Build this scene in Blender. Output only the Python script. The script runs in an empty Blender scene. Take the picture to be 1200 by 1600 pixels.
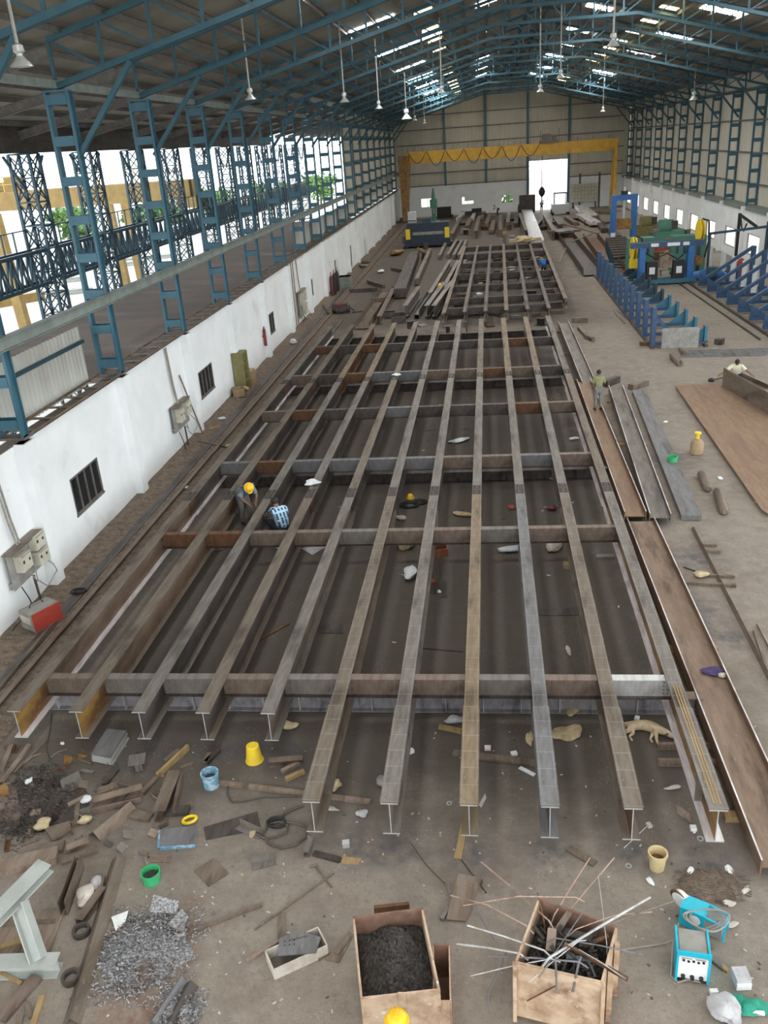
import bpy, bmesh, math, random
from mathutils import Vector, Matrix
random.seed(7)
C = bpy.context.scene.collection
PI = math.pi
# ---------------------------------------------------------------- camera
CAM = Vector((0, 0, 11.0))
FPX = 1323.9
_p, _y, _r = math.radians(23.382), math.radians(-7.333), math.radians(-4.053)
FW = Vector((math.sin(_y)*math.cos(_p), math.cos(_y)*math.cos(_p), -math.sin(_p)))
_r0 = Vector((math.cos(_y), -math.sin(_y), 0)); _u0 = _r0.cross(FW)
RT = _r0*math.cos(_r) + _u0*math.sin(_r)
UP = -_r0*math.sin(_r) + _u0*math.cos(_r)
cd = bpy.data.cameras.new('camera'); cam = bpy.data.objects.new('camera', cd); C.objects.link(cam)
cd.sensor_fit = 'VERTICAL'; cd.sensor_height = 36; cd.lens = FPX*36/1600; cd.clip_end = 600
cam.matrix_world = Matrix(((RT.x, UP.x, -FW.x, CAM.x), (RT.y, UP.y, -FW.y, CAM.y), (RT.z, UP.z, -FW.z, CAM.z), (0, 0, 0, 1)))
bpy.context.scene.camera = cam
# ---------------------------------------------------------------- light and exposure
sc = bpy.context.scene
sc.view_settings.view_transform = 'Standard'; sc.view_settings.look = 'None'
sc.view_settings.gamma = 1; sc.view_settings.exposure = 0.32
sc.cycles.use_denoising = True
sc.cycles.max_bounces = 6; sc.cycles.diffuse_bounces = 4; sc.cycles.glossy_bounces = 2
sc.cycles.transmission_bounces = 2; sc.cycles.transparent_max_bounces = 4
sc.cycles.sample_clamp_indirect = 4.0
W = bpy.data.worlds.new('sky'); sc.world = W; W.use_nodes = True
bg = W.node_tree.nodes['Background']; bg.inputs[0].default_value = (0.90, 0.96, 1.0, 1); bg.inputs[1].default_value = 3.0
SKYLIGHT = 32
def area(name, loc, sx, sy, power, col=(1, 0.97, 0.92)):
    l = bpy.data.lights.new(name, 'AREA'); l.shape = 'RECTANGLE'; l.size = sx; l.size_y = sy; l.energy = power; l.color = col
    o = bpy.data.objects.new(name, l); C.objects.link(o); o.location = loc; return o
# ---------------------------------------------------------------- pixel of the 1200x1600 frame -> point of the place
def ray(px, py): return FW + RT*((px-600)/FPX) - UP*((py-800)/FPX)
def at(px, py, z=0.0):
    d = ray(px, py); return CAM + d*((z-CAM.z)/d.z)
def atY(px, py, Y):
    d = ray(px, py); return CAM + d*(Y/d.y)
def atX(px, py, X):
    d = ray(px, py); return CAM + d*(X/d.x)
# ---------------------------------------------------------------- mesh builder
def V(*a): return Vector(a)
class MB:
    def __init__(s): s.v = []; s.f = []; s.mi = []; s.m = 0
    def add(s, vs, fs):
        n = len(s.v); s.v += [tuple(v) for v in vs]
        for f in fs: s.f.append([n+i for i in f]); s.mi.append(s.m)
        return s
    def box(s, x0, x1, y0, y1, z0, z1):
        return s.add([(x0,y0,z0),(x1,y0,z0),(x1,y1,z0),(x0,y1,z0),(x0,y0,z1),(x1,y0,z1),(x1,y1,z1),(x0,y1,z1)],
                     [(3,2,1,0),(4,5,6,7),(0,1,5,4),(1,2,6,5),(2,3,7,6),(3,0,4,7)])
    def frame(s, p0, p1, up=(0,0,1)):
        p0 = Vector(p0); p1 = Vector(p1); d = (p1-p0).normalized(); up = Vector(up)
        sd = d.cross(up)
        if sd.length < 1e-4: sd = d.cross(Vector((0,1,0)))
        sd.normalize(); u = sd.cross(d).normalized(); return p0, p1, sd, u
    def sweep(s, p0, p1, prof, up=(0,0,1)):
        p0, p1, sd, u = s.frame(p0, p1, up); n = len(prof)
        vs = [p0+sd*a+u*b for a, b in prof] + [p1+sd*a+u*b for a, b in prof]
        return s.add(vs, [(i, (i+1)%n, n+(i+1)%n, n+i) for i in range(n)] + [tuple(range(n-1,-1,-1)), tuple(range(n, 2*n))])
    def bar(s, p0, p1, w, h, up=(0,0,1)):
        return s.sweep(p0, p1, [(-w/2,-h/2),(w/2,-h/2),(w/2,h/2),(-w/2,h/2)], up)
    def ibar(s, p0, p1, h, b, tf=.02, tw=.014, up=(0,0,1)):
        a, c, t = b/2, h/2, tw/2
        return s.sweep(p0, p1, [(-a,-c),(a,-c),(a,-c+tf),(t,-c+tf),(t,c-tf),(a,c-tf),(a,c),(-a,c),(-a,c-tf),(-t,c-tf),(-t,-c+tf),(-a,-c+tf)], up)
    def cbar(s, p0, p1, h, b, t=.012, up=(0,0,1)):      # channel, open towards +side
        c = h/2
        return s.sweep(p0, p1, [(0,-c),(b,-c),(b,-c+t),(t,-c+t),(t,c-t),(b,c-t),(b,c),(0,c)], up)
    def lbar(s, p0, p1, a, b, t=.012, up=(0,0,1)):
        return s.sweep(p0, p1, [(0,0),(a,0),(a,t),(t,t),(t,b),(0,b)], up)
    def tube(s, pts, r, n=6, closed=False):
        pts = [Vector(p) for p in pts]; m = len(pts); rings = []
        prev = None
        for i, p in enumerate(pts):
            if closed: d = pts[(i+1)%m]-pts[i-1]
            else: d = pts[min(i+1,m-1)]-pts[max(i-1,0)]
            if d.length < 1e-9: d = Vector((0,0,1))
            d.normalize()
            if prev is None:
                a = d.orthogonal().normalized()
            else:
                a = prev - d*prev.dot(d)
                if a.length < 1e-5: a = d.orthogonal()
                a.normalize()
            prev = a; b = d.cross(a)
            rr = r[i] if isinstance(r, (list, tuple)) else r
            rings.append([p+(a*math.cos(2*PI*k/n)+b*math.sin(2*PI*k/n))*rr for k in range(n)])
        vs = [v for q in rings for v in q]; fs = []
        for i in range(m if closed else m-1):
            j = (i+1)%m
            for k in range(n): fs.append((i*n+k, i*n+(k+1)%n, j*n+(k+1)%n, j*n+k))
        if not closed: fs += [tuple(range(n-1,-1,-1)), tuple((m-1)*n+k for k in range(n))]
        return s.add(vs, fs)
    def lathe(s, prof, n=20, o=(0,0,0), ax=None, cap=True):
        o = Vector(o); z = Vector(ax).normalized() if ax else Vector((0,0,1))
        x = z.orthogonal().normalized() if ax else Vector((1,0,0)); y = z.cross(x)
        vs = [o+(x*math.cos(2*PI*k/n)+y*math.sin(2*PI*k/n))*r+z*h for r, h in prof for k in range(n)]
        fs = [(i*n+k, i*n+(k+1)%n, (i+1)*n+(k+1)%n, (i+1)*n+k) for i in range(len(prof)-1) for k in range(n)]
        if cap: fs += [tuple(range(n-1,-1,-1)), tuple((len(prof)-1)*n+k for k in range(n))]
        return s.add(vs, fs)
    def ball(s, c, rx, ry, rz, n=12, m=8):
        c = Vector(c); vs = [c+V(0,0,-rz)]
        for i in range(1, m):
            a = -PI/2+PI*i/m
            vs += [c+V(rx*math.cos(a)*math.cos(2*PI*k/n), ry*math.cos(a)*math.sin(2*PI*k/n), rz*math.sin(a)) for k in range(n)]
        vs.append(c+V(0,0,rz)); fs = [(0, 1+(k+1)%n, 1+k) for k in range(n)]
        for i in range(m-2):
            for k in range(n): fs.append((1+i*n+k, 1+i*n+(k+1)%n, 1+(i+1)*n+(k+1)%n, 1+(i+1)*n+k))
        e = len(vs)-1; b = 1+(m-2)*n
        fs += [(b+k, b+(k+1)%n, e) for k in range(n)]
        return s.add(vs, fs)
    def prism(s, poly, z0, z1):
        n = len(poly)
        return s.add([(x,y,z0) for x, y in poly]+[(x,y,z1) for x, y in poly],
                     [tuple(range(n-1,-1,-1)), tuple(range(n,2*n))]+[(i,(i+1)%n,n+(i+1)%n,n+i) for i in range(n)])
    def plate(s, pts, t):                              # a plate of thickness t on 3-D corner points
        pts = [Vector(p) for p in pts]; nrm = (pts[1]-pts[0]).cross(pts[2]-pts[0]).normalized()
        if nrm.z < 0: nrm = -nrm
        n = len(pts)
        return s.add([p for p in pts]+[p+nrm*t for p in pts], [tuple(range(n-1,-1,-1)), tuple(range(n,2*n))]+[(i,(i+1)%n,n+(i+1)%n,n+i) for i in range(n)])
    def corr(s, p0, p1, z0, z1, d=.04, pitch=.22, up=(0,0,1), t=.006):   # corrugated sheet between two points of its foot
        p0 = Vector(p0); p1 = Vector(p1); L = (p1-p0).length; dr = (p1-p0)/L; nm = dr.cross(Vector(up)); up = Vector(up)
        n = max(1, int(L/pitch)); q = L/n; prof = []
        for i in range(n):
            for a, b in ((0,0),(.30,0),(.45,1),(.85,1)): prof.append((q*(i+a), b*d))
        prof.append((L, 0)); m = len(prof)
        vs = [p0+dr*a+nm*b+up*z0 for a, b in prof]+[p0+dr*a+nm*b+up*z1 for a, b in prof]
        vs += [v-nm*t for v in vs]
        fs = []
        for i in range(m-1):
            fs += [(i,i+1,m+i+1,m+i), (2*m+i,3*m+i,3*m+i+1,2*m+i+1), (i,2*m+i,2*m+i+1,i+1), (m+i,m+i+1,3*m+i+1,3*m+i)]
        return s.add(vs, fs)
    def crumple(s, c, rx, ry, rz, seed, n=18, m=10, amp=.35):           # rag, sack, crumpled bag
        rnd = random.Random(seed); k0 = len(s.v); s.ball((0,0,0), 1, 1, 1, n, m)
        wv = [(V(rnd.uniform(-1,1),rnd.uniform(-1,1),rnd.uniform(-1,1)).normalized()*rnd.uniform(2,6), rnd.uniform(0,6)) for _ in range(7)]
        for i in range(k0, len(s.v)):
            v = Vector(s.v[i]); f = 1+amp*sum(math.sin(v.dot(w)+ph) for w, ph in wv)/4+rnd.uniform(-.06,.06)*amp*3
            s.v[i] = (c[0]+v.x*rx*f, c[1]+v.y*ry*f, max(c[2]+.004, c[2]+rz+v.z*rz*f))
        return s
    def shift(s, d, frm=0):
        for i in range(frm, len(s.v)): s.v[i] = tuple(Vector(s.v[i])+Vector(d))
        return s
    def build(s, name, mat, parent=None, smooth=False, loc=(0,0,0), rz=0):
        me = bpy.data.meshes.new(name); me.from_pydata(s.v, [], s.f)
        for m in (mat if isinstance(mat, (list, tuple)) else [mat]): me.materials.append(m)
        for p, i in zip(me.polygons, s.mi):
            p.material_index = i; p.use_smooth = smooth
        bm = bmesh.new(); bm.from_mesh(me); bmesh.ops.recalc_face_normals(bm, faces=bm.faces); bm.to_mesh(me); bm.free()
        if smooth:
            try: me.set_sharp_from_angle(angle=math.radians(40))
            except Exception: pass
        o = bpy.data.objects.new(name, me); C.objects.link(o)
        if parent: o.parent = parent
        o.location = loc; o.rotation_euler = (0,0,rz)
        return o
def tag(o, label, cat, group=None, kind=None):
    o['label'] = label; o['category'] = cat
    if group: o['group'] = group
    if kind: o['kind'] = kind
    return o
def thing(name, label, cat, loc=(0,0,0), rz=0, group=None, kind=None):
    o = bpy.data.objects.new(name, None); C.objects.link(o); o.location = loc; o.rotation_euler = (0,0,rz); o.empty_display_size = .2
    return tag(o, label, cat, group, kind)
def solo(name, mb, mat, label, cat, loc=(0,0,0), rz=0, group=None, smooth=False, kind=None):
    return tag(mb.build(name, mat, None, smooth, loc, rz), label, cat, group, kind)
def struct(name, mb, mat, label=None, parent=None, smooth=False):
    o = mb.build(name, mat, parent, smooth)
    if not parent: o['kind'] = 'structure'
    if label: o['label'] = label; o['category'] = name.split('_')[0]
    return o
def dup(root, loc, rz=0, label=None, group=None):
    r = root.copy(); C.objects.link(r); r.location = loc; r.rotation_euler = (0,0,rz)
    if label: r['label'] = label
    if group: r['group'] = group
    for ch in list(root.children):
        c = ch.copy(); C.objects.link(c); c.parent = r
        for g in ch.children:
            d = g.copy(); C.objects.link(d); d.parent = c
    return r
ORD = ['first','second','third','fourth','fifth','sixth','seventh','eighth','ninth','tenth','eleventh','twelfth','thirteenth','fourteenth','fifteenth','sixteenth','seventeenth','eighteenth','nineteenth','twentieth','twenty-first','twenty-second']
# ---------------------------------------------------------------- materials
def mat(name, col, rough=.6, metal=0, col2=None, scale=3.0, mix=(.4,.6), bump=0, bscale=None, spots=None, detail=6, coord='Object', stretch=None, emit=0, col3=None, scale3=.4, mix3=(.5,.65)):
    m = bpy.data.materials.new(name); m.use_nodes = True; nt = m.node_tree; N = nt.nodes; L = nt.links
    b = N['Principled BSDF']; b.inputs['Base Color'].default_value = (*col, 1); b.inputs['Roughness'].default_value = rough; b.inputs['Metallic'].default_value = metal
    tc = N.new('ShaderNodeTexCoord'); src = tc.outputs[coord]
    if stretch:
        mp = N.new('ShaderNodeMapping'); mp.inputs['Scale'].default_value = stretch; L.new(src, mp.inputs[0]); src = mp.outputs[0]
    def noise(sc_, det=detail):
        n = N.new('ShaderNodeTexNoise'); n.inputs['Scale'].default_value = sc_; n.inputs['Detail'].default_value = det; n.inputs['Roughness'].default_value = .62
        L.new(src, n.inputs['Vector']); return n.outputs['Fac']
    def ramp(f, a, c):
        r = N.new('ShaderNodeMapRange'); r.inputs['From Min'].default_value = a; r.inputs['From Max'].default_value = c; L.new(f, r.inputs['Value']); return r.outputs[0]
    cur = None
    def mixc(f, a, bcol):
        x = N.new('ShaderNodeMix'); x.data_type = 'RGBA'; L.new(f, x.inputs['Factor'])
        if isinstance(a, tuple): x.inputs['A'].default_value = (*a, 1)
        else: L.new(a, x.inputs['A'])
        x.inputs['B'].default_value = (*bcol, 1); return x.outputs['Result']
    if col2:
        cur = mixc(ramp(noise(scale), *mix), col, col2)
        if col3: cur = mixc(ramp(noise(scale3, 8), *mix3), cur, col3)
        if spots: cur = mixc(ramp(noise(spots[1], 3), spots[2], spots[2]+.05), cur, spots[0])
        L.new(cur, b.inputs['Base Color'])
    if bump:
        bp = N.new('ShaderNodeBump'); bp.inputs['Strength'].default_value = bump; bp.inputs['Distance'].default_value = .02
        L.new(noise(bscale or scale*4), bp.inputs['Height']); L.new(bp.outputs[0], b.inputs['Normal'])
    if emit:
        b.inputs['Emission Color'].default_value = (*col, 1); b.inputs['Emission Strength'].default_value = emit
    return m
def marked(m, pitch=.43, col=(.42,.39,.34), width=.015, across=True):     # chalk lines ruled across a flange
    nt = m.node_tree; N = nt.nodes; L = nt.links; b = N['Principled BSDF']; src = b.inputs['Base Color'].links[0].from_socket
    tc = N.new('ShaderNodeTexCoord'); sp = N.new('ShaderNodeSeparateXYZ'); L.new(tc.outputs['Object'], sp.inputs[0])
    def mth(op, a, v):
        n = N.new('ShaderNodeMath'); n.operation = op; L.new(a, n.inputs[0])
        if hasattr(v, 'node'): L.new(v, n.inputs[1])
        else: n.inputs[1].default_value = v
        return n.outputs[0]
    f = mth('LESS_THAN', mth('FRACT', mth('DIVIDE', sp.outputs['Y'], pitch), 0), width/pitch)
    ax = mth('ABSOLUTE', sp.outputs['X'], 0)
    g = mth('MULTIPLY', mth('GREATER_THAN', ax, .118), mth('LESS_THAN', ax, .127))
    n = N.new('ShaderNodeTexNoise'); n.inputs['Scale'].default_value = 2.3; L.new(tc.outputs['Object'], n.inputs['Vector'])
    fac = mth('MULTIPLY', mth('MAXIMUM', f, g), mth('MULTIPLY', n.outputs['Fac'], .8))
    x = N.new('ShaderNodeMix'); x.data_type = 'RGBA'; L.new(fac, x.inputs['Factor']); L.new(src, x.inputs['A']); x.inputs['B'].default_value = (*col, 1)
    L.new(x.outputs['Result'], b.inputs['Base Color']); return m
M = {}
def steel(name, a, b, c=None, rough=.5, metal=.3, k=.80):
    a = tuple(v*k for v in a); b = tuple(v*k for v in b)
    M[name] = mat(name, a, rough, metal, b, 2.4, (.40,.58), .3, 60, col3=c or tuple(v*.5 for v in b), scale3=.9, mix3=(.52,.66), stretch=(3,.6,1.5), spots=(tuple(min(.6,v*1.55) for v in a), 9, .67))
steel('steel_grey', (.275,.25,.225), (.21,.18,.15))
steel('steel_brown', (.255,.215,.175), (.205,.155,.11))
steel('steel_tan', (.33,.255,.17), (.26,.185,.11))
steel('steel_blue', (.25,.25,.26), (.20,.19,.185))
steel('steel_dark', (.12,.10,.09), (.075,.058,.048))
steel('steel_orange', (.48,.27,.07), (.25,.13,.055), (.14,.075,.04))
steel('steel_rust', (.24,.115,.055), (.15,.075,.04))
steel('steel_pink', (.29,.22,.18), (.215,.15,.115))
steel('steel_pale', (.78,.76,.77), (.62,.56,.56), (.34,.26,.23), k=1)  # pale steel; also paints the reflected shine on the outermost lower flanges
steel('rod_pink', (.50,.36,.29), (.38,.25,.19), k=1)
steel('rod_grey', (.55,.55,.55), (.42,.40,.38), k=1)
steel('web_lilac', (.34,.32,.33), (.27,.25,.26), k=1)
steel('rust_tan', (.36,.235,.15), (.29,.18,.11), (.20,.12,.08))
steel('trough_brown', (.33,.235,.165), (.26,.175,.12))
steel('steel_cut', (.70,.70,.70), (.55,.54,.52), (.42,.40,.37), rough=.35, metal=.5, k=1)
steel('steel_scrap', (.27,.21,.165), (.20,.145,.105))
steel('steel_scrap_light', (.40,.31,.24), (.29,.21,.155))
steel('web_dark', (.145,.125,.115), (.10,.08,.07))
M['flange_marked_grey'] = marked(M['steel_grey'].copy()); M['flange_marked_tan'] = marked(M['steel_tan'].copy()); M['flange_marked_blue'] = marked(M['steel_blue'].copy()); M['flange_marked_brown'] = marked(M['steel_brown'].copy())
M['blue'] = mat('blue_paint', (.035,.115,.165), .5, 0, (.05,.135,.18), 2, (.4,.6), .05, 20, col3=(.06,.10,.13), scale3=1.2, mix3=(.58,.75))
M['blue_truss'] = mat('blue_truss_paint', (.026,.085,.118), .6, 0, (.036,.10,.13), 2, (.4,.6), col3=(.04,.06,.075), scale3=1.2, mix3=(.58,.75))
M['blue_dark'] = mat('dark_blue_paint', (.018,.05,.075), .5, 0, (.025,.06,.085), 2)
M['navy'] = mat('navy_paint', (.014,.028,.05), .5, 0, (.02,.036,.06), 2)
M['blue_jig'] = mat('royal_blue_paint', (.026,.065,.14), .45, 0, (.035,.085,.165), 3, (.4,.6), .05, col3=(.05,.06,.08), scale3=2, mix3=(.58,.72))
M['blue_bright'] = mat('bright_blue_paint', (.02,.12,.36), .4, 0, (.03,.14,.38), 3)
M['teal'] = mat('teal_paint', (.03,.13,.19), .45, 0, (.04,.155,.22), 3)
M['rail_green'] = mat('grey_green_paint', (.22,.26,.24), .55, 0, (.17,.19,.17), 2)
M['yellow'] = mat('yellow_paint', (.62,.36,.03), .45, 0, (.52,.29,.03), 1.2, col3=(.30,.18,.05), scale3=.7, mix3=(.6,.75))
M['yellow_faded'] = mat('faded_yellow_paint', (.26,.17,.05), .6, 0, (.20,.13,.04), 1.2)
M['yellow_bright'] = mat('bright_yellow_plastic', (.85,.62,.02), .4, 0, (.80,.56,.03), 5)
M['helmet'] = mat('helmet_yellow', (.85,.50,.01), .3, 0, (.82,.47,.01), 8)
M['white_wall'] = mat('white_plaster', (.84,.86,.86), .85, 0, (.78,.80,.80), .7, (.4,.62), .12, 14, col3=(.60,.58,.54), scale3=.35, mix3=(.62,.80), spots=((.45,.43,.40), 2.2, .78))
M['sheet'] = mat('grey_corrugated_sheet', (.58,.55,.46), .5, .05, (.50,.47,.385), .5, (.4,.6), .04, stretch=(1,1,.15))
M['sheet_pale'] = mat('pale_corrugated_sheet', (.46,.46,.43), .5, .1, (.38,.37,.33), .8, stretch=(1,1,.2))
M['roof'] = mat('roof_sheet', (.29,.265,.21), .55, .05, (.22,.20,.16), .5, stretch=(.2,1,1))
M['lean_roof'] = mat('lean_to_roof', (.15,.115,.095), .8, 0, (.10,.078,.065), .35, (.35,.65), .2, 8, col3=(.22,.19,.16), scale3=.25, mix3=(.55,.75), stretch=(.4,1,1))
M['glass_dark'] = mat('dark_window_glass', (.012,.014,.016), .15, 0, (.02,.022,.024), 2)
M['window_frame'] = mat('window_frame_steel', (.16,.145,.13), .6, 0, (.11,.095,.085), 4)
M['black'] = mat('black_rubber', (.012,.012,.012), .6, 0, (.02,.02,.02), 6)
M['cable'] = mat('grey_cable', (.30,.28,.25), .6, 0, (.24,.22,.19), 5)
M['hose'] = mat('dark_hose', (.10,.085,.07), .6, 0, (.07,.06,.05), 5)
M['panel'] = mat('cream_panel_box', (.55,.53,.43), .5, 0, (.46,.43,.34), 3)
M['board'] = mat('grey_board', (.30,.29,.26), .7, 0, (.22,.21,.19), 3)
M['red'] = mat('red_paint', (.42,.06,.04), .5, 0, (.36,.05,.035), 4)
M['crimson'] = mat('crimson_paint', (.22,.02,.025), .5, 0, (.18,.02,.02), 4)
M['dark_red'] = mat('dark_red_paint', (.13,.02,.025), .5, 0, (.10,.02,.02), 4)
M['olive'] = mat('olive_paint', (.22,.20,.08), .6, 0, (.17,.15,.06), 4)
M['green_machine'] = mat('green_machine_paint', (.06,.22,.17), .5, 0, (.09,.20,.15), 2)
M['cardboard'] = mat('cardboard', (.36,.26,.15), .8, 0, (.30,.21,.12), 4)
M['wood'] = mat('wood', (.36,.25,.12), .7, 0, (.28,.18,.08), 5, stretch=(3,.3,1))
M['grey_paint'] = mat('grey_paint', (.42,.44,.41), .5, 0, (.36,.375,.35), 2, col3=(.27,.26,.24), scale3=1.5, mix3=(.58,.72))
M['white'] = mat('white_plastic', (.80,.80,.78), .5, 0, (.72,.72,.70), 6)
M['cloth_white'] = mat('white_cloth', (.75,.78,.78), .9, 0, (.62,.66,.68), 6)
M['cloth_beige'] = mat('beige_cloth', (.52,.42,.26), .9, 0, (.40,.31,.18), 9)
M['cloth_grey'] = mat('grey_cloth', (.48,.47,.47), .9, 0, (.36,.35,.36), 6)
M['cloth_purple'] = mat('purple_cloth', (.07,.05,.14), .9, 0, (.05,.035,.10), 8)
M['cloth_green'] = mat('green_cloth', (.02,.30,.20), .8, 0, (.02,.22,.15), 10)
M['glove'] = mat('pale_glove', (.55,.50,.44), .9, 0, (.44,.38,.32), 8)
M['bucket_cream'] = mat('cream_plastic', (.62,.50,.28), .5, 0, (.55,.43,.22), 5)
M['bucket_yellow'] = mat('yellow_plastic', (.80,.58,.03), .5, 0, (.72,.50,.05), 4, spots=((.30,.22,.08), 7, .68))
M['paint_blue'] = mat('blue_tin', (.16,.33,.46), .5, 0, (.40,.50,.55), 9, (.5,.56))
M['paint_green'] = mat('green_tin', (.03,.36,.12), .5, 0, (.06,.42,.18), 5)
M['copper'] = mat('copper_sheet', (.40,.17,.08), .4, .4, (.30,.12,.06), 5)
M['slag'] = mat('black_slag', (.030,.027,.025), .85, 0, (.085,.074,.064), 22, (.42,.66), .6, 40)
M['swarf'] = mat('metal_swarf', (.46,.46,.47), .45, .3, (.14,.13,.125), 30, (.4,.6), .8, 60, col3=(.22,.12,.07), scale3=1.3, mix3=(.56,.7))
M['bin_tan'] = mat('tan_bin_steel', (.58,.43,.30), .6, .1, (.42,.28,.18), 3.5, (.4,.6), .2, 30, col3=(.24,.13,.08), scale3=2.6, mix3=(.54,.68), spots=((.70,.62,.52), 6, .66))
M['bin_in'] = mat('rusty_bin_inside', (.27,.16,.115), .7, .1, (.17,.095,.065), 3)
M['skin'] = mat('skin', (.21,.105,.06), .55, 0, (.19,.095,.052), 8)
M['hair'] = mat('black_hair', (.012,.010,.009), .7, 0, (.02,.016,.014), 10)
M['shirt_blue'] = mat('blue_grey_shirt', (.14,.24,.31), .85, 0, (.10,.17,.23), 7)
M['shirt_olive'] = mat('olive_shirt', (.25,.255,.13), .85, 0, (.20,.205,.10), 7)
M['shirt_white'] = mat('cream_shirt', (.72,.68,.52), .85, 0, (.62,.58,.44), 6)
M['shirt_royal'] = mat('royal_blue_shirt', (.01,.12,.48), .85, 0, (.01,.09,.38), 7)
M['shirt_brown'] = mat('brown_shirt', (.24,.14,.07), .85, 0, (.18,.10,.05), 7)
M['trouser_grey'] = mat('grey_trousers', (.20,.20,.19), .85, 0, (.16,.16,.15), 7)
M['trouser_dark'] = mat('dark_trousers', (.03,.03,.04), .85, 0, (.04,.04,.05), 7)
M['shoe'] = mat('black_shoe', (.02,.018,.016), .5, 0, (.03,.026,.022), 8)
M['fur'] = mat('dog_fur', (.60,.48,.33), .9, 0, (.48,.36,.22), 12, (.4,.6), .3, 60)
M['fur_dark'] = mat('dog_dark_fur', (.10,.07,.05), .9, 0, (.07,.05,.035), 12)
M['teal_welder'] = mat('turquoise_plastic', (.005,.42,.56), .35, 0, (.008,.38,.52), 5)
M['leaf'] = mat('green_leaves', (.07,.15,.04), .7, 0, (.11,.20,.055), 3)
M['yard'] = mat('pale_yard_concrete', (.50,.48,.44), .85, 0, (.42,.40,.36), .5)
M['lamp'] = mat('lamp_housing', (.50,.50,.48), .35, .3, (.42,.42,.40), 5)
M['lamp_pipe'] = mat('lamp_pipe', (.34,.33,.30), .5, .2, (.28,.27,.24), 5)
M['skylight'] = mat('white_roof_light', (1,1,1), .5, emit=SKYLIGHT)
M['skylight_yellow'] = mat('yellowed_roof_light', (1,.80,.42), .5, emit=SKYLIGHT*.4)
def checked():
    m = mat('blue_checked_shirt', (.42,.62,.74), .85, 0, (.38,.58,.70), 6); nt = m.node_tree; N = nt.nodes; L = nt.links
    tc = N.new('ShaderNodeTexCoord'); sp = N.new('ShaderNodeSeparateXYZ'); L.new(tc.outputs['Object'], sp.inputs[0]); b = N['Principled BSDF']; src = b.inputs['Base Color'].links[0].from_socket
    fs = []
    for a in 'XYZ':
        k = N.new('ShaderNodeMath'); k.operation = 'MULTIPLY'; k.inputs[1].default_value = 11; L.new(sp.outputs[a], k.inputs[0])
        f = N.new('ShaderNodeMath'); f.operation = 'FRACT'; L.new(k.outputs[0], f.inputs[0])
        g = N.new('ShaderNodeMath'); g.operation = 'GREATER_THAN'; g.inputs[1].default_value = .5; L.new(f.outputs[0], g.inputs[0]); fs.append(g.outputs[0])
    mx = N.new('ShaderNodeMath'); mx.operation = 'MULTIPLY'; L.new(fs[0], mx.inputs[0])
    q = N.new('ShaderNodeMath'); q.operation = 'MAXIMUM'; L.new(fs[1], q.inputs[0]); L.new(fs[2], q.inputs[1]); L.new(q.outputs[0], mx.inputs[1])
    x = N.new('ShaderNodeMix'); x.data_type = 'RGBA'; L.new(mx.outputs[0], x.inputs['Factor']); L.new(src, x.inputs['A']); x.inputs['B'].default_value = (.03,.07,.16,1)
    L.new(x.outputs['Result'], b.inputs['Base Color']); return m
M['shirt_check'] = checked()
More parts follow.
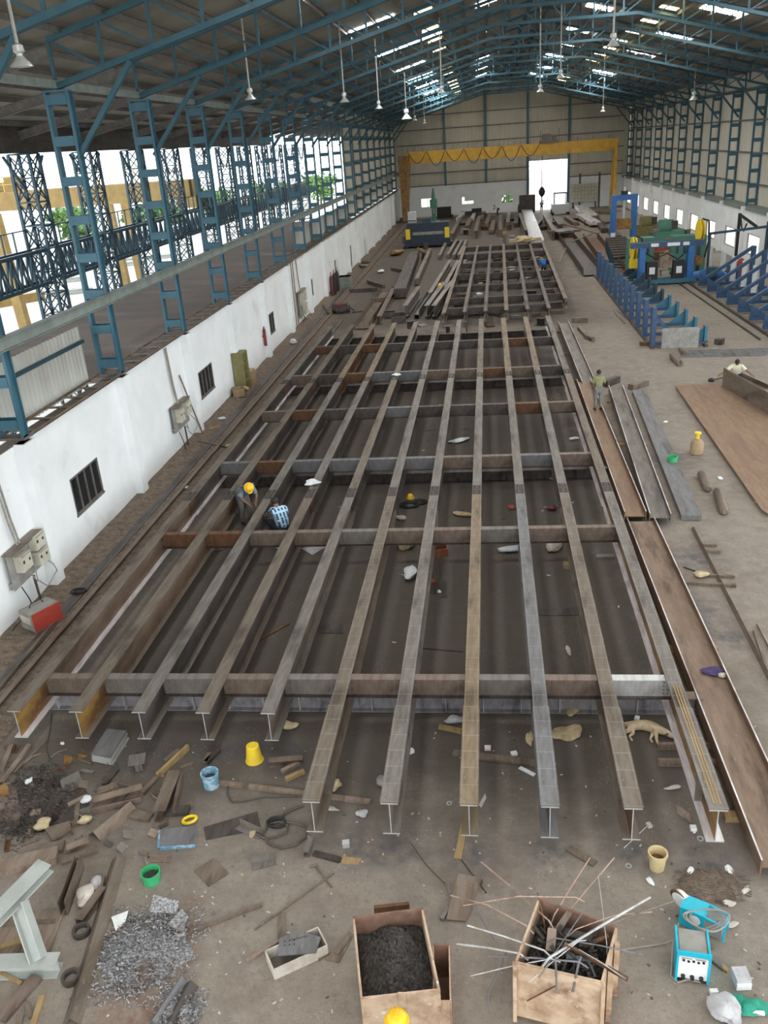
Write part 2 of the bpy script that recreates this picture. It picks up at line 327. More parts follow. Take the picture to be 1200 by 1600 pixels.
def floor_mat():
    m = bpy.data.materials.new('concrete_floor'); m.use_nodes = True; nt = m.node_tree; N = nt.nodes; L = nt.links; b = N['Principled BSDF']; b.inputs['Roughness'].default_value = .8
    tc = N.new('ShaderNodeTexCoord'); P = tc.outputs['Object']
    def noise(s, d=8):
        n = N.new('ShaderNodeTexNoise'); n.inputs['Scale'].default_value = s; n.inputs['Detail'].default_value = d; n.inputs['Roughness'].default_value = .65; L.new(P, n.inputs['Vector']); return n.outputs['Fac']
    def rng(f, a, c):
        r = N.new('ShaderNodeMapRange'); r.inputs['From Min'].default_value = a; r.inputs['From Max'].default_value = c; L.new(f, r.inputs['Value']); return r.outputs[0]
    def mx(f, a, c):
        x = N.new('ShaderNodeMix'); x.data_type = 'RGBA'; L.new(f, x.inputs['Factor'])
        for v, s in ((a,'A'),(c,'B')):
            if isinstance(v, tuple): x.inputs[s].default_value = (*v, 1)
            else: L.new(v, x.inputs[s])
        return x.outputs['Result']
    def mul(a, c):
        n = N.new('ShaderNodeMath'); n.operation = 'MULTIPLY'; L.new(a, n.inputs[0])
        if hasattr(c, 'node'): L.new(c, n.inputs[1])
        else: n.inputs[1].default_value = c
        return n.outputs[0]
    c = mx(rng(noise(.35), .35, .65), (.25,.21,.17), (.195,.16,.13))
    c = mx(rng(noise(2.5), .42, .68), c, (.28,.24,.195))
    c = mx(mul(rng(noise(.9, 10), .54, .66), .5), c, (.17,.115,.08))
    sp = N.new('ShaderNodeSeparateXYZ'); L.new(P, sp.inputs[0])
    def m1(op, u, v):
        n = N.new('ShaderNodeMath'); n.operation = op
        for q, i in ((u,0),(v,1)):
            if hasattr(q, 'node'): L.new(q, n.inputs[i])
            else: n.inputs[i].default_value = q
        return n.outputs[0]
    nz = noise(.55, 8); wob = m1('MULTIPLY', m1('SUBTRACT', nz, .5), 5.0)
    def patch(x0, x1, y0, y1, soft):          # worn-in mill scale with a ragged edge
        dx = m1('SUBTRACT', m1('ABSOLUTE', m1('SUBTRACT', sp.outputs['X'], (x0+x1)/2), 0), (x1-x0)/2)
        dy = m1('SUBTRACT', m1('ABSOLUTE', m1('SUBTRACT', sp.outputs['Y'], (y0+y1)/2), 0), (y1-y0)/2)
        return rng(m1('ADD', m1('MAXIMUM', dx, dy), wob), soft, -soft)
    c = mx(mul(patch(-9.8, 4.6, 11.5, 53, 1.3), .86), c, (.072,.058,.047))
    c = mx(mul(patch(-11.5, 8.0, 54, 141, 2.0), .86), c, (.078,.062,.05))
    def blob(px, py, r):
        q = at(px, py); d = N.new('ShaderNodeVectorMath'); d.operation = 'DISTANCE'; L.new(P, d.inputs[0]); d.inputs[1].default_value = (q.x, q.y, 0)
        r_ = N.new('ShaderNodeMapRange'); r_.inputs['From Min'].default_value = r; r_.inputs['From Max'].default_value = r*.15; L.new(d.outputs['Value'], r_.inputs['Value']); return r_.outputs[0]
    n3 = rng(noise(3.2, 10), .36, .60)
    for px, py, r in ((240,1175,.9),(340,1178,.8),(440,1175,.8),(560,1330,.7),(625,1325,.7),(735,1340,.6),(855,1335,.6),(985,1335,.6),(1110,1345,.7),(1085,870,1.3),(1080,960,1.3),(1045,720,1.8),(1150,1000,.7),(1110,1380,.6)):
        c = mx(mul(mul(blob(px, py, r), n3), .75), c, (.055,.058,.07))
    for px, py, r in ((210,1590,.9),(270,1480,.6)):
        c = mx(mul(mul(blob(px, py, r), n3), .8), c, (.15,.055,.03))
    v = N.new('ShaderNodeTexVoronoi'); v.inputs['Scale'].default_value = 16; L.new(P, v.inputs['Vector'])
    c = mx(mul(rng(v.outputs['Distance'], .17, .10), rng(noise(1.1), .46, .6)), c, (.42,.37,.31))
    c = mx(mul(rng(noise(38, 4), .55, .68), .55), c, (.10,.085,.07))
    c = mx(mul(rng(noise(11, 9), .52, .70), .5), c, (.12,.095,.075))
    L.new(c, b.inputs['Base Color'])
    bp = N.new('ShaderNodeBump'); bp.inputs['Strength'].default_value = .25; bp.inputs['Distance'].default_value = .02; L.new(noise(14), bp.inputs['Height']); L.new(bp.outputs[0], b.inputs['Normal'])
    return m
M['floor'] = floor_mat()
M['soil'] = mat('brown_soil', (.205,.155,.115), .95, 0, (.125,.09,.066), 5, (.38,.6), .9, 25, spots=((.36,.31,.25), 14, .64), detail=10)
# ================================================================ setting
XL, XT, HW = -12.34, -12.63, 4.36
XC, XR, XK = 22.55, 22.15, 23.0
YC, DY = 20.715, 6.878
YB = 142.9
RX = 5.0
SL = .258
def cy(i): return YC+DY*i
ZR = 13.25+SL*(RX-XT)
def zb(x): return ZR-SL*abs(x-RX) if x > XT else 13.25-.20*(XT-x)
HC = 1.25                                             # depth of the roof trusses
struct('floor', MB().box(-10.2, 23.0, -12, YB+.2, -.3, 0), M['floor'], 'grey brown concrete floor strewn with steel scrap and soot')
strip = MB(); rnd = random.Random(3); nx, ny = 8, 240
for j in range(ny+1):
    for i in range(nx+1):
        x = -12.7+2.55*i/nx; y = -12+(YB+12)*j/ny
        strip.v.append((x, y, .012 if i == nx else .02+rnd.random()*.05+(.10*(1-i/nx) if i < 3 else 0)))
for j in range(ny):
    for i in range(nx):
        a = j*(nx+1)+i; strip.f.append([a, a+1, a+nx+2, a+nx+1]); strip.mi.append(0)
o = struct('floor_soil_strip', strip, M['soil'], 'strip of brown soil along the foot of the white wall', smooth=True)
struct('ground_yard', MB().box(-160, 160, -60, 320, -.5, -.3), M['yard'], 'pale concrete yard outside the hall')
def wall_y(mb, x0, x1, ya, yb_, z0, z1, holes):       # a wall along Y with openings (y0,y1,z0,z1)
    y = ya
    for h in sorted(holes):
        mb.box(x0, x1, y, h[0], z0, z1)
        if h[2] > z0: mb.box(x0, x1, h[0], h[1], z0, h[2])
        mb.box(x0, x1, h[0], h[1], h[3], z1); y = h[1]
    mb.box(x0, x1, y, yb_, z0, z1); return mb
LW = [(22.6,24.6,1.22,2.4),(35.45,37.5,1.2,2.36),(48.25,50.5,1.15,2.3),(61.55,63.7,1.12,2.25)]
LDOOR = [(74.4,76.7,0,2.15),(83.7,84.9,.3,2.3),(95.4,97.0,.2,1.7),(103,104.2,.2,1.8),(110,111.4,.2,1.8)]
wl = struct('wall_left', wall_y(MB(), XL-.35, XL, -10, YB, -.05, HW, LW+LDOOR), M['white_wall'], 'long white plastered wall along the open side of the hall')
for i in range(0, 18):
    y = cy(i)-.3
    mb = MB().box(XL-.02, XL+.27, y-.24, y+.24, -.05, HW); mb.box(XL-.02, XL+.33, y-.30, y+.30, HW-.75, HW)
    struct('pilaster', mb, M['white_wall'], parent=wl)
struct('wall_cap', MB().box(XL-.36, XL+.02, -10, YB, HW-.03, HW+.003), M['lean_roof'], parent=wl)
def window(n, x, y0, y1, z0, z1, lab, dark=True):
    fr = MB(); t = .05
    for a, b, c, d in ((y0,y1,z0,z0+t),(y0,y1,z1-t,z1),(y0,y0+t,z0,z1),(y1-t,y1,z0,z1)): fr.box(x-.10, x+.012, a, b, c, d)
    for k in (1, 2, 3): fr.box(x-.06, x+.008, y0+(y1-y0)*k/4-.025, y0+(y1-y0)*k/4+.025, z0, z1)
    w = struct('window_%d' % n, fr, M['window_frame'], lab)
    struct('pane', MB().box(x-.045, x-.035, y0+t, y1-t, z0+t, z1-t), M['glass_dark'], parent=w)
    struct('window_sill', MB().box(x-.3, x+.03, y0-.03, y1+.03, z0-.05, z0+.01), M['window_frame'], parent=w)
for k, (a, b, c, d) in enumerate(LW):
    window(k+1, XL, a, b, c, d, '%s dark steel window in the long white wall, counted from the camera' % ORD[k])
for k, (a, b, c, d) in enumerate(LDOOR):
    mb = MB().box(XL-.10, XL-.02, a, b, max(c,.0), d)
    o = struct('door_%d' % (k+1), mb, M['glass_dark'], '%s narrow dark doorway far along the long white wall' % ORD[k])
    struct('door_frame', MB().box(XL-.02, XL+.02, a, a+.08, c, d).box(XL-.02, XL+.02, b-.08, b, c, d).box(XL-.02, XL+.02, a, b, d-.08, d), M['window_frame'], parent=o)
# right wall
RW = [(cy(k+.25)+2.3, cy(k+.25)+5.6, .75, 2.35) for k in range(4, 17)]
wr = struct('wall_right', wall_y(MB(), XR, XR+.12, 45, YB, -.05, HW, RW), M['white_wall'], 'white plastered lower wall behind the blue machines')
for k in range(5, 18):
    y = cy(k+.25); struct('pilaster', MB().box(XR-.3, XR+.02, y-.28, y+.28, -.05, HW), M['white_wall'], parent=wr)
for k, (a, b, c, d) in enumerate(RW):
    fr = MB(); t = .06; x = XR+.06
    for p, q, r, s in ((a,b,c,c+t),(a,b,d-t,d),(a,a+t,c,d),(b-t,b,c,d)): fr.box(x-.05, x+.05, p, q, r, s)
    struct('window_%d' % (k+10), fr, M['window_frame'], '%s bright open window in the white wall behind the machines' % ORD[k])
struct('trim_1', MB().box(XR-.1, XK+.1, 45, YB, HW, HW+.05).box(XR-.12, XR-.02, 45, YB, HW-.28, HW+.02), M['rail_green'], 'grey ledge on top of the white wall behind the machines')
cr = struct('cladding_right', MB().corr((XK, 45, 0), (XK, YB, 0), HW-.1, zb(XK)+HC+.2, .05, .28), M['sheet'], 'grey corrugated upper wall above the machines'); cr['kind'] = 'structure'
for k, z in enumerate((6.0, 8.4, 10.9, 13.2)):
    struct('girt', MB().bar((XK-.1, 45, z), (XK-.1, YB, z), .1, .14), M['window_frame'], parent=cr)
# back wall
wb = MB()
def wall_x(mb, y0, y1, xa, xb, z0, z1, holes):
    x = xa
    for h in sorted(holes):
        mb.box(x, h[0], y0, y1, z0, z1)
        if h[2] > z0: mb.box(h[0], h[1], y0, y1, z0, h[2])
        if h[3] < z1: mb.box(h[0], h[1], y0, y1, h[3], z1)
        x = h[1]
    mb.box(x, xb, y0, y1, z0, z1); return mb
BW = [(-9.0,-6.8,1.4,2.8),(-2.55,-.6,1.5,2.7),(3.65,5.5,1.3,2.6)]
wall_x(wb, YB, YB+.35, XT-.6, XK+.2, -.05, 4.55, BW+[(8.0,13.9,-.05,4.55)])
struct('wall_back', wb, M['white_wall'], 'white plastered lower end wall around the bright doorway')
for k, (a, b, c, d) in enumerate(BW):
    fr = MB()
    for p, q, r, s in ((a,b,c,c+.08),(a,b,d-.08,d),(a,a+.08,c,d),(b-.08,b,c,d),((a+b)/2-.04,(a+b)/2+.04,c,d)): fr.box(p, q, YB+.1, YB+.2, r, s)
    if k == 1: fr.box((a+b)/2-.5, b, YB+.12, YB+.17, c+.5, d)
    struct('window_%d' % (k+30), fr, M['white_wall'], '%s bright window in the far end wall' % ORD[k])
cb = MB()
n = 130; x0, x1 = XT-.6, XK+.05
def gable(xa, xb, z0):
    m = int((xb-xa)/.28); q = (xb-xa)/m; prof = []
    for i in range(m):
        for a, b in ((0,0),(.3,0),(.45,1),(.85,1)): prof.append((xa+q*(i+a), YB+.12-.05*b))
    prof.append((xb, YB+.12)); k = len(prof)
    vs = [(x,y,z0) for x, y in prof]+[(x,y,zb(x)+HC+.24) for x, y in prof]
    cb.add(vs, [(i,i+1,k+i+1,k+i) for i in range(k-1)])
gable(x0, 8.0, 4.5); gable(8.0, 13.9, 7.2); gable(13.9, x1, 4.5)
cbo = struct('cladding_back', cb, M['sheet'], 'beige corrugated gable wall at the far end'); cbo['kind'] = 'structure'
for z in (4.6, 6.45, 8.5, 10.6, 12.7, 14.7):
    xa, xb_ = XL, XR
    if z > zb(XL)+HC-.1: xa = RX-(ZR+HC-z)/SL; xb_ = 2*RX-xa
    if z < 7.2:
        struct('girt', MB().bar((xa, YB-.02, z), (8.0, YB-.02, z), .1, .13), M['window_frame'], parent=cbo)
        struct('girt', MB().bar((13.9, YB-.02, z), (xb_, YB-.02, z), .1, .13), M['window_frame'], parent=cbo)
    else: struct('girt', MB().bar((xa, YB-.02, z), (xb_, YB-.02, z), .1, .13), M['window_frame'], parent=cbo)
for k, x in enumerate((-4.94, 1.36, 7.75, 13.95)):
    mb = MB().ibar((x, YB-.2, 4.5 if k < 2 else 0), (x, YB-.2, zb(x)+.8), .35, .32, up=(0,1,0))
    solo('wind_post', mb, M['blue'], '%s blue post on the far corrugated gable, counted from the open side' % ORD[k], 'post', group='blue gable posts')
for x in (15.75, 18.7):
    struct('trim_%d' % (2 if x < 17 else 3), MB().box(x-.14, x+.14, YB-.06, YB+.05, 0, 5.0), M['window_frame'], 'dark post in the white end wall beside the doorway' if x < 17 else 'dark post in the white end wall near the corner')
# ---------------------------------------------------------------- ceiling
ceil = bpy.data.objects.new('ceiling', None); C.objects.link(ceil); ceil['kind'] = 'structure'; ceil['label'] = 'dark pitched sheet roof over the hall'; ceil['category'] = 'roof'
YR0, YR1 = -8, YB+.3
def slope(mb, xa, xb, off=.24, t=.05):
    za, zz = zb(xa)+HC+off, zb(xb)+HC+off
    return mb.add([(xa,YR0,za),(xb,YR0,zz),(xb,YR1,zz),(xa,YR1,za),(xa,YR0,za+t),(xb,YR0,zz+t),(xb,YR1,zz+t),(xa,YR1,za+t)],
                  [(3,2,1,0),(4,5,6,7),(0,1,5,4),(1,2,6,5),(2,3,7,6),(3,0,4,7)])
struct('roof_sheet', slope(MB(), -21.4, XT), M['roof'], parent=ceil)
struct('roof_sheet', slope(MB(), XT, RX), M['roof'], parent=ceil)
struct('roof_sheet', slope(MB(), RX, XK+.6), M['roof'], parent=ceil)
x = -20.9
while x < XK:
    z = zb(x)+HC+.12
    struct('purlin', MB().cbar((x, YR0, z), (x, YR1, z), .2, .07, .01), M['window_frame'], parent=ceil); x += 1.45
struct('fascia', MB().box(-21.45, -21.38, YR0, 95, zb(-21.4)+.25, zb(-21.4)+HC+.28), M['steel_dark'], parent=ceil)
# roof lights: translucent sheets lit by the sky
def rooflight(x0, x1, y0, y1, m, label, group):
    mb = MB(); o = .225
    mb.add([(x0,y0,zb(x0)+HC+o),(x1,y0,zb(x1)+HC+o),(x1,y1,zb(x1)+HC+o),(x0,y1,zb(x0)+HC+o),
            (x0,y0,zb(x0)+HC+o-.01),(x1,y0,zb(x1)+HC+o-.01),(x1,y1,zb(x1)+HC+o-.01),(x0,y1,zb(x0)+HC+o-.01)],
           [(3,2,1,0),(4,5,6,7),(0,1,5,4),(1,2,6,5),(2,3,7,6),(3,0,4,7)])
    solo('roof_light', mb, M[m], label, 'skylight', group=group)
RLY = [-5.5, 8.2, 22.0, 35.7, 49.4, 63.2, 77.0, 88.4, 102.0, 116.0, 130.0]
for k, y in enumerate(RLY):
    w = .85
    rooflight(-6.3, -2.05 if k == 5 else -4.0, y-w, y+w, 'skylight', '%s white roof light from the camera, low row on the open-side slope' % ORD[k], 'white roof lights in the low row of the open-side slope')
for k, y in enumerate([4.0, 22.0, 35.7, 57.0, 70.6, 95.0, 107.4, 119.6]):
    rooflight(.1, 1.35, y-.8, y+.8, 'skylight', '%s white roof light from the camera, near the ridge on the open-side slope' % ORD[k], 'white roof lights by the ridge on the open side')
for k, y in enumerate([-1.0, 12.5, 26.0, 40.0, 52.8, 66.1, 79.3, 91.4, 102.2, 117.2, 131.0]):
    rooflight(7.45, 9.1, y-.8, y+.8, 'skylight', '%s white roof light from the camera, near the ridge above the machines' % ORD[k], 'white roof lights by the ridge above the machines')
for k, y in enumerate([3.5, 17.2, 31.0, 44.6, 58.4, 72.0, 84.9, 109.0, 122.0]):
    rooflight(13.2, 15.5, y-.85, y+.85, 'skylight', '%s white roof light from the camera, low row above the machines' % ORD[k], 'white roof lights in the low row above the machines')
for k, y in enumerate([51.5, 59.2, 65.5, 72.3, 79.0, 85.5, 92.0, 98.5, 105.0, 111.5, 118.0, 124.5, 131.0, 137.5]):
    rooflight(-3.2, -2.2, y-.5, y+.5, 'skylight_yellow', '%s yellowed roof light from the camera on the open-side slope' % ORD[k], 'yellowed roof lights on the open side')
for k, y in enumerate([54.5, 61.1, 67.6, 74.0, 80.3, 86.5, 92.5, 99.2, 106.0, 113.0, 119.5, 126.0, 132.5]):
    rooflight(11.3, 12.3, y-.5, y+.5, 'skylight_yellow', '%s yellowed roof light from the camera on the slope above the machines' % ORD[k], 'yellowed roof lights above the machines')
# ---------------------------------------------------------------- roof trusses
NT = 18
def make_truss():
    t = thing('roof_truss', '', 'truss', (0, cy(0), 0), group='blue roof trusses')
    m = M['blue_truss']; xa, xb_ = XT, 2*RX-XT
    def P(x, top): return V(x, 0, (zb(x)+HC) if top else min(zb(x), zb(RX-4)))
    for s in ((xa, RX), (RX, xb_)):
        MB().bar(P(s[0],1), P(s[1],1), .2, .15).build('top_chord', m, t)
    for s in ((xa, RX-4), (RX-4, RX+4), (RX+4, xb_)):
        MB().bar(P(s[0],0), P(s[1],0), .24, .16).build('bottom_chord', m, t)
    n = 22; xs = [xa+(xb_-xa)*k/n for k in range(n+1)]
    for k, x in enumerate(xs):
        MB().bar(P(x,0), P(x,1), .10, .09, (0,1,0)).build('vertical_strut', m, t)
        if k < n:
            a, b = (P(x,1), P(xs[k+1],0)) if k < n/2 else (P(x,0), P(xs[k+1],1))
            MB().bar(a, b, .07, .07, (0,1,0)).build('diagonal_strut', m, t)
    MB().bar((XT+.25,0,11.2), (XT+2.45,0,zb(XT+2.45)-.1), .14, .16, (0,1,0)).build('knee_brace', m, t)
    MB().bar((XC-.25,0,11.2), (XC-2.45,0,zb(XC-2.45)-.1), .14, .16, (0,1,0)).build('knee_brace', m, t)
    MB().ibar((XT,0,zb(XT)+.95), (-21.2,0,zb(-21.2)+.95), .35, .18, up=(0,1,0) if 0 else (0,0,1)).build('lean_to_rafter', M['window_frame'], t)
    return t
tr = make_truss()
for k in range(NT):
    lab = '%s blue roof truss from the camera, spanning the hall' % ORD[k]
    if k == 0: tr['label'] = lab
    else: dup(tr, (0, cy(k), 0), label=lab)
for x, lab in ((XT, 'blue strut tying the column tops on the open side'), (XC, 'blue strut tying the column tops above the machines')):
    zz = min(zb(x), zb(RX-4))-.02 if x not in (XT, XC) else 13.36
    solo('eave_tie', MB().bar((x, 18, zz-.05), (x, YB-.5, zz-.05), .16, .22 if x == XT else .1), M['blue'] if x != XT else M['rail_green'], lab, 'tie')
# ---------------------------------------------------------------- columns
def make_column(z0, z1, w=.62, n=8):
    t = thing('lattice_column', '', 'column', (0,0,0), group='blue batten columns')
    MB().cbar((-w/2,0,z0), (-w/2,0,z1), .3, .09, .012, up=(0,1,0)).build('column_leg', M['blue'], t)
    MB().cbar((w/2,0,z0), (w/2,0,z1), .3, -.09, -.012, up=(0,1,0)).build('column_leg', M['blue'], t)
    for k in range(n):
        z = z0+.35+(z1-z0-.55)*k/(n-1)
        MB().box(-w/2, w/2, -.165, -.15, z-.14, z+.14).box(-w/2, w/2, .15, .165, z-.14, z+.14).build('batten_plate', M['blue'], t)
    MB().box(-.45, .45, -.22, .22, z0-.06, z0).build('base_plate', M['window_frame'], t)
    MB().box(-.40, .40, -.20, .20, z1, z1+.06).build('cap_plate', M['blue'], t)
    return t
cl = make_column(HW+.06, 13.1)
for k in range(0, NT):
    lab = '%s blue lattice column from the camera, standing on the long white wall' % ORD[k]
    c = cl if k == 0 else dup(cl, (0,0,0)); c.location = (XT, cy(k), 0); c['label'] = lab; c['group'] = 'blue columns on the open side'
first = True
for k in range(5, 18):
    c = dup(cl, (XC, cy(k+.25), 0), label='%s blue lattice column before the corrugated wall above the machines, from the camera' % ORD[k-5], group='blue columns on the machine side')
# ladder-like cable tray on the wall top, one length per bay
def make_tray():
    t = thing('cable_tray', '', 'cable tray', (0,0,0), group='rusty cable trays on the wall top')
    for x in (-.42, .42): MB().lbar((x,.1,0), (x,DY-.1,0), .07, .07, .01).build('side_rail', M['steel_scrap'], t)
    for k in range(6):
        y = .6+1.1*k; MB().bar((-.42,y,.03), (.42,y,.03), .16, .03).build('rung', M['steel_scrap'], t)
    return t
ct = make_tray()
for k in range(0, 17):
    c = ct if k == 0 else dup(ct, (0,0,0)); c.location = (XT-.05, cy(k), HW+.005)
    c['label'] = 'rusty ladder-like tray on the wall top between the %s and %s blue columns' % (ORD[k], ORD[k+1]) if k else 'rusty ladder-like tray on the wall top beside the nearest blue column'
solo('runway_rail', MB().ibar((XT+.42, 12, 6.95), (XT+.42, YB-1, 6.75), .34, .2), M['rail_green'], 'long grey green rail fixed across the front of the blue columns', 'rail')
MBk = MB()
# cladding on the open side
lp = struct('cladding_low', MB().corr((XT-.75, cy(0)+.35, 0), (XT-.75, cy(1)-.35, 0), HW-.2, HW+1.75, .05, .25), M['sheet_pale'], 'low pale corrugated sheet between the nearest two blue columns'); lp['kind'] = 'structure'
struct('girt', MB().bar((XT-.66, cy(0)+.3, HW+1.25), (XT-.66, cy(1)-.3, HW+1.25), .06, .12), M['blue_dark'], parent=lp)
lp = struct('cladding_low', MB().corr((XT-.75, cy(-1)+.35, 0), (XT-.75, cy(0)-.35, 0), HW-.2, HW+1.4, .05, .25), M['sheet_pale'], 'low pale corrugated sheet at the frame edge before the nearest blue column'); lp['kind'] = 'structure'
cw = struct('cladding_left', MB().corr((XT-.55, cy(10)+.3, 0), (XT-.55, YB, 0), HW, zb(XT)+HC+.2, .05, .28), M['sheet'], 'tall corrugated wall closing the far part of the open side'); cw['kind'] = 'structure'
for z in (7, 9.6, 12): struct('girt', MB().bar((XT-.45, cy(10)+.3, z), (XT-.45, YB, z), .1, .14), M['window_frame'], parent=cw)
lc = struct('cladding_mid', MB().corr((XT-.55, cy(6)+.3, 0), (XT-.55, cy(10)+.3, 0), HW-.1, HW+1.5, .05, .28), M['sheet_pale'], 'low corrugated wall before the tall far cladding'); lc['kind'] = 'structure'
lr = struct('roof_lean_to', MB().box(-20.4, XT-.45, cy(1)+.2, 92, HW-.35, HW-.15), M['lean_roof'], 'brown dusty flat roof outside the blue columns'); lr['kind'] = 'structure'
struct('parapet', MB().box(-20.55, -20.35, cy(1)+.2, 92, HW-.3, HW+.12), M['steel_scrap'], parent=lr)
struct('gutter', MB().box(-20.1, -19.7, cy(1)+.2, 92, HW-.15, HW-.02), M['web_dark'], parent=lr)
# ---------------------------------------------------------------- the yard beyond the open side
def make_tower():
    t = thing('lattice_tower', '', 'tower', (0,0,0), group='dark lattice towers in the yard')
    a = .5; z1 = 11.7
    for sx in (-a, a):
        for sy in (-a, a): MB().bar((sx,sy,-.3), (sx,sy,z1), .13, .13, (1,0,0)).build('tower_leg', M['blue_dark'], t)
    n = 11; mb = MB()
    for k in range(n):
        za, zz = z1*k/n, z1*(k+1)/n
        for q in ((-a,-a,a,-a), (-a,a,a,a), (-a,-a,-a,a), (a,-a,a,a)):
            mb.bar((q[0],q[1],za), (q[2],q[3],zz), .06, .06, (1,.3,0)); mb.bar((q[2],q[3],za), (q[0],q[1],zz), .06, .06, (1,.3,0)); mb.bar((q[0],q[1],zz), (q[2],q[3],zz), .06, .06, (.3,.2,1))
    mb.build('lacing', M['blue_dark'], t)
    for s in (-1, 1): MB().bar((0,s*.5,10.2), (0,s*1.9,11.6), .1, .1, (1,0,0)).build('tower_brace', M['blue_dark'], t)
    return t
tw = make_tower()
for k in range(0, 13):
    c = tw if k == 0 else dup(tw, (0,0,0)); c.location = (-21.2, cy(k+1), 0); c['label'] = '%s dark blue lattice tower in the yard from the camera' % ORD[k]
def make_lattice():
    t = thing('lattice_girder', '', 'girder', (0,0,0), group='dark lattice crane girders in the yard')
    for x in (-.35, .35):
        for z in (5.9, 7.4): MB().bar((x,.58,z), (x,DY-.58,z), .14, .16).build('chord', M['blue_dark'], t)
    n = 6; mb = MB()
    for x in (-.35, .35):
        for k in range(n):
            y0, y1 = .6+(DY-1.2)*k/n, .6+(DY-1.2)*(k+1)/n; ym = (y0+y1)/2
            mb.bar((x,y0,5.9), (x,ym,7.4), .08, .08, (1,0,0)); mb.bar((x,ym,7.4), (x,y1,5.9), .08, .08, (1,0,0)); mb.bar((x,ym,5.9), (x,ym,7.4), .06, .06, (1,0,0))
    mb.build('lacing', M['blue_dark'], t)
    mb = MB().bar((-.4,.58,8.35), (-.4,DY-.58,8.35), .05, .05)
    for k in range(6): mb.bar((-.4,.64+1.1*k,7.45), (-.4,.64+1.1*k,8.35), .06, .06, (1,0,0))
    mb.build('handrail', M['blue_dark'], t); return t
lg = make_lattice()
for k in range(-1, 12):
    c = lg if k == -1 else dup(lg, (0,0,0)); c.location = (-21.2, cy(k+1), 0); c['label'] = '%s dark lattice girder between the yard towers, from the camera' % ORD[k+1]
t = thing('bridge_crane', 'yellow bridge crane over the yard seen between the blue columns', 'crane', (-40, 70, 0))
for y in (-1.2, 1.2): MB().box(-22, 17.8, y-.35, y+.35, 8.1, 9.5).build('crane_girder', M['yellow_faded'], t)
mb = MB().bar((-22,-1.7,10.6), (17.5,-1.7,10.6), .06, .06)
for k in range(26): mb.bar((-22+1.55*k,-1.7,9.5), (-22+1.55*k,-1.7,10.6), .05, .05, (1,0,0))
mb.bar((-22,-1.7,10.05), (17.5,-1.7,10.05), .04, .04); mb.build('handrail', M['yellow'], t)
MB().box(16.8, 18.4, -2.2, 2.2, 7.5, 8.3).build('end_carriage', M['yellow_faded'], t)
mb = MB().box(-2, 1.2, -1.6, 1.6, 9.5, 10.2).box(-1.2, .6, -.8, .8, 10.2, 11).box(2.4, 3.2, -.8, .8, 9.5, 10.6); mb.build('crane_trolley', M['yellow_faded'], t)
for k, (px, py, Y) in enumerate(((5,360,62), (178,335,84), (204,335,84))):
    q = atY(px, py, Y)
    solo('yard_stanchion', MB().bar((q.x, q.y, -.3), (q.x-.4, q.y, 8.2), .7, .7, (1,0,0)), M['yellow_faded'], ['yellow crane leg in the yard at the frame edge', 'yellow crane leg in the yard, nearer of two side by side', 'yellow crane leg in the yard beside its twin, farther from the edge'][k], 'crane leg')
q = at(25, 470, 0); solo('machine_bed', MB().box(-2.6, 2.6, -.5, .5, -.3, .5).box(-2.2, -1.4, -.4, .4, .5, .9), M['yellow_faded'], 'yellow machine bed standing low in the yard at the frame edge', 'machine', (q.x, q.y, 0), .9)
def tree(px, Y, h, w, lab, seed, z0=-.3):
    q = atY(px, 300, Y); r = random.Random(seed); t = thing('tree', lab, 'tree', (q.x, Y, 0), group='green trees beyond the yard')
    MB().tube([(0,0,z0), (.1,0,h*.3), (0,.1,h*.62)], [.25,.18,.1], 8).build('trunk', M['steel_dark'], t)
    mb = MB()
    cl_ = [(V(r.uniform(-.8,.8)*w, r.uniform(-.8,.8)*w, h*r.uniform(.42,.85)), r.uniform(.25,.5)*w) for _ in range(9)]
    for k in range(1300):
        cc, rad = cl_[k % 9]; u = V(r.gauss(0,1), r.gauss(0,1), r.gauss(0,.7))*.55; c = cc+u*rad
        a = V(r.gauss(0,1), r.gauss(0,1), r.gauss(0,1)).normalized()*.38; b = a.orthogonal().normalized()*.26
        mb.add([c-a, c+b, c+a, c-b], [(0,1,2,3)])
    mb.build('foliage', M['leaf'], t)
tree(120, 120, 6.0, 3.6, 'green tree beyond the yard, nearest the frame edge', 1)
tree(235, 130, 6.0, 3.6, 'green tree beyond the yard behind the yellow crane', 2)
tree(330, 150, 6.0, 3.6, 'green tree beyond the yard behind the middle towers', 3)
tree(425, 165, 6.0, 3.6, 'green tree beyond the yard far behind the towers', 4)
tree(500, 190, 6.0, 3.6, 'green tree beyond the yard next to the far cladding', 5)
q = atY(790, 320, 165); t = thing('shrub', 'bright green shrub outside the far end-wall window', 'shrub', (q.x, 160, 0))
mb = MB(); r = random.Random(9)
for k in range(500):
    u = V(r.gauss(0,1), r.gauss(0,1), r.gauss(0,1)).normalized(); c = V(u.x*2.4, u.y*1.6, 1.6+u.z*1.7); a = V(r.gauss(0,1), r.gauss(0,1), r.gauss(0,1)).normalized()*.35; b = a.orthogonal().normalized()*.25
    mb.add([c-a, c+b, c+a, c-b], [(0,1,2,3)])
mb.build('foliage', M['leaf'], t); MB().tube([(0,0,-.3),(0,0,1.5)], .1).build('stem', M['steel_dark'], t)
for k, (px, py, L) in enumerate(((95,435,5),(110,452,4),(190,410,6),(230,400,6))):
    q = at(px, py, .2); mb = MB()
    for j in range(3): mb.ibar((-L/2, j*.6, 0), (L/2, j*.6+.2, 0), .4, .3)
    solo('steel_stack', mb, M['grey_paint'], ['pale steel sections stacked in the yard by the nearest tower', 'pale steel sections lying in the yard before the stack by the nearest tower', 'pale steel sections in the yard by the second tower', 'pale steel sections in the yard by the third tower'][k], 'steel sections', (q.x, q.y, -.05), .4)
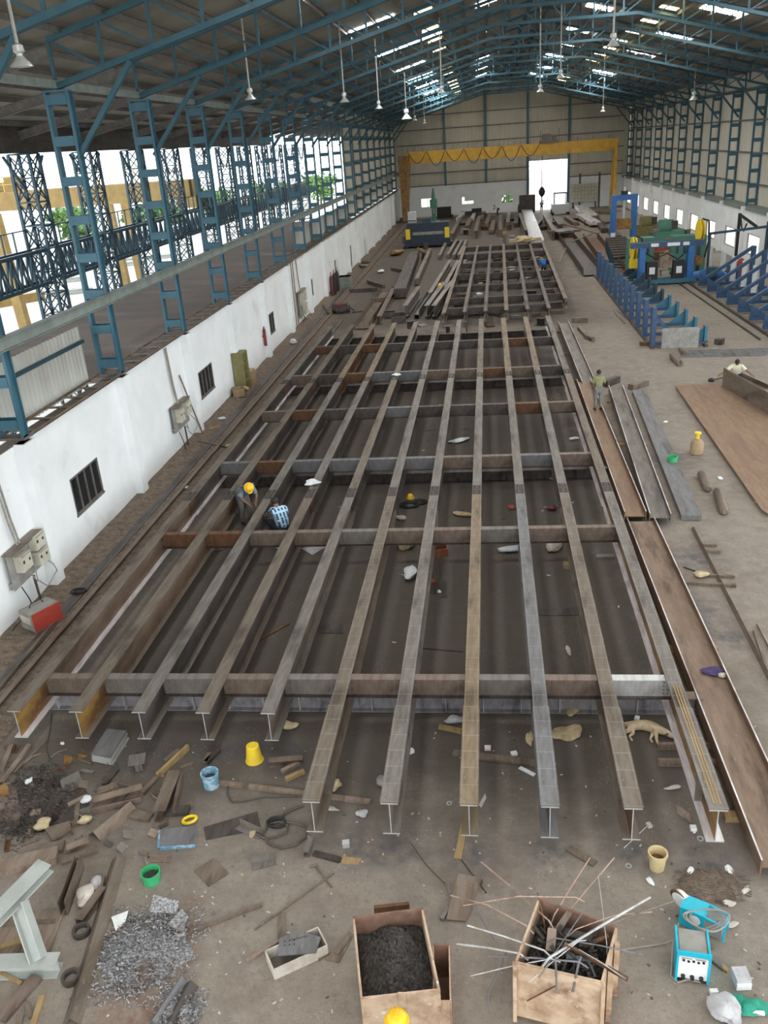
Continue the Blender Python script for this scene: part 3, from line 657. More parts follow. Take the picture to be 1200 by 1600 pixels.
# ================================================================ the welded grid of long girders
ZT, DEP, FB = 1.05, .661, .285
ZBOT = ZT-DEP
def bx(i, y): return -9.454+1.308*i+.01*(y-15)
ROWY = [14.45, 21.64, 27.57, 33.74, 39.66, 45.93]
SPL = (24.4, 38.4)
TOPM = [('steel_brown','steel_brown','steel_grey'), ('steel_brown','steel_brown','steel_brown'), ('steel_grey','steel_grey','steel_tan'), ('steel_brown','steel_grey','steel_tan'),
        ('steel_grey','steel_brown','steel_brown'), ('flange_marked_brown','steel_grey','steel_grey'), ('flange_marked_grey','steel_grey','steel_grey'), ('flange_marked_tan','steel_grey','steel_brown'),
        ('flange_marked_blue','steel_grey','steel_tan'), ('flange_marked_brown','steel_grey','steel_tan'), ('flange_marked_grey','steel_brown','steel_grey')]
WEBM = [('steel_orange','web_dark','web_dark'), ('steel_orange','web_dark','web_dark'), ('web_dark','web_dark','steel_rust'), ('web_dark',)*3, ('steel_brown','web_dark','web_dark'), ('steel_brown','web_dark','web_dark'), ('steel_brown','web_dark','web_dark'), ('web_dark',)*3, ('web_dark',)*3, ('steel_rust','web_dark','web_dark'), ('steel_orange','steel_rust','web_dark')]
ADJ = ['orange web, painted shine on lower flange', 'brown top and orange web', 'grey top and dark web', 'brown top, short front end', 'grey top, short front end', 'chalk-marked brown front', 'chalk-ruled grey front', 'chalk-ruled tan front', 'chalk-ruled blue grey front', 'chalk-ruled brown front', 'rusty web, painted shine on lower flange']
for i in range(11):
    y0, y1 = (13.17 if i < 5 else 10.80), 51.6
    t = thing('long_girder', '%s long girder from the white wall, %s' % (ORD[i], ADJ[i]), 'girder', (bx(i, y0), y0, ZBOT), -.01, group='long girders of the welded grid')
    tf, tw = .022, .016
    cuts = [0, SPL[0]-y0, SPL[1]-y0, y1-y0]
    for s in range(3):
        a, b = cuts[s], cuts[s+1]
        MB().box(-FB/2, FB/2, a, b, DEP-tf, DEP).build('top_flange', M[TOPM[i][s]], t)
        if s == 0 and i < 2:
            MB().box(-tw/2, tw/2, a, ROWY[0]-y0, tf, DEP-tf).build('web', M['steel_orange'], t)['label'] = 'orange front end of the web'
            MB().box(-tw/2, tw/2, ROWY[0]-y0, b, tf, DEP-tf).build('web', M['trough_brown'], t)
        else: MB().box(-tw/2, tw/2, a, b, tf, DEP-tf).build('web', M[WEBM[i][s]], t)
        lm = 'steel_pale' if i in (0, 10) else (WEBM[i][s] if s else TOPM[i][0].replace('flange_marked', 'steel'))  # outermost girders: reflected shine on the lower flange painted in as a pale colour
        bw = FB if s == 0 else FB*.92
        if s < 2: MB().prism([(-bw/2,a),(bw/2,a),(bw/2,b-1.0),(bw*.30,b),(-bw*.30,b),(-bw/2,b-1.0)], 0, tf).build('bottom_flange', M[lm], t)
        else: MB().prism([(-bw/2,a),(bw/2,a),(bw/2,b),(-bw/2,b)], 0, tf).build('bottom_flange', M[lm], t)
    ee = .004
    mb = MB().box(-FB/2, FB/2, -ee, 0, DEP-tf, DEP).box(-tw/2, tw/2, -ee, 0, tf, DEP-tf).box(-FB/2, FB/2, -ee, 0, 0, tf)
    mb.build('cut_end', M['steel_cut'], t)['label'] = 'bright cut end'
    if i >= 5:
        MB().box(-FB/2-.012, FB/2+.012, 0, 2.6, DEP, DEP+.035).build('cover_plate', M[TOPM[i][0]], t)
        MB().prism([(.01,.9),(.13,.9),(.13,.915),(.01,.915)], .022, DEP-.03).build('stiffener', M['steel_grey'], t)
        MB().prism([(-.13,.9),(-.01,.9),(-.01,.915),(-.13,.915)], .022, DEP-.03).build('stiffener', M['steel_grey'], t)
    if i == 10:
        for k in (-.05, 0, .05): MB().box(k-.014, k+.014, .1, 3.3, DEP+.035, DEP+.04).build('painted_stripe', M['wood'], t)
    for q in SPL:
        yy = q-y0
        MB().box(-FB/2+.01, FB/2-.01, yy-.35, yy+.35, DEP, DEP+.012).build('splice_plate', M['steel_dark'], t)
        mb = MB()
        for u in range(4):
            for v in (-.08, .08):
                for w in (-1, 1): mb.lathe([(.018,0),(.018,.016),(.010,.02)], 6, (v, yy+w*(.08+u*.075), DEP+.012))
        mb.build('bolts', M['steel_dark'], t)
        for sx in (-1, 1): MB().box(min(sx*.008, sx*.022), max(sx*.008, sx*.022), yy-.3, yy+.3, .10, DEP-.10).build('web_splice_plate', M['steel_rust'], t)
# short cross girders between the long ones, bolted to cleats
def make_cross():
    L = 1.308-.03; h, w = .455, .20
    t = thing('cross_girder', '', 'girder', (0,0,0), group='short cross girders of the welded grid')
    MB().box(-L/2, L/2, -w/2, w/2, h-.016, h).build('top_flange', M['steel_pink'], t)
    MB().box(-L/2, L/2, -.006, .006, .016, h-.016).build('web', M['steel_pink'], t)
    MB().box(-L/2, L/2, -w/2, w/2, 0, .016).build('bottom_flange', M['steel_dark'], t)
    for s in (-1, 1):
        x = s*(L/2-.10)
        MB().box(x-.085, x+.085, -.02, -.008, .05, h-.04).build('cleat_plate', M['steel_pink'], t)
        mb = MB()
        for u in range(4):
            for v in (-.04, .04): mb.lathe([(.016,0),(.016,.014),(.008,.02)], 6, (x+v, -.02, .10+u*.085), (0,-1,0))
        mb.build('bolts', M['steel_grey'], t)
    return t
cg = make_cross()
ROWN = ['nearest', 'second', 'third', 'fourth', 'fifth', 'farthest']
crossmats = ['steel_pink', 'steel_brown', 'steel_scrap', 'steel_dark', 'steel_grey', 'steel_orange']
mcache = {}
rc = random.Random(11); k = 0
for r, y in enumerate(ROWY):
    for i in range(10):
        c = cg if k == 0 else dup(cg, (0,0,0)); k += 1
        c.location = ((bx(i, y)+bx(i+1, y))/2, y, ZT-.03-.455)
        c['label'] = 'cross girder in %s cross row, between %s and %s long girders from white wall' % (ROWN[r], ORD[i], ORD[i+1])
        if r == 0 and i == 9: mm = 'steel_cut'
        elif r == 0: mm = ['steel_scrap','steel_grey','steel_grey','steel_scrap','steel_grey','steel_pink','steel_pink','steel_grey','steel_pink','x'][i]
        elif r == 1: mm = ['steel_rust','steel_rust','steel_scrap','steel_scrap','steel_grey','steel_scrap','steel_pink','steel_grey','steel_pink','steel_scrap'][i]
        else: mm = rc.choice(['web_dark','web_dark','steel_dark','steel_blue','steel_rust','steel_scrap']) if r > 2 or i < 4 else rc.choice(['steel_scrap','steel_pink','steel_blue'])
        for ch in c.children:
            n0 = ch.name.split('.')[0]
            if n0 in ('top_flange', 'web', 'cleat_plate'):
                key = (ch.data.name.split('.')[0], mm)
                if key not in mcache:
                    d = ch.data.copy(); d.materials.clear(); d.materials.append(M[mm]); mcache[key] = d
                ch.data = mcache[key]
# girders lying on the floor that carry the grid
def make_support(x0, x1, y, m, lab):
    t = thing('support_girder', lab, 'girder', (0, y, 0)); h = ZBOT
    MB().box(x0, x1, -.13, .13, h-.02, h).build('top_flange', M[m], t); MB().box(x0, x1, -.13, .13, 0, .02).build('bottom_flange', M['web_lilac' if y < 20 else m], t)
    MB().box(x0, x1, -.007, .007, .02, h-.02).build('web', M['web_lilac'] if y < 20 else M[m], t)
    k = 0; x = x0+.25
    while x < x1:
        MB().box(x-.006, x+.006, -.12, .12, .02, h-.02).build('stiffener', M['steel_pale'] if y < 20 else M[m], t); x += .78
    return t
make_support(-9.7, 4.3, at(700,1114,0).y+.13, 'steel_scrap', 'plate girder with stiffeners lying on the floor below the nearest cross row')
for y, n in ((27.8, 'third'), (39.9, 'fifth'), (50.9, 'farthest')):
    make_support(-9.6, 4.3, y, 'web_dark', 'dark plate girder on the floor below the %s cross row' % n)
# ---------------------------------------------------------------- the second grid, farther down the hall
G2 = [((694,489),(727,384)), ((725,487),(748,383)), ((759,486),(768,382)), ((791,486),(787,381)), ((824,482),(808,380)), ((856,480),(829,378)), ((886,466),(846,376))]
G2P = []
for i, (a, b) in enumerate(G2):
    p = V(-2.3+1.315*i, 54.3 if i < 6 else 57.4, 0); q = V(-1.4+1.30*i, 90.5, 0); L = (q-p).length
    t = thing('long_girder', '%s girder of the second grid beyond the gap, counted from the white wall' % ORD[i], 'girder', (p.x, p.y, .35), math.atan2(-(q-p).x, (q-p).y), group='long girders of the second grid')
    MB().box(-.13, .13, 0, L, .63, .65).build('top_flange', M[['steel_scrap','steel_dark','steel_dark'][i%3]], t)
    MB().box(-.035, .035, 0, L, .65, .675).build('rail_bar', M['steel_scrap'], t)
    MB().box(-.01, .01, 0, L, .02, .63).build('web', M['web_dark'], t)
    MB().box(-.13, .13, 0, L, 0, .02).build('bottom_flange', M['steel_brown'], t)
    MB().box(-.13, .13, -.004, 0, .63, .65).box(-.01, .01, -.004, 0, .02, .63).box(-.13, .13, -.004, 0, 0, .02).build('cut_end', M['steel_grey'], t)
    G2P.append((p, q))
ck = make_cross(); kk = 0
for r, yp in enumerate((480, 465, 446, 428, 411, 397, 386)):
    yy = at(740, yp, .95).y
    for i in range(6):
        a, b = [P_[0].lerp(P_[1], (yy-P_[0].y)/(P_[1].y-P_[0].y)) for P_ in (G2P[i], G2P[i+1])]; c = (a+b)/2; w = abs(b.x-a.x)
        if yy < G2P[i+1][0].y: continue
        o = ck if kk == 0 else dup(ck, (0,0,0)); kk += 1
        o.location = (c.x, c.y, .50); o.scale = ((w-.03)/1.278, 1, 1); o.rotation_euler.z = math.atan2(b.y-a.y, b.x-a.x)
        o['label'] = 'cross girder of the second grid, %s row back, between its %s and %s girders' % (ORD[r], ORD[i], ORD[i+1]); o['group'] = 'short cross girders of the second grid'
        for ch in o.children:
            n0 = ch.name.split('.')[0]
            if n0 in ('top_flange', 'web', 'cleat_plate'):
                key = (ch.data.name.split('.')[0], 'web_dark' if n0 != 'top_flange' else 'steel_dark')
                if key not in mcache:
                    d = ch.data.copy(); d.materials.clear(); d.materials.append(M[key[1]]); mcache[key] = d
                ch.data = mcache[key]
for k, fr in enumerate((.08, .5, .9)):
    a = G2P[0][0].lerp(G2P[0][1], fr); b = G2P[6][0].lerp(G2P[6][1], fr)
    solo('support_girder', MB().ibar((a.x-.3, a.y, .175), (b.x+.3, b.y, .175), .35, .25), M['web_dark'], 'dark girder on the floor below the second grid, %s of three' % ['near','middle','far'][k], 'girder')
# ---------------------------------------------------------------- generic steel lengths placed by their two ends
def length(kind, a, b, z, h, w, m, name, lab, group=None, tilt=None, cat=None, za=None):
    p, q = at(*a, z), at(*b, z if za is None else za)
    dx = max(0, -11.95+w/2-min(p.x, q.x)) if p.y < 141 else 0; dy = min(0, 141.0-max(p.y, q.y)); p += V(dx, dy, 0); q += V(dx, dy, 0)
    c = (p+q)/2; mb = MB(); P, Q = p-c, q-c
    up = tilt or (0,0,1)
    if kind == 'I': mb.ibar(P, Q, h, w, max(.012,h*.04), max(.01,h*.03), up)
    elif kind == 'H': mb.ibar(P, Q, h, w, max(.012,w*.04), max(.01,h*.03), tuple((Q-P).cross(Vector((0,0,1))).normalized()))   # on its side: a trough
    elif kind == 'C': mb.cbar(P, Q, h, w, .014, up)
    elif kind == 'U': mb.sweep(P, Q, [(-w/2,-h/2),(w/2,-h/2),(w/2,h/2),(w/2-.014,h/2),(w/2-.014,-h/2+.014),(-w/2+.014,-h/2+.014),(-w/2+.014,h/2),(-w/2,h/2)])
    elif kind == 'n': mb.sweep(P, Q, [(-w/2,-h/2),(-w/2+.014,-h/2),(-w/2+.014,h/2-.014),(w/2-.014,h/2-.014),(w/2-.014,-h/2),(w/2,-h/2),(w/2,h/2),(-w/2,h/2)])
    elif kind == 'L': mb.lbar(P, Q, w, h, .014, up)
    elif kind == 'A': mb.sweep(P, Q, [(-w*.5,0),(0,h),(w*.5,0),(w*.5-.02,0),(0,h-.024),(-w*.5+.02,0)])     # angle lying with its ridge up
    elif kind == 'B': mb.bar(P, Q, w, h, up)
    elif kind == 'R': mb.tube([P, Q], w/2, 8)
    elif kind == 'BOX': mb.sweep(P, Q, [(-w/2,-h/2),(w/2,-h/2),(w/2,h/2),(-w/2,h/2)])
    lo = min(v[2] for v in mb.v)+c.z
    if za is None and lo < .002: mb.shift((0,0,.003-lo))
    return solo(name, mb, M[m], lab, cat or 'steel section', c, 0, group)
# big plate girders lying on their sides beside the grid
def trough(p0, p1, h, w, m, lab, z0=.12, edge='steel_pale'):
    p0 = V(*p0, 0); p1 = V(*p1, 0); L = (p1-p0).length
    t = thing('plate_girder', lab, 'girder', (p0.x, p0.y, z0), math.atan2(-(p1-p0).x, (p1-p0).y), group='plate girders lying on their sides')
    MB().box(-w/2, w/2, 0, L, h*.5-.012, h*.5+.012).build('web', M[m], t)
    for s in (-1, 1):
        MB().box(s*w/2-.014, s*w/2+.014, 0, L, 0, h-.006).build('flange', M[m], t)
        MB().box(s*w/2-.014, s*w/2+.014, 0, L, h-.006, h).build('flange_edge', M[edge], t)['label'] = 'bright ground flange edge'
    for k in range(3):
        y = L*(.1+.4*k)
        MB().box(-w/2-.2, w/2+.2, y-.08, y+.08, -z0+.0, 0).build('timber_packer', M['wood'], t)
    return t
def tr_px(a, b, z, h, w, m, lab, **k):
    p, q = at(*a, z), at(*b, z); return trough((p.x, p.y), (q.x, q.y), h, w, m, lab, **k)
tr_px((1232,1345), (1001,808), .42, .30, .78, 'trough_brown', 'long brown plate girder lying on its side beside the grid, nearest the camera')
tr_px((993,798), (912,591), .48, .34, .62, 'rust_tan', 'rust brown plate girder lying on its side behind the standing man')
tr_px((1032,803), (962,602), .40, .30, .60, 'steel_grey', 'grey plate girder lying on its side, second of the row beside the brown plate')
tr_px((920,596), (880,502), .40, .30, .60, 'steel_grey', 'far grey plate girder lying on its side, beyond the standing man')
p, q = at(1080,808,.18), at(998,612,.18)
length('BOX', (1080,809), (998,612), .10, .16, .58, 'steel_blue', 'plate_stack', 'flat blue grey plate girder web lying beside the grey plate girders', cat='steel plate')
# the big rusty plate on the floor
pl = [at(1055,607), at(1150,600), at(1235,690), at(1205,812), at(1190,803)]
c = at(1130,690); mb = MB().plate([p-c+V(0,0,.1) for p in pl], .03)
solo('steel_plate', mb, M['rust_tan'], 'large flat brown steel plate lying on the floor by the crouching man', 'steel plate', c)
mb = MB()
for f in (.2, .5, .8):
    a = pl[0].lerp(pl[4], f)-c; b = pl[1].lerp(pl[2], f)-c; a = a.lerp(b, .08); b = a.lerp(b, .9)
    mb.bar(a+V(0,0,.05), b+V(0,0,.05), .1, .1)
solo('timber_packers', mb, M['wood'], 'timber packers under the large brown plate', 'timber', c)
length('B', (1130,590), (1215,640), .5, .9, .04, 'steel_brown', 'steel_plate', 'brown plate standing on edge behind the crouching man', cat='steel plate', za=.5)
length('L', (1150,585), (1200,608), .1, .2, .2, 'steel_scrap', 'angle_bar', 'angle bar on the floor behind the crouching man')
# ================================================================ machines, crane, lamps
# gantry crane at the far end
t = thing('gantry_crane', 'yellow gantry crane spanning the far end before the gable wall', 'crane', (5, 134, 0))
MB().add([(-15.4,-.55,8.15),(14.9,-.55,8.15),(14.9,.55,8.15),(-15.4,.55,8.15),(-15.4,-.55,9.75),(14.9,-.55,9.75),(14.9,.55,9.75),(-15.4,.55,9.75)], [(3,2,1,0),(4,5,6,7),(0,1,5,4),(1,2,6,5),(2,3,7,6),(3,0,4,7)]).build('bridge_girder', M['yellow'], t)
MB().add([(-16.2,-.9,.25),(-15.3,-.9,.25),(-15.3,.9,.25),(-16.2,.9,.25),(-16.4,-.6,9.3),(-14.7,-.6,9.3),(-14.7,.6,9.3),(-16.4,.6,9.3)], [(3,2,1,0),(4,5,6,7),(0,1,5,4),(1,2,6,5),(2,3,7,6),(3,0,4,7)]).build('crane_leg', M['steel_orange'], t)
MB().bar((14.6,-.5,9.2), (14.5,-2.2,.3), .45, .35, (1,0,0)).bar((14.6,.5,9.2), (14.5,2.2,.3), .45, .35, (1,0,0)).bar((14.5,-2.4,.3), (14.5,2.4,.3), .4, .5).build('crane_leg', M['yellow'], t)
MB().box(4.0, 6.6, -.9, .9, 9.75, 10.05).box(4.3, 5.4, -.5, .5, 10.05, 10.9).box(5.7, 6.3, -.4, .4, 10.05, 10.6).build('hoist_trolley', M['window_frame'], t)
MB().bar((4.0,-.9,10), (4.0,-.9,11.4), .08, .08, (1,0,0)).bar((6.6,-.9,10), (6.6,-.9,11.6), .08, .08, (1,0,0)).build('trolley_rail', M['window_frame'], t)
for k in range(7):
    x0 = -14.9+2.7*k; pts = [(x0+2.6*f/8, -.75, 9.7-2.0*math.sin(PI*f/8)*(1 if k%2 else .75)) for f in range(9)]
    MB().tube(pts, .045, 5).build('festoon_cable', M['black'], t)
mb = MB()
for k in range(14): mb.bar((-15+2.2*k,-.6,9.7), (-15+2.2*k,-.6,10.3), .06, .06, (1,0,0))
mb.build('stanchion', M['window_frame'], t)
q = atY(845, 300, 133.6); t = thing('crane_hook', 'black crane hook block hanging in the bright doorway', 'hook', (max(q.x, 9.3), 133.6, q.z))
MB().tube([(0,0,.3),(0,0,9.76-q.z)], .05, 5).build('rope', M['black'], t); MB().lathe([(.10,-.7),(.42,-.3),(.48,.1),(.30,.5),(.12,.7)], 12).build('hook_block', M['black'], t)
MB().tube([(0,0,-.6),(0,0,-1.1),(.18,0,-1.35),(.30,0,-1.15)], .07, 6).build('hook', M['black'], t)
# pendant lamps
for k, (px, py, z, top) in enumerate(((32,93,13.0,0),(391,150,13.0,0),(538,155,13.0,0),(592,166,13.0,0),(635,181,12.8,0),(663,191,12.8,0),(648,186,13,0),(1084,152,13.0,0),(958,66,13.6,0),(942,172,12.6,0),(690,142,13.6,0),(876,118,13.6,0),(844,140,13.4,0))):
    q = at(px, py, z); zt = zb(q.x)+HC-.02
    t = thing('pendant_lamp', ['grey pendant lamp nearest the camera, over the open side','grey pendant lamp over the open side, second from the camera','grey pendant lamp over the open side, third from the camera','grey pendant lamp over the open side, fourth from the camera','white bell-shaped pendant lamp before the gable on the open side','small pendant lamp just beside the white bell-shaped one, farther off','thin dark pendant lamp between the white bell lamp and the small one','pale round pendant lamp before the corrugated wall above the machines','dark pendant lamp high under the ridge above the machines','small pale pendant lamp before the gable above the yellow crane end','pendant lamp hanging far off on the open-side slope','pendant lamp hanging far off near the ridge','pendant lamp hanging farthest off near the ridge'][k], 'lamp', (q.x, q.y, q.z), group='pendant lamps under the roof')
    s = .62 if k not in (4, 7) else 1.05
    MB().tube([(0,0,.25),(0,0,zt-q.z)], .035, 6).build('lamp_pipe', M['lamp_pipe'], t)
    m = 'white' if k in (4, 7, 9) else 'lamp'
    MB().lathe([(.05,.45*s),(.16*s,.40*s),(.18*s,.22*s),(.10*s,.16*s),(.10*s,.10*s)], 16).build('lamp_housing', M[m], t, True)
    MB().lathe([(.10*s,.10*s),(.20*s,-.02*s),(.34*s,-.16*s),(.36*s,-.20*s),(.30*s,-.20*s)], 18).build('lamp_shade', M[m], t, True)
# floor rails
solo('crane_rail', MB().ibar((-10.95,-6,.08), (-10.25,140,.08), .16, .14, .03, .03), M['steel_scrap'], 'crane rail along the soil strip by the white wall', 'rail')
solo('rail_kerb', MB().box(-11.45, -11.15, -6, 140, 0, .07), M['web_dark'], 'low dark kerb between the crane rail and the white wall', 'kerb')
for x, lab in ((12.25, 'floor rail beside the row of small blue jig frames'), (15.0, 'floor rail beside the row of tall blue jig frames')):
    solo('floor_rail', MB().bar((x,47.5,.04), (x-.2,74,.04), .09, .08), M['steel_dark'], lab, 'rail')
# jig: two rows of blue frames
jl = thing('jig_bed', 'dark steel base rails below the row of small blue jig frames', 'base', (0,0,0))
for x in (9.15, 11.95): MB().bar((x,46.4,.06), (x+.25,73,.06), .16, .12).build('base_rail', M['steel_dark'], jl)
NF = 11
for k in range(NF):
    y = 46.8+2.42*k; x = 9.2+.01*k*2.4
    t = thing('jig_stand', '%s small blue jig frame from the camera, in the row beside the lying girders' % ORD[k], 'jig stand', (x, y, .12), group='small blue jig frames')
    MB().box(-.11, .11, -.25, .25, 0, 2.05).build('upright', M['blue_jig'], t)
    MB().box(.11, 2.75, -.10, .10, 0, .16).build('base_arm', M['blue_jig'], t)
    MB().prism([(.11,-.05),(1.7,-.05),(1.7,.05),(.11,.05)], .16, .18).build('base_cover', M['blue_jig'], t)
    mb = MB(); mb.add([(.11,-.05,1.7),(.11,.05,1.7),(1.5,-.05,.16),(1.5,.05,.16),(.11,-.05,1.45),(.11,.05,1.45),(1.25,-.05,.16),(1.25,.05,.16)], [(0,2,3,1),(4,5,7,6),(0,4,6,2),(1,3,7,5),(0,1,5,4),(2,6,7,3)]); mb.build('diagonal_brace', M['blue_jig'], t)
    mb = MB(); mb.add([(1.75,-.04,.16),(2.75,-.04,.16),(2.75,-.04,.95),(1.75,.04,.16),(2.75,.04,.16),(2.75,.04,.95)], [(0,1,2),(5,4,3),(0,2,5,3),(1,4,5,2),(0,3,4,1)]); mb.box(2.65, 2.80, -.22, .22, .16, .95); mb.build('wedge_bracket', M['teal'] if k < 5 else M['blue_dark'], t)
q = at(1033, 517, .5); solo('notice_board', MB().box(-.95, .95, -.03, .03, -.50, .60), M['board'], 'pale board leaning on the nearest small blue jig frame', 'board', (10.55, 46.33, .51))
jr = thing('jig_bed', 'dark steel base rails below the row of tall blue jig frames', 'base', (0,0,0))
for x in (15.7, 19.6): MB().bar((x,46.4,.06), (x-.2,73,.06), .16, .12).build('base_rail', M['steel_dark'], jr)
for k in range(9):
    y = 44.6+2.55*k; x = 15.8
    t = thing('jig_stand', '%s tall blue jig frame from the camera, in the row by the white wall' % ORD[k], 'jig stand', (x, y, .12), group='tall blue jig frames')
    MB().box(0, 4.0, -.13, .13, 0, .2).build('base_arm', M['blue_jig'], t)
    MB().box(3.5, 3.75, -.2, .2, .2, 2.6).build('upright', M['blue_jig'], t)
    MB().bar((.15,0,.3), (3.6,0,2.55), .22, .2, (0,1,0)).build('inclined_arm', M['blue_jig'], t)
    MB().box(1.9, 2.1, -.1, .1, .2, 1.35).build('middle_post', M['blue_jig'], t)
    mb = MB(); mb.add([(0,-.05,.2),(.95,-.05,.2),(0,-.05,.95),(0,.05,.2),(.95,.05,.2),(0,.05,.95)], [(2,1,0),(3,4,5),(0,1,4,3),(1,2,5,4),(2,0,3,5)]); mb.build('wedge_bracket', M['blue_jig'], t)
for k, (px, py) in enumerate(((1128,425),(1145,432),(1162,440),(1178,452),(1108,418))):
    q = atX(px, py, 18.6); solo('white_board', MB().box(-.05, .05, -.5, .5, -.98, .85), M['cloth_white'], 'white panel behind the tall blue jig frames, %s of five from the red tank' % ORD[k], 'panel', (18.6, q.y, 1.0), group='white panels behind the jig')
q = atX(1157, 421, 19.2); solo('red_tank', MB().lathe([(.1,-.75),(.34,-.6),(.34,.5),(.2,.75),(.07,.85)], 14), M['red'], 'red tank standing behind the tall blue jig frames', 'tank', (19.2, q.y, .8), smooth=True)
q = at(1148, 426, 0)
for k, (px, py) in enumerate(((1155,345),(1200,360))):
    q = atX(px, py, 20.6); t = thing('cable_boom', ['dark post with an arm by the bright windows, behind the red tank','dark post with an arm by the bright windows, nearest the camera'][k], 'post', (20.6, q.y, 0))
    MB().box(-.1, .1, -.1, .1, 0, 4.2).build('post', M['black'], t); MB().bar((0,0,4.1), (-.2 if k else .3,-3.6,3.5), .16, .16).build('arm', M['black'], t)
    MB().tube([(0,-.3,4.0),(0,-.8,3.2),(0,-1.5,3.0),(0,-2.1,3.6)], .06, 6).build('hanging_cable', M['black'], t)
q = atX(1090, 392, 17.2); solo('dark_boom', MB().bar((.3,-2.2,3.2), (3.4,-6,3.9), .16, .18).bar((.3,-2.2,0), (.3,-2.2,3.2), .15, .15, (1,0,0)).bar((3.3,-5.9,0), (3.3,-5.9,3.9), .15, .15, (1,0,0)), M['blue_dark'], 'slim dark boom reaching from the yellow reel towards the wall', 'boom', (q.x, q.y, 0))
# welding portal between the rails
t = thing('welding_portal', 'low blue welding portal standing across the floor rails', 'machine', (13.85, 67.3, 0))
for x in (-1.75, 1.75): MB().box(x-.22, x+.22, -.4, .4, .1, 2.7).build('portal_post', M['blue_bright'], t)
MB().box(-2.6, 2.6, -.3, .3, 2.7, 3.1).build('portal_beam', M['blue_jig'], t)
MB().box(-2.2, 2.2, -.45, .45, .1, .42).build('portal_base', M['teal'], t)
for x, w in ((-.9,.55), (.45,.9), (1.35,.45)): MB().box(x-w/2, x+w/2, -.31, -.29, 2.78, 3.02).build('sign_plate', M['white'], t)
for x in (-1.0, .95):
    mb = MB().box(x-.42, x+.42, -.3, .3, .42, 1.7); b_ = mb.build('control_box', M['black'], t)
    MB().box(x-.2, x+.2, -.32, -.30, .8, 1.3).build('label_plate', M['white'], b_)
MB().box(-.45, .45, -.2, .2, 1.2, 2.2).build('weld_head', M['steel_scrap_light'], t); MB().box(-.3, .3, -.25, .2, .6, 1.0).build('wire_feeder', M['board'], t)
MB().tube([(-1.6,0,2.4),(-.8,-.35,1.9),(0,-.4,2.3),(.8,-.35,1.8),(1.6,0,2.4)], .05, 6).build('cable', M['black'], t)
for k, (px, py, Y) in enumerate(((990,388,70.1), (1094,361,70.1))):
    q = atY(px, py, Y); t = thing('hose_reel_post', ['post with an upright yellow reel at the portal end beside the lying girders','post with an upright yellow reel at the portal end by the white wall'][k], 'post', (q.x, Y, 0))
    MB().box(-.12, .12, -.12, .12, 0, q.z-1.0).build('post', M['blue_dark'], t)
    MB().lathe([(.2,-.14),(.85,-.14),(.85,-.08),(.3,-.08),(.3,.08),(.85,.08),(.85,.14),(.2,.14)], 20, (0,0,q.z), (1,.05,0)).build('reel', M['yellow_bright'], t, True)
    MB().tube([(.1,0,q.z+.9),(.6,0,q.z+.7),(.7,0,q.z-.8),(.5,.1,1.4)], .07, 6).build('hose', M['black'], t)
    MB().box(-.3, .3, -.35, .0, .9, 1.6).build('drive_box', M['yellow_bright'] if k == 0 else M['steel_orange'], t)
for k, (px, py, w, h) in enumerate(((1000,405,2.0,1.7), (1075,385,2.6,1.9))):
    q = atY(px, py, 72.2); t = thing('green_cabinet', ['dark green machine cabinet by the reel beside the lying girders','dark green machine cabinet by the reel near the white wall'][k], 'machine', (q.x, 72.4, 0))
    MB().box(-w/2, w/2, -.6, .6, .12, 2.9).build('cabinet_body', M['green_machine'], t); MB().box(-w/2-.05, w/2+.05, -.65, .65, 0, .12).build('plinth', M['black'], t)
    for j in range(3): MB().box(-w/2+.3+j*.55, -w/2+.5+j*.55, -.62, -.6, 1.6, 2.5).build('louvre', M['blue_dark'], t)
# tall blue portal frame behind
t = thing('blue_portal', 'tall bright blue portal frame standing behind the green cabinets', 'portal', (at(972,387,0).x, at(972,387,0).y, 0))
for x in (-1.0, 1.0): MB().box(x-.25, x+.25, -.35, .35, .3, 4.5).build('portal_post', M['blue_bright'], t)
MB().box(-1.25, 1.25, -.35, .35, 4.5, 5.0).build('portal_beam', M['blue_bright'], t)
MB().box(-1.4, -.6, -.4, .4, 0, .3).box(.6, 1.4, -.4, .4, 0, .3).build('foot', M['blue_dark'], t)
MB().box(-1.22, -.78, -.37, -.35, .9, 1.5).build('label_plate', M['white'], t)
MB().box(-.12, .12, -.12, .12, 2.2, 5.7).build('vertical_screw', M['lamp'], t); MB().box(-.3, .3, -.3, .3, 5.0, 5.35).build('motor', M['black'], t); MB().box(-.74, .74, -.4, .4, 1.8, 2.8).build('carriage', M['steel_orange'], t)
rr = random.Random(5)
for k in range(9):                       # roller table running to the tall portal
    y = 74.5+1.7*k; t = thing('roller_stand', '%s dark roller stand from the camera, on the line to the tall blue portal' % ORD[k], 'roller stand', (12.0+.16*k, y, 0), group='roller stands')
    for x in (-.9, .9): MB().box(x-.07, x+.07, -.09, .09, 0, 1.25).build('stand_leg', M['blue_dark'], t)
    MB().tube([(-.95,0,1.2),(.95,0,1.2)], .12, 10).build('roller', M['steel_dark'], t)
    MB().box(-1.0, 1.0, -.08, .08, .3, .42).build('cross_bar', M['blue_dark'], t)
q = at(1020, 395, 0)
t = thing('blue_tarpaulin', 'bright blue tarpaulin over a crate beside the welding portal', 'tarpaulin', (17.3, 68, 0))
MB().crumple((0,0,.0), 1.1, .6, .38, 3).build('sheet', M['blue_bright'], t, True)
solo('oil_drum', MB().lathe([(.42,0),(.44,.05),(.42,.1),(.42,.55),(.44,.58),(.42,.62),(.42,1.2),(.40,1.22)], 20), M['blue_dark'], 'dark blue drum between the portal and the tall jig frames', 'drum', (17.0, 66.2, .0), smooth=True)
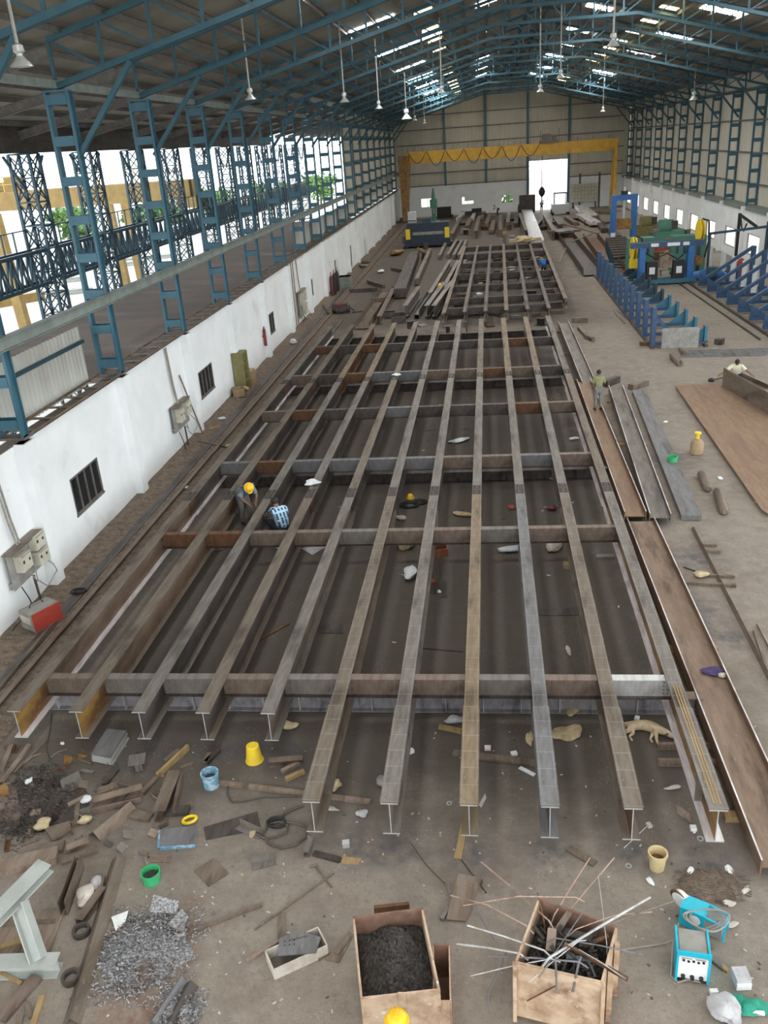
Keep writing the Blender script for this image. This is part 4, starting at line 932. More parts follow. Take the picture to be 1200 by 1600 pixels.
# machines and clutter by the bright windows
CL = [(1040,355,90,2.2,1.6,2.4,'green_machine','green machine body with a pale table by the bright windows','machine'), (1010,345,97,2.0,1.5,2.2,'olive','olive machine body behind the tall blue portal','machine'), (1030,350,94,1.3,1.2,1.4,'steel_scrap','brown machine housing between the olive and green machines','machine'),
      (1036,347,101,2.4,1.0,1.3,'panel','cream machine table by the bright windows','table'), (1060,362,84,1.6,1.6,2.1,'green_machine','dark green round-topped machine close to the white wall','machine'), (1000,338,104,1.4,1.0,1.0,'red','red crate behind the tall blue portal','crate'),
      (1040,395,80,1.6,1.2,1.1,'steel_rust','rusty crate behind the welding portal','crate'), (1052,400,78,1.1,1.0,1.5,'cardboard','brown carton behind the welding portal','carton'), (1030,388,83,1.6,.8,1.3,'red','red machine part behind the welding portal','machine part'), (1063,388,80,.9,.8,2.2,'steel_orange','orange machine part beside the green cabinet','machine part')]
for k, (px, py, Y, w, d, h, m, lab, cat) in enumerate(CL):
    q = atY(px, py, Y); t = thing({'machine':'lathe_machine','table':'machine_table','crate':'crate','carton':'carton','machine part':'machine_part'}[cat], lab, cat, (q.x, Y, 0), .1*k)
    MB().box(-w/2, w/2, -d/2, d/2, .0, h*.6).build('body', M[m], t)
    if cat == 'machine':
        MB().lathe([(h*.28,-w*.3),(h*.30,0),(h*.28,w*.3)], 16, (0,0,h*.75), (1,0,0)).build('headstock', M[m], t, True); MB().box(-w/2-.1, w/2+.3, -d*.3, d*.3, h*.6, h*.68).build('bed', M['steel_scrap_light'], t); MB().box(w*.2, w*.45, -d*.5, -d*.3, h*.68, h).build('tool_post', M['steel_dark'], t)
    else: MB().box(-w/2-.03, w/2+.03, -d/2-.03, d/2+.03, h*.6, h*.7).build('lid', M[m], t)
# board and doorway things at the end wall
t = thing('tiled_board', 'cream gridded board leaning on the far wall beside the doorway', 'board', (16.4, YB-.6, 0))
MB().box(-1.95, 1.95, -.06, .06, .9, 3.5).build('board', M['panel'], t)
for k in range(1, 8): MB().box(-1.95+.49*k-.02, -1.95+.49*k+.02, -.075, -.06, .9, 3.5).build('joint', M['board'], t)
for k in range(1, 5): MB().box(-1.95, 1.95, -.075, -.06, .9+.52*k-.02, .9+.52*k+.02).build('joint', M['board'], t)
MB().box(-1.8, -1.6, -.1, .1, 0, .9).box(1.6, 1.8, -.1, .1, 0, .9).build('foot', M['steel_dark'], t)
# blue lathe on the open side
q = at(663, 372, 0); t = thing('plate_shear', 'dark blue machine with two yellow guards at the far open side', 'machine', (-5.8, 101, 0))
MB().box(-2.5, 2.6, -1, 1, .2, 1.4).build('bed', M['navy'], t); MB().box(-2.3, 2.5, -.2, 1.2, 1.4, 2.6).build('frame', M['navy'], t); MB().box(-1.6, 1.9, -1.0, -.2, 1.4, 1.65).build('table', M['board'], t)
for x in (-2.1, 2.3): MB().prism([(x-.26,-1.25),(x+.26,-1.25),(x+.2,-1.02),(x-.2,-1.02)], 1.0, 2.1).build('guard', M['yellow_bright'], t)
MB().box(-2.7, -2.1, -1.1, 1.1, 0, .2).box(2.2, 2.8, -1.1, 1.1, 0, .2).build('foot', M['black'], t)
MB().box(-.4, .5, -.3, .5, 2.6, 3.1).build('motor', M['blue_dark'], t)
t = thing('drill_press', 'dark green column drill before the first bright end-wall window', 'machine', (-6.4, 131, 0))
MB().box(-.8, .8, -.8, .8, 0, .3).build('base', M['green_machine'], t); MB().lathe([(.35,.3),(.3,1),(.3,2.2)], 14).build('column', M['green_machine'], t); MB().box(-.5, .5, -1.1, .4, 2.2, 3.3).build('head', M['green_machine'], t); MB().lathe([(.3,3.3),(.22,4.0),(.10,4.8)], 10).build('motor', M['green_machine'], t); MB().tube([(0,-.8,2.2),(0,-.8,1.4)], .1, 8).build('spindle', M['lamp'], t)
for k, (px, py, w, h, m, lab) in enumerate(((645,355,1.1,2.6,'cloth_white','pale green cupboard by the rail before the blue machine'),(640,372,1.6,.8,'steel_scrap','brown bench by the rail beside the pale cupboard'),(662,355,1.6,1.3,'steel_rust','rusty crate between the pale cupboard and the blue machine'),(700,318,2.2,1.6,'black','dark cabinet below the second end-wall window'),(745,320,1.5,1.1,'black','small dark cabinet by the end wall'),(817,315,2.4,2.6,'steel_dark','dark rack beside the bright doorway'),(645,332,1.6,1.1,'steel_dark','dark box at the foot of the solid crane leg'))):
    q = at(px, py+8, 0); t = thing(['cupboard','bench','crate','cabinet','cabinet','rack','tool_box'][k], lab, ['cupboard','bench','crate','cabinet','cabinet','rack','box'][k], (q.x, min(q.y, 139), 0))
    MB().box(-w/2, w/2, -.4, .4, .1, h).build('body', M[m], t); MB().box(-w/2, w/2, -.42, -.4, h*.55, h*.6).build('front_rail', M['steel_dark'], t); MB().box(-w/2+.1, w/2-.1, -.35, .35, 0, .1).build('plinth', M['black'], t)
q = at(857, 318, 0); t = thing('forklift', 'pale small truck standing in the bright doorway', 'truck', (11.9, 133, 0))
MB().box(-1.2, 1.2, -1.4, 1.2, .4, 1.5).build('body', M['lamp'], t); MB().box(-.9, .9, -.9, .9, 2.9, 3.0).build('roof', M['black'], t)
for x in (-.85, .85):
    for y in (-.85, .85): MB().box(x-.05, x+.05, y-.05, y+.05, 1.5, 2.9).build('roof_post', M['black'], t); MB().lathe([(.4,-.15),(.4,.15)], 14, (x*1.3,y,.4), (1,0,0)).build('wheel', M['black'], t)
# steel lengths lying in the far half of the hall: (kind, near px, far px, z, h, w, material, words)
FAR = [('I',(706,371),(719,345),.45,.9,.45,'steel_brown','deep I-section before the blue machine'),('I',(743,367),(749,342),.45,.9,.45,'steel_brown','deep I-section, second from the blue machine'),('I',(782,365),(782,341),.45,.9,.45,'steel_brown','deep I-section in line with the second end-wall window'),('I',(822,366),(812,338),.45,.9,.42,'steel_grey','deep grey I-section beside the silvery plates'),
 ('BOX',(839,377),(823,329),.5,.3,1.5,'steel_cut','long silvery plate stack running to the doorway'),('I',(866,368),(849,338),.55,1.1,.5,'steel_brown','deep I-section beside the silvery plates, towards the machines'),
 ('U',(966,424),(922,368),.4,.6,1.5,'steel_rust','wide rusty trough girder before the blue jig frames'),('U',(927,424),(884,368),.4,.6,1.6,'steel_dark','wide brown trough girder with braces beside the rusty one'),
 ('B',(700,400),(714,376),.25,.4,.3,'steel_grey','grey bar of the bundle beside the second grid, nearest the wall'),('B',(709,401),(722,377),.25,.4,.3,'steel_grey','grey bar of the bundle beside the second grid, second from the wall'),('B',(717,401),(729,377),.25,.4,.3,'steel_grey','grey bar of the bundle beside the second grid, third from the wall'),('B',(687,402),(697,380),.25,.4,.3,'steel_grey','grey bar lying apart from the bundle beside the second grid'),
 ('I',(672,463),(703,411),.35,.55,.3,'steel_grey','grey I-section in the row by the second grid, nearest the wall'),('I',(688,464),(716,411),.35,.55,.3,'steel_grey','grey I-section in the row by the second grid, second from the wall'),('I',(703,452),(728,410),.35,.55,.3,'steel_grey','grey I-section in the row by the second grid, third from the wall'),
 ('I',(633,486),(655,455),.55,.75,.34,'steel_grey','grey I-section with bright end at the gap, nearest the wall'),('I',(667,486),(694,448),.55,.75,.34,'steel_grey','grey I-section with bright end at the gap, second from the wall'),('I',(678,486),(707,446),.55,.75,.34,'steel_grey','grey I-section with bright end at the gap, third from the wall'),('H',(651,492),(672,460),.3,.35,.6,'steel_blue','shiny blue grey trough section lying at the gap'),
 ('BOX',(625,458),(648,398),.45,.7,.95,'web_dark','long dark box girder by the second grid'),('BOX',(651,440),(672,392),.4,.5,.35,'steel_scrap','brown bar beside the long dark box girder'),
 ('U',(566,508),(605,452),.3,.45,.95,'steel_scrap','rusty trough at the wall-side end of the gap'),('I',(593,500),(615,455),.3,.5,.35,'steel_scrap','rusty I-section beside the rusty trough at the gap'),
 ('B',(590,493),(640,490),.2,.3,.35,'web_dark','dark beam laid across the gap'),
 ('B',(768,362),(771,346),.3,.4,.6,'steel_scrap','brown section between two deep I-sections, mid hall'),('B',(730,355),(735,342),.3,.4,.6,'steel_scrap','brown section near the blue machine, farther back'),('B',(760,352),(766,335),.3,.5,.5,'steel_grey','grey section before the end wall, mid hall'),('B',(793,350),(796,332),.3,.5,.5,'steel_grey','grey section before the green-lit window'),
 ('B',(716,341),(724,332),.3,.4,.6,'steel_pale','pale section before the second end-wall window'),('B',(738,336),(742,327),.3,.4,.5,'steel_pale','pale section before the second end-wall window, next to it'),('B',(752,330),(755,322),.3,.4,.5,'steel_grey','grey section close to the end wall'),
 ('BOX',(890,362),(872,360),.71,.2,3.0,'steel_blue','blue grey sheet stack lying across a trough girder'),('BOX',(922,337),(905,322),.26,.5,1.6,'steel_pale','pale plate stack beside the doorway'),('BOX',(930,349),(907,336),.5,.4,1.3,'steel_pale','pale plates lying before the stack beside the doorway'),('B',(935,365),(880,350),.66,.15,.2,'steel_scrap_light','thin bar across the trough girders'),('B',(893,378),(930,363),.67,.1,.15,'steel_scrap_light','thin bar slanting over the trough girders'),
 ('R',(875,410),(887,381),.3,.1,.12,'steel_scrap_light','pale prop leaning by the brown trough girder'),('B',(838,353),(845,345),.3,.4,.5,'steel_dark','dark section beside the doorway track'),
 ('B',(876,353),(867,341),.3,.4,.6,'steel_dark','dark section before the pale truck'),('B',(900,350),(885,340),.3,.4,.6,'steel_scrap','brown section before the pale plate stack'),('B',(945,360),(930,340),.3,.5,.8,'steel_dark','dark section before the tall blue portal'),('B',(965,372),(955,360),.3,.5,.8,'steel_dark','dark section at the foot of the tall blue portal'),
 ('B',(665,385),(672,372),.3,.5,.5,'steel_dark','dark section beside the blue machine front'),('B',(690,362),(694,350),.3,.5,.7,'steel_dark','dark section behind the blue machine'),('B',(806,352),(808,338),.3,.5,.6,'steel_dark','dark section left before the doorway rack')]
for k, (kd, a, b, z, h, w, m, lab) in enumerate(FAR):
    length(kd, a, b, z, h, w, m, {'I':'steel_section','BOX':'plate_stack','U':'trough_girder','B':'steel_bar','H':'trough_section','R':'prop'}[kd], lab.replace(' left before',' before'), group='steel lying in the far half of the hall')
rr = random.Random(21)                    # small dark offcuts between the far girders
FN = ['before the blue machine','between the deep I-sections','beside the second grid','in the gap between the two grids','near the doorway','by the trough girders']
def offcut(px, py, w, d, h, m, lab, rz, group, kind=0):
    q = at(px, py, 0); mb = MB()
    if kind == 0: mb.ibar((-w/2,0,h/2), (w/2,0,h/2), h, d, .02, .02)
    elif kind == 1: mb.lbar((-w/2,0,.002), (w/2,0,.002), d*.6, h, .03)
    elif kind == 2: mb.box(-w/2, w/2, -d/2, d/2, .001, h*.25)
    else: mb.cbar((-w/2,0,h/2), (w/2,0,h/2), h, d*.5, .03)
    return solo('steel_offcut', mb, M[m], lab, 'offcut', (q.x, q.y, 0), rz, group)
SPOTS = [((700,778),(372,340)),]
n = 0
for px, py, s in [(686,354,1),(698,340,1),(722,352,1),(728,366,1),(735,336,1),(757,360,1),(763,350,1),(752,340,1),(795,360,1),(800,370,1),(803,345,1),(775,330,1),(835,350,1),(845,360,1),(880,372,1),(893,352,1),(905,345,1),(925,352,1),(948,350,1),(942,335,1),(680,330,1),(712,330,1),(770,338,1),(860,352,1),(690,376,1),(705,382,1)]:
    offcut(px, py, rr.uniform(1.2,3), rr.uniform(.4,.9), rr.uniform(.3,.7), rr.choice(['steel_dark','steel_scrap','web_dark','steel_grey','steel_rust']), 'small dark steel offcut lying among the sections far down the hall', rr.uniform(0,3.1), 'small steel offcuts far down the hall', rr.randrange(4))
for k, (px, py, w, m, lab) in enumerate(((610,495,.7,'steel_dark','dark offcut at the wall-side end of the gap'),(623,505,1.0,'web_dark','dark stacked block in the gap by the fourth long girder'),(660,510,.5,'board','grey block in the gap beside the rusty can'),(642,512,.7,'steel_dark','dark block in the gap behind the third long girder'),(700,520,.6,'steel_dark','dark offcut in the gap behind the fifth long girder'),(729,520,.7,'steel_dark','dark offcut in the gap behind the sixth long girder'),(765,510,.7,'steel_rust','rusty offcut in the gap behind the eighth long girder'),(775,495,.9,'steel_scrap','brown offcut in the gap before the second grid'),(845,508,.6,'black','black offcut in the gap behind the tenth long girder'))):
    offcut(px, py, w, .5, .45, m, lab, .3*k, 'offcuts in the gap', k%4)

GR = ['steel_dark','steel_scrap','web_dark','steel_rust','board']
for k in range(46):                      # offcuts lying in the bays of the second grid
    i = k % 6; yy = rr.uniform(55.5, 89); a_ = G2P[i][0].lerp(G2P[i][1], (yy-G2P[i][0].y)/(G2P[i][1].y-G2P[i][0].y)).x
    mb = MB(); w = rr.uniform(.25,.5); kd = rr.randrange(3)
    if kd == 0: mb.ibar((-w,0,.11), (w,0,.11), .2, .2, .02, .02)
    elif kd == 1: mb.box(-w, w, -.15, .15, .001, .05)
    else: mb.lbar((-w,0,.002), (w,0,.002), .2, .2, .03)
    solo('steel_offcut', mb, M[rr.choice(GR)], 'small steel offcut on the floor in a bay of the second grid', 'offcut', (a_+.65, yy, 0), rr.uniform(-.5,.5), 'small offcuts in the bays of the second grid')
for k in range(12):
    i = k % 6; yy = rr.uniform(55.5, 89); a_ = G2P[i][0].lerp(G2P[i][1], (yy-G2P[i][0].y)/(G2P[i][1].y-G2P[i][0].y)).x
    solo('rag', MB().crumple((0,0,0), .28, .2, .08, 300+k), M[rr.choice(['cloth_white','cloth_beige','cloth_grey'])], 'pale rag on the floor in a bay of the second grid', 'rag', (a_+.65, yy, 0), 0, 'pale rags in the bays of the second grid', True)
# ================================================================ people and the dog
def skin(name, J, E, R, m, parent, sub=1, extra=None):
    names = list(J); idx = {n: i for i, n in enumerate(names)}
    me = bpy.data.meshes.new(name); me.from_pydata([J[n] for n in names], [(idx[a], idx[b]) for a, b in E], [])
    o = bpy.data.objects.new(name, me); C.objects.link(o)
    o.modifiers.new('skin', 'SKIN'); o.modifiers.new('sub', 'SUBSURF').levels = sub
    o.modifiers['sub'].render_levels = sub
    if not me.skin_vertices: bpy.context.view_layer.update()
    for i, n in enumerate(names):
        r = R[n]; me.skin_vertices[0].data[i].radius = r if isinstance(r, tuple) else (r, r); me.skin_vertices[0].data[i].use_root = (i == 0)
    dg = bpy.context.evaluated_depsgraph_get(); new = bpy.data.meshes.new_from_object(o.evaluated_get(dg))
    bpy.data.objects.remove(o)
    mb = MB(); mb.v = [tuple(v.co) for v in new.vertices]; mb.f = [list(p.vertices) for p in new.polygons]; mb.mi = [0]*len(mb.f)
    bpy.data.meshes.remove(new)
    if extra: extra(mb)
    return mb.build(name, m, parent, True)
def sides(d):
    o = {}
    for n, (x, y, z) in d.items():
        if n.endswith('_'): o[n+'l'] = V(-x, y, z); o[n+'r'] = V(x, y, z)
        else: o[n] = V(x, y, z)
    return o
POSE = {
 'stand': dict(pelvis=(0,0,.93), spine=(0,.01,1.12), chest=(0,0,1.31), neck=(0,-.01,1.46), head=(0,.03,1.58), crown=(0,.02,1.68), shoulder_=(.18,-.01,1.40), elbow_=(.25,-.03,1.13), wrist_=(.17,.20,1.06), hip_=(.095,0,.90), knee_=(.105,.03,.50), ankle_=(.11,-.02,.09), toe_=(.13,.15,.04)),
 'squat': dict(pelvis=(0,-.16,.30), spine=(0,-.10,.49), chest=(0,.03,.68), neck=(0,.13,.81), head=(0,.21,.91), crown=(0,.25,1.0), shoulder_=(.18,.06,.75), elbow_=(.28,.27,.52), wrist_=(.13,.46,.40), hip_=(.10,-.14,.29), knee_=(.21,.27,.50), ankle_=(.15,.02,.09), toe_=(.18,.19,.04)),
 'bend': dict(pelvis=(0,-.14,.84), spine=(0,.0,1.0), chest=(0,.17,1.13), neck=(0,.30,1.20), head=(0,.41,1.22), crown=(0,.50,1.26), shoulder_=(.18,.22,1.17), elbow_=(.24,.36,.93), wrist_=(.12,.52,.78), hip_=(.10,-.12,.82), knee_=(.12,.03,.46), ankle_=(.12,-.08,.09), toe_=(.14,.09,.04)),
 'reach': dict(pelvis=(0,-.16,.30), spine=(0,-.12,.49), chest=(0,-.04,.69), neck=(0,.02,.83), head=(0,.08,.94), crown=(0,.10,1.04), shoulder_=(.18,-.02,.77), elbow_=(.38,.12,.62), wrist_=(.58,.26,.50), hip_=(.10,-.14,.29), knee_=(.21,.27,.50), ankle_=(.15,.02,.09), toe_=(.18,.19,.04)),
}
def person(label, pose, loc, rz, shirt, trousers, helmet=None, s=1.0):
    t = thing('person', label, 'person', loc, rz); t.scale = (s,)*3
    J = sides(POSE[pose]); E = [('pelvis','spine'),('spine','chest'),('chest','neck'),('neck','head'),('head','crown')]
    for q in 'lr': E += [('chest','shoulder_'+q),('shoulder_'+q,'elbow_'+q),('elbow_'+q,'wrist_'+q),('pelvis','hip_'+q),('hip_'+q,'knee_'+q),('knee_'+q,'ankle_'+q),('ankle_'+q,'toe_'+q)]
    R = dict(pelvis=.12, spine=.115, chest=.13, neck=.052, head=.082, crown=.06)
    for q in 'lr':
        R.update({'shoulder_'+q:.062,'elbow_'+q:.043,'wrist_'+q:.030,'hip_'+q:.085,'knee_'+q:.058,'ankle_'+q:.040,'toe_'+q:.034})
        w = J['wrist_'+q]; d = (w-J['elbow_'+q]).normalized(); sd = d.cross(V(0,0,1)); sd = (sd if sd.length > .1 else V(1,0,0)).normalized(); dn = d.cross(sd).normalized(); dn = dn if dn.z < 0 else -dn
        sg = 1 if (q == 'r') else -1
        pal = w+d*.06; J['palm_'+q] = pal; R['palm_'+q] = (.034,.02); E.append(('wrist_'+q,'palm_'+q))
        for k, (off, ln) in enumerate(((-.030,.030),(-.010,.040),(.010,.037),(.028,.028))):
            a = pal+d*.045+sd*off; b = a+d*ln+dn*.014; c = b+d*ln*.6+dn*.026
            for nm, p, r in (('a',a,.010),('b',b,.009),('c',c,.008)): J['f%s%d%s' % (q,k,nm)] = p; R['f%s%d%s' % (q,k,nm)] = r
            E += [('palm_'+q,'f%s%da' % (q,k)),('f%s%da' % (q,k),'f%s%db' % (q,k)),('f%s%db' % (q,k),'f%s%dc' % (q,k))]
        ta = w+d*.03-sd*sg*.035; tb = ta+d*.035-sd*sg*.02+dn*.01
        J['t'+q+'a'] = ta; J['t'+q+'b'] = tb; R['t'+q+'a'] = .011; R['t'+q+'b'] = .009; E += [('wrist_'+q,'t'+q+'a'),('t'+q+'a','t'+q+'b')]
    hd, cr_, nk = J['head'], J['crown'], J['neck']; upv = (cr_-nk).normalized(); fw = (V(0,1,0)-upv*upv.y).normalized()
    def face(mb):
        mb.ball(hd+fw*.092-upv*.005, .013, .018, .02, 8, 6)                 # nose
        for x in (-1, 1): mb.ball(hd+V(x*.086,0,0), .012, .02, .032, 8, 6)  # ears
        mb.ball(hd+fw*.075-upv*.05, .03, .022, .014, 8, 6)                  # mouth and chin
    body = skin('body', J, E, R, M['skin'], t, 1, face)
    for x in (-1, 1): MB().ball(hd+fw*.082+V(x*.032,0,0)+upv*.022, .012, .008, .009, 8, 6).build('eye', M['black'], t)
    def sub(keys): return {k: J[k] for k in keys}
    ks = ['pelvis','spine','chest','collar']
    J['collar'] = J['chest'].lerp(J['neck'], .85); kk = dict(sub(ks)); e2 = [('pelvis','spine'),('spine','chest'),('chest','collar')]; r2 = dict(pelvis=(.185,.16), spine=(.185,.16), chest=(.20,.165), collar=.10)
    for q in 'lr':
        J['cuff_'+q] = J['shoulder_'+q].lerp(J['elbow_'+q], .95)
        kk['shoulder_'+q] = J['shoulder_'+q]; kk['cuff_'+q] = J['cuff_'+q]; e2 += [('chest','shoulder_'+q),('shoulder_'+q,'cuff_'+q)]; r2['shoulder_'+q] = .092; r2['cuff_'+q] = .07
    skin('shirt', kk, e2, r2, M[shirt], t, 1)
    kk = dict(pelvis=J['pelvis']); e2 = []; r2 = dict(pelvis=.145)
    for q in 'lr':
        J['hem_'+q] = J['knee_'+q].lerp(J['ankle_'+q], .9)
        for n, r in (('hip_',.105),('knee_',.078),('hem_',.062)): kk[n+q] = J[n+q]; r2[n+q] = r
        e2 += [('pelvis','hip_'+q),('hip_'+q,'knee_'+q),('knee_'+q,'hem_'+q)]
    skin('trousers', kk, e2, r2, M[trousers], t, 1)
    for q in 'lr':
        a, b = J['ankle_'+q], J['toe_'+q]; mb = MB(); mb.tube([V(a.x,a.y-.05,.045), V(a.x,a.y,.05), a.lerp(b,.6)*1+V(0,0,-.01), V(b.x,b.y+.03,.035)], [.035,.05,.048,.03], 10)
        mb.v = [(x,y,max(z,.002)) for x, y, z in mb.v]; mb.build('shoe', M['shoe'], t, True)
    if helmet:
        prof = [(.150,.015),(.148,.025),(.128,.03),(.122,.07),(.102,.105),(.06,.128),(.01,.135)]
        h = MB().lathe(prof, 20, hd+upv*.02, upv); h.tube([hd+upv*.115-fw*.105, hd+upv*.145-fw*.06, hd+upv*.156, hd+upv*.143+fw*.06, hd+upv*.11+fw*.108], .014, 6)
        h.plate([hd+upv*.045+fw*.10+V(-.08,0,0), hd+upv*.045+fw*.10+V(.08,0,0), hd+upv*.035+fw*.175+V(.05,0,0), hd+upv*.035+fw*.175+V(-.05,0,0)], .008)
        h.build('helmet', M[helmet], t, True)
    else:
        k0 = MB(); k0.ball((0,0,0), .098, .105, .10, 16, 10)
        rot = Matrix((V(1,0,0), fw, upv)).transposed()
        k0.v = [tuple(hd+upv*.035-fw*.018+rot@Vector(v)) for v in k0.v]; k0.build('hair', M['hair'], t, True)
    return t
def headat(px, py, z, pose, rz, s=1.0, zb_=0.0):       # the floor point that brings the head of a pose to a pixel
    h = Vector(POSE[pose]['head'])*s; q = at(px, py, h.z+zb_+.04); c, n = math.cos(rz), math.sin(rz)
    return (q.x-(c*h.x-n*h.y), q.y-(n*h.x+c*h.y), zb_)
person('person in yellow helmet and blue grey shirt bending among the girders near the white wall', 'bend', headat(388,760,0,'bend',math.radians(-140),1.12), math.radians(-140), 'shirt_blue', 'trouser_grey', 'helmet', 1.12)
person('person in blue checked shirt crouching with back turned between the girders', 'squat', headat(429,783,0,'squat',math.radians(38),1.25), math.radians(38), 'shirt_check', 'trouser_dark', None, 1.25)
q = at(934,640,.31); person('person in olive shirt and grey trousers standing beside the grid, back turned', 'stand', (q.x,q.y,.29), .12, 'shirt_olive', 'trouser_grey')
q = at(1150,602,0); person('person in cream shirt squatting at the far edge of the large brown plate', 'reach', (q.x,q.y+.15,.0), math.radians(165), 'shirt_white', 'trouser_dark', None, 1.1)
q = at(849,433,0); person('person in royal blue shirt and pale helmet bending in the second grid', 'bend', (q.x,q.y,0), math.radians(15), 'shirt_royal', 'trouser_dark', 'bucket_yellow', 1.12)
q = at(661,411,0); person('person in brown shirt bending near the far dark box girder', 'bend', (q.x,q.y,0), math.radians(60), 'shirt_brown', 'trouser_dark', 'cardboard', 1.1)
q = at(789,384,0); person('person in tan clothes standing at the far end of the second grid', 'stand', (q.x,q.y+1.0,0), 2.6, 'cardboard', 'trouser_grey', 'steel_orange')
q = at(842,327,0); person('person in dark clothes standing in the bright doorway', 'stand', (q.x,138.5,0), 3.0, 'trouser_grey', 'trouser_dark')
q = at(811,338,0); person('person in dark clothes standing beside the rack by the doorway', 'stand', (q.x,q.y,0), 2.0, 'trouser_dark', 'trouser_dark')
person('person with yellow helmet crouching among the grey I-sections by the second grid', 'squat', headat(687,445,0,'squat',2.8), 2.8, 'trouser_grey', 'trouser_dark', 'helmet')
person('person in yellow helmet standing in front of the slag bin at the frame edge', 'stand', headat(620,1594,0,'stand',.1), .1, 'shirt_blue', 'trouser_dark', 'helmet')
q = at(775,328,0); t = thing('person', 'person in white shirt and orange cap by the green-lit end-wall window', 'person', (q.x, q.y, 0)); bpy.data.objects.remove(t)
person('person in white shirt and orange cap by the green-lit end-wall window', 'bend', (q.x,min(q.y,138),0), 1.2, 'cloth_white', 'trouser_dark', 'steel_orange', 1.1)
q = at(816,385,0); solo('cloth_bundle', MB().crumple((0,0,0), 1.0, .6, .35, 77).bar((-1.6,0,.25), (1.6,.3,.25), .4, .3), M['cloth_beige'], 'beige cloth and timber on the far end of the second grid', 'bundle', (q.x, 90.2, 1.025))
# dog asleep on its side in front of the support girder: rump to the left of the frame, head under the last girder
def dog(loc, rz):
    t = thing('dog', 'tan dog asleep on its side on the floor under the last girders', 'dog', loc, rz)
    J = dict(hipc=V(-.30,.02,.12), loin=V(-.12,.05,.125), rib=V(.08,.04,.13), shoulder=V(.22,.0,.12), neck=V(.33,-.04,.10), skull=V(.43,-.09,.085), muzzle=V(.52,-.13,.06), nose=V(.57,-.15,.05),
             kneeA=V(-.30,-.16,.11), hockA=V(-.46,-.20,.05), pawA=V(-.50,-.33,.03), kneeB=V(-.22,-.17,.06), hockB=V(-.30,-.24,.035), pawB=V(-.24,-.37,.025),
             elbowA=V(.20,-.15,.10), wristA=V(.22,-.30,.04), pawC=V(.27,-.42,.03), elbowB=V(.14,-.13,.05), wristB=V(.10,-.25,.03), pawD=V(.14,-.34,.025),
             tail1=V(-.42,.06,.09), tail2=V(-.56,.0,.03), tail3=V(-.66,-.10,.02))
    E = [('hipc','loin'),('loin','rib'),('rib','shoulder'),('shoulder','neck'),('neck','skull'),('skull','muzzle'),('muzzle','nose'),('hipc','kneeA'),('kneeA','hockA'),('hockA','pawA'),('hipc','kneeB'),('kneeB','hockB'),('hockB','pawB'),('shoulder','elbowA'),('elbowA','wristA'),('wristA','pawC'),('shoulder','elbowB'),('elbowB','wristB'),('wristB','pawD'),('hipc','tail1'),('tail1','tail2'),('tail2','tail3')]
    R = dict(hipc=.115, loin=.095, rib=.125, shoulder=.105, neck=.075, skull=.070, muzzle=.042, nose=.028, kneeA=.055, hockA=.028, pawA=.026, kneeB=.045, hockB=.026, pawB=.024, elbowA=.045, wristA=.026, pawC=.027, elbowB=.04, wristB=.024, pawD=.024, tail1=.03, tail2=.022, tail3=.014)
    skin('body', J, E, R, M['fur'], t, 2)
    for y in (-1, 1): MB().add([(.40,-.09+y*.045,.13),(.45,-.10+y*.06,.13),(.375,-.11+y*.085,.105 if y > 0 else .10),(.41,-.10+y*.05,.145)], [(0,1,2),(0,3,1),(1,3,2),(2,3,0)]).build('ear', M['fur_dark'], t)
    MB().ball((.585,-.155,.052), .016, .016, .014, 8, 6).build('nose', M['black'], t); MB().ball((.48,-.135,.095), .009, .009, .008, 8, 6).build('eye', M['black'], t)
    MB().ball((.40,-.10,.06), .06, .05, .055, 10, 8).build('dark_muzzle_patch', M['fur_dark'], t, True)
q = at(1008,1138,.08); dog((q.x, q.y, 0), math.radians(-10))
# ================================================================ along the white wall
def elec(y0, y1, z0, z1, boxes, lab, pole=True):
    t = thing('switch_panel', lab, 'electrical panel', (XL, (y0+y1)/2, 0)); w = (y1-y0)/2
    MB().box(.12, .16, -w, w, z0, z1).box(.0, .12, -w, -w+.05, z0+.1, z0+.2).box(0, .12, w-.05, w, z0+.1, z0+.2).build('back_board', M['board'], t)
    MB().box(.05, .32, -w-.03, w+.03, z1, z1+.04).build('rain_cover', M['steel_scrap'], t)
    for (a, b, c, d) in boxes:
        e = MB().box(.16, .38, a, b, c, d).build('switch_box', M['panel'], t)
        MB().box(.38, .39, a+.06, a+.13, (c+d)/2, (c+d)/2+.08).box(.38, .39, b-.15, b-.08, (c+d)/2-.02, (c+d)/2+.05).build('switch', M['black'], e)
        MB().box(.375, .385, a+.02, b-.02, d-.05, d-.02).build('lid', M['board'], e)
    if pole:
        MB().tube([(.2,.1,z0),(.22,.12,.0)], .035, 8).build('stand_pipe', M['steel_dark'], t)
    for k in range(2): MB().tube([(.14,-.05-.12*k,z1),(.08,-.10-.14*k,z1+.8),(.06,-.2-.15*k,HW-.1)], .03, 6).build('conduit', M['cable'], t)
    MB().tube([(.3,w*.6,z0+.4),(.42,w*1.0,z0),(.4,w*1.2,z0-.3),(.35,w*.5,z0-.5),(.3,.15,z0-.2)], .018, 5).build('cable_loop', M['cable'], t)
    MB().tube([(.3,-w*.4,z0+.4),(.45,-w*.2,z0-.05),(.35,0,z0+.1),(.3,.2,z0+.5)], .018, 5).build('cable_loop', M['cable'], t)
    MB().tube([(.2,-w*.7,z0),(.28,-w*.6,z0-.4),(.3,-w*.5,.1)], .016, 5).build('cable_loop', M['black'], t)
    return t
elec(18.35, 19.95, .95, 1.95, [(-.55,-.05,1.35,1.80), (.28,.78,1.58,1.98), (.30,.80,1.12,1.52)], 'grey switch panel with three cream boxes on the white wall, nearest the camera')
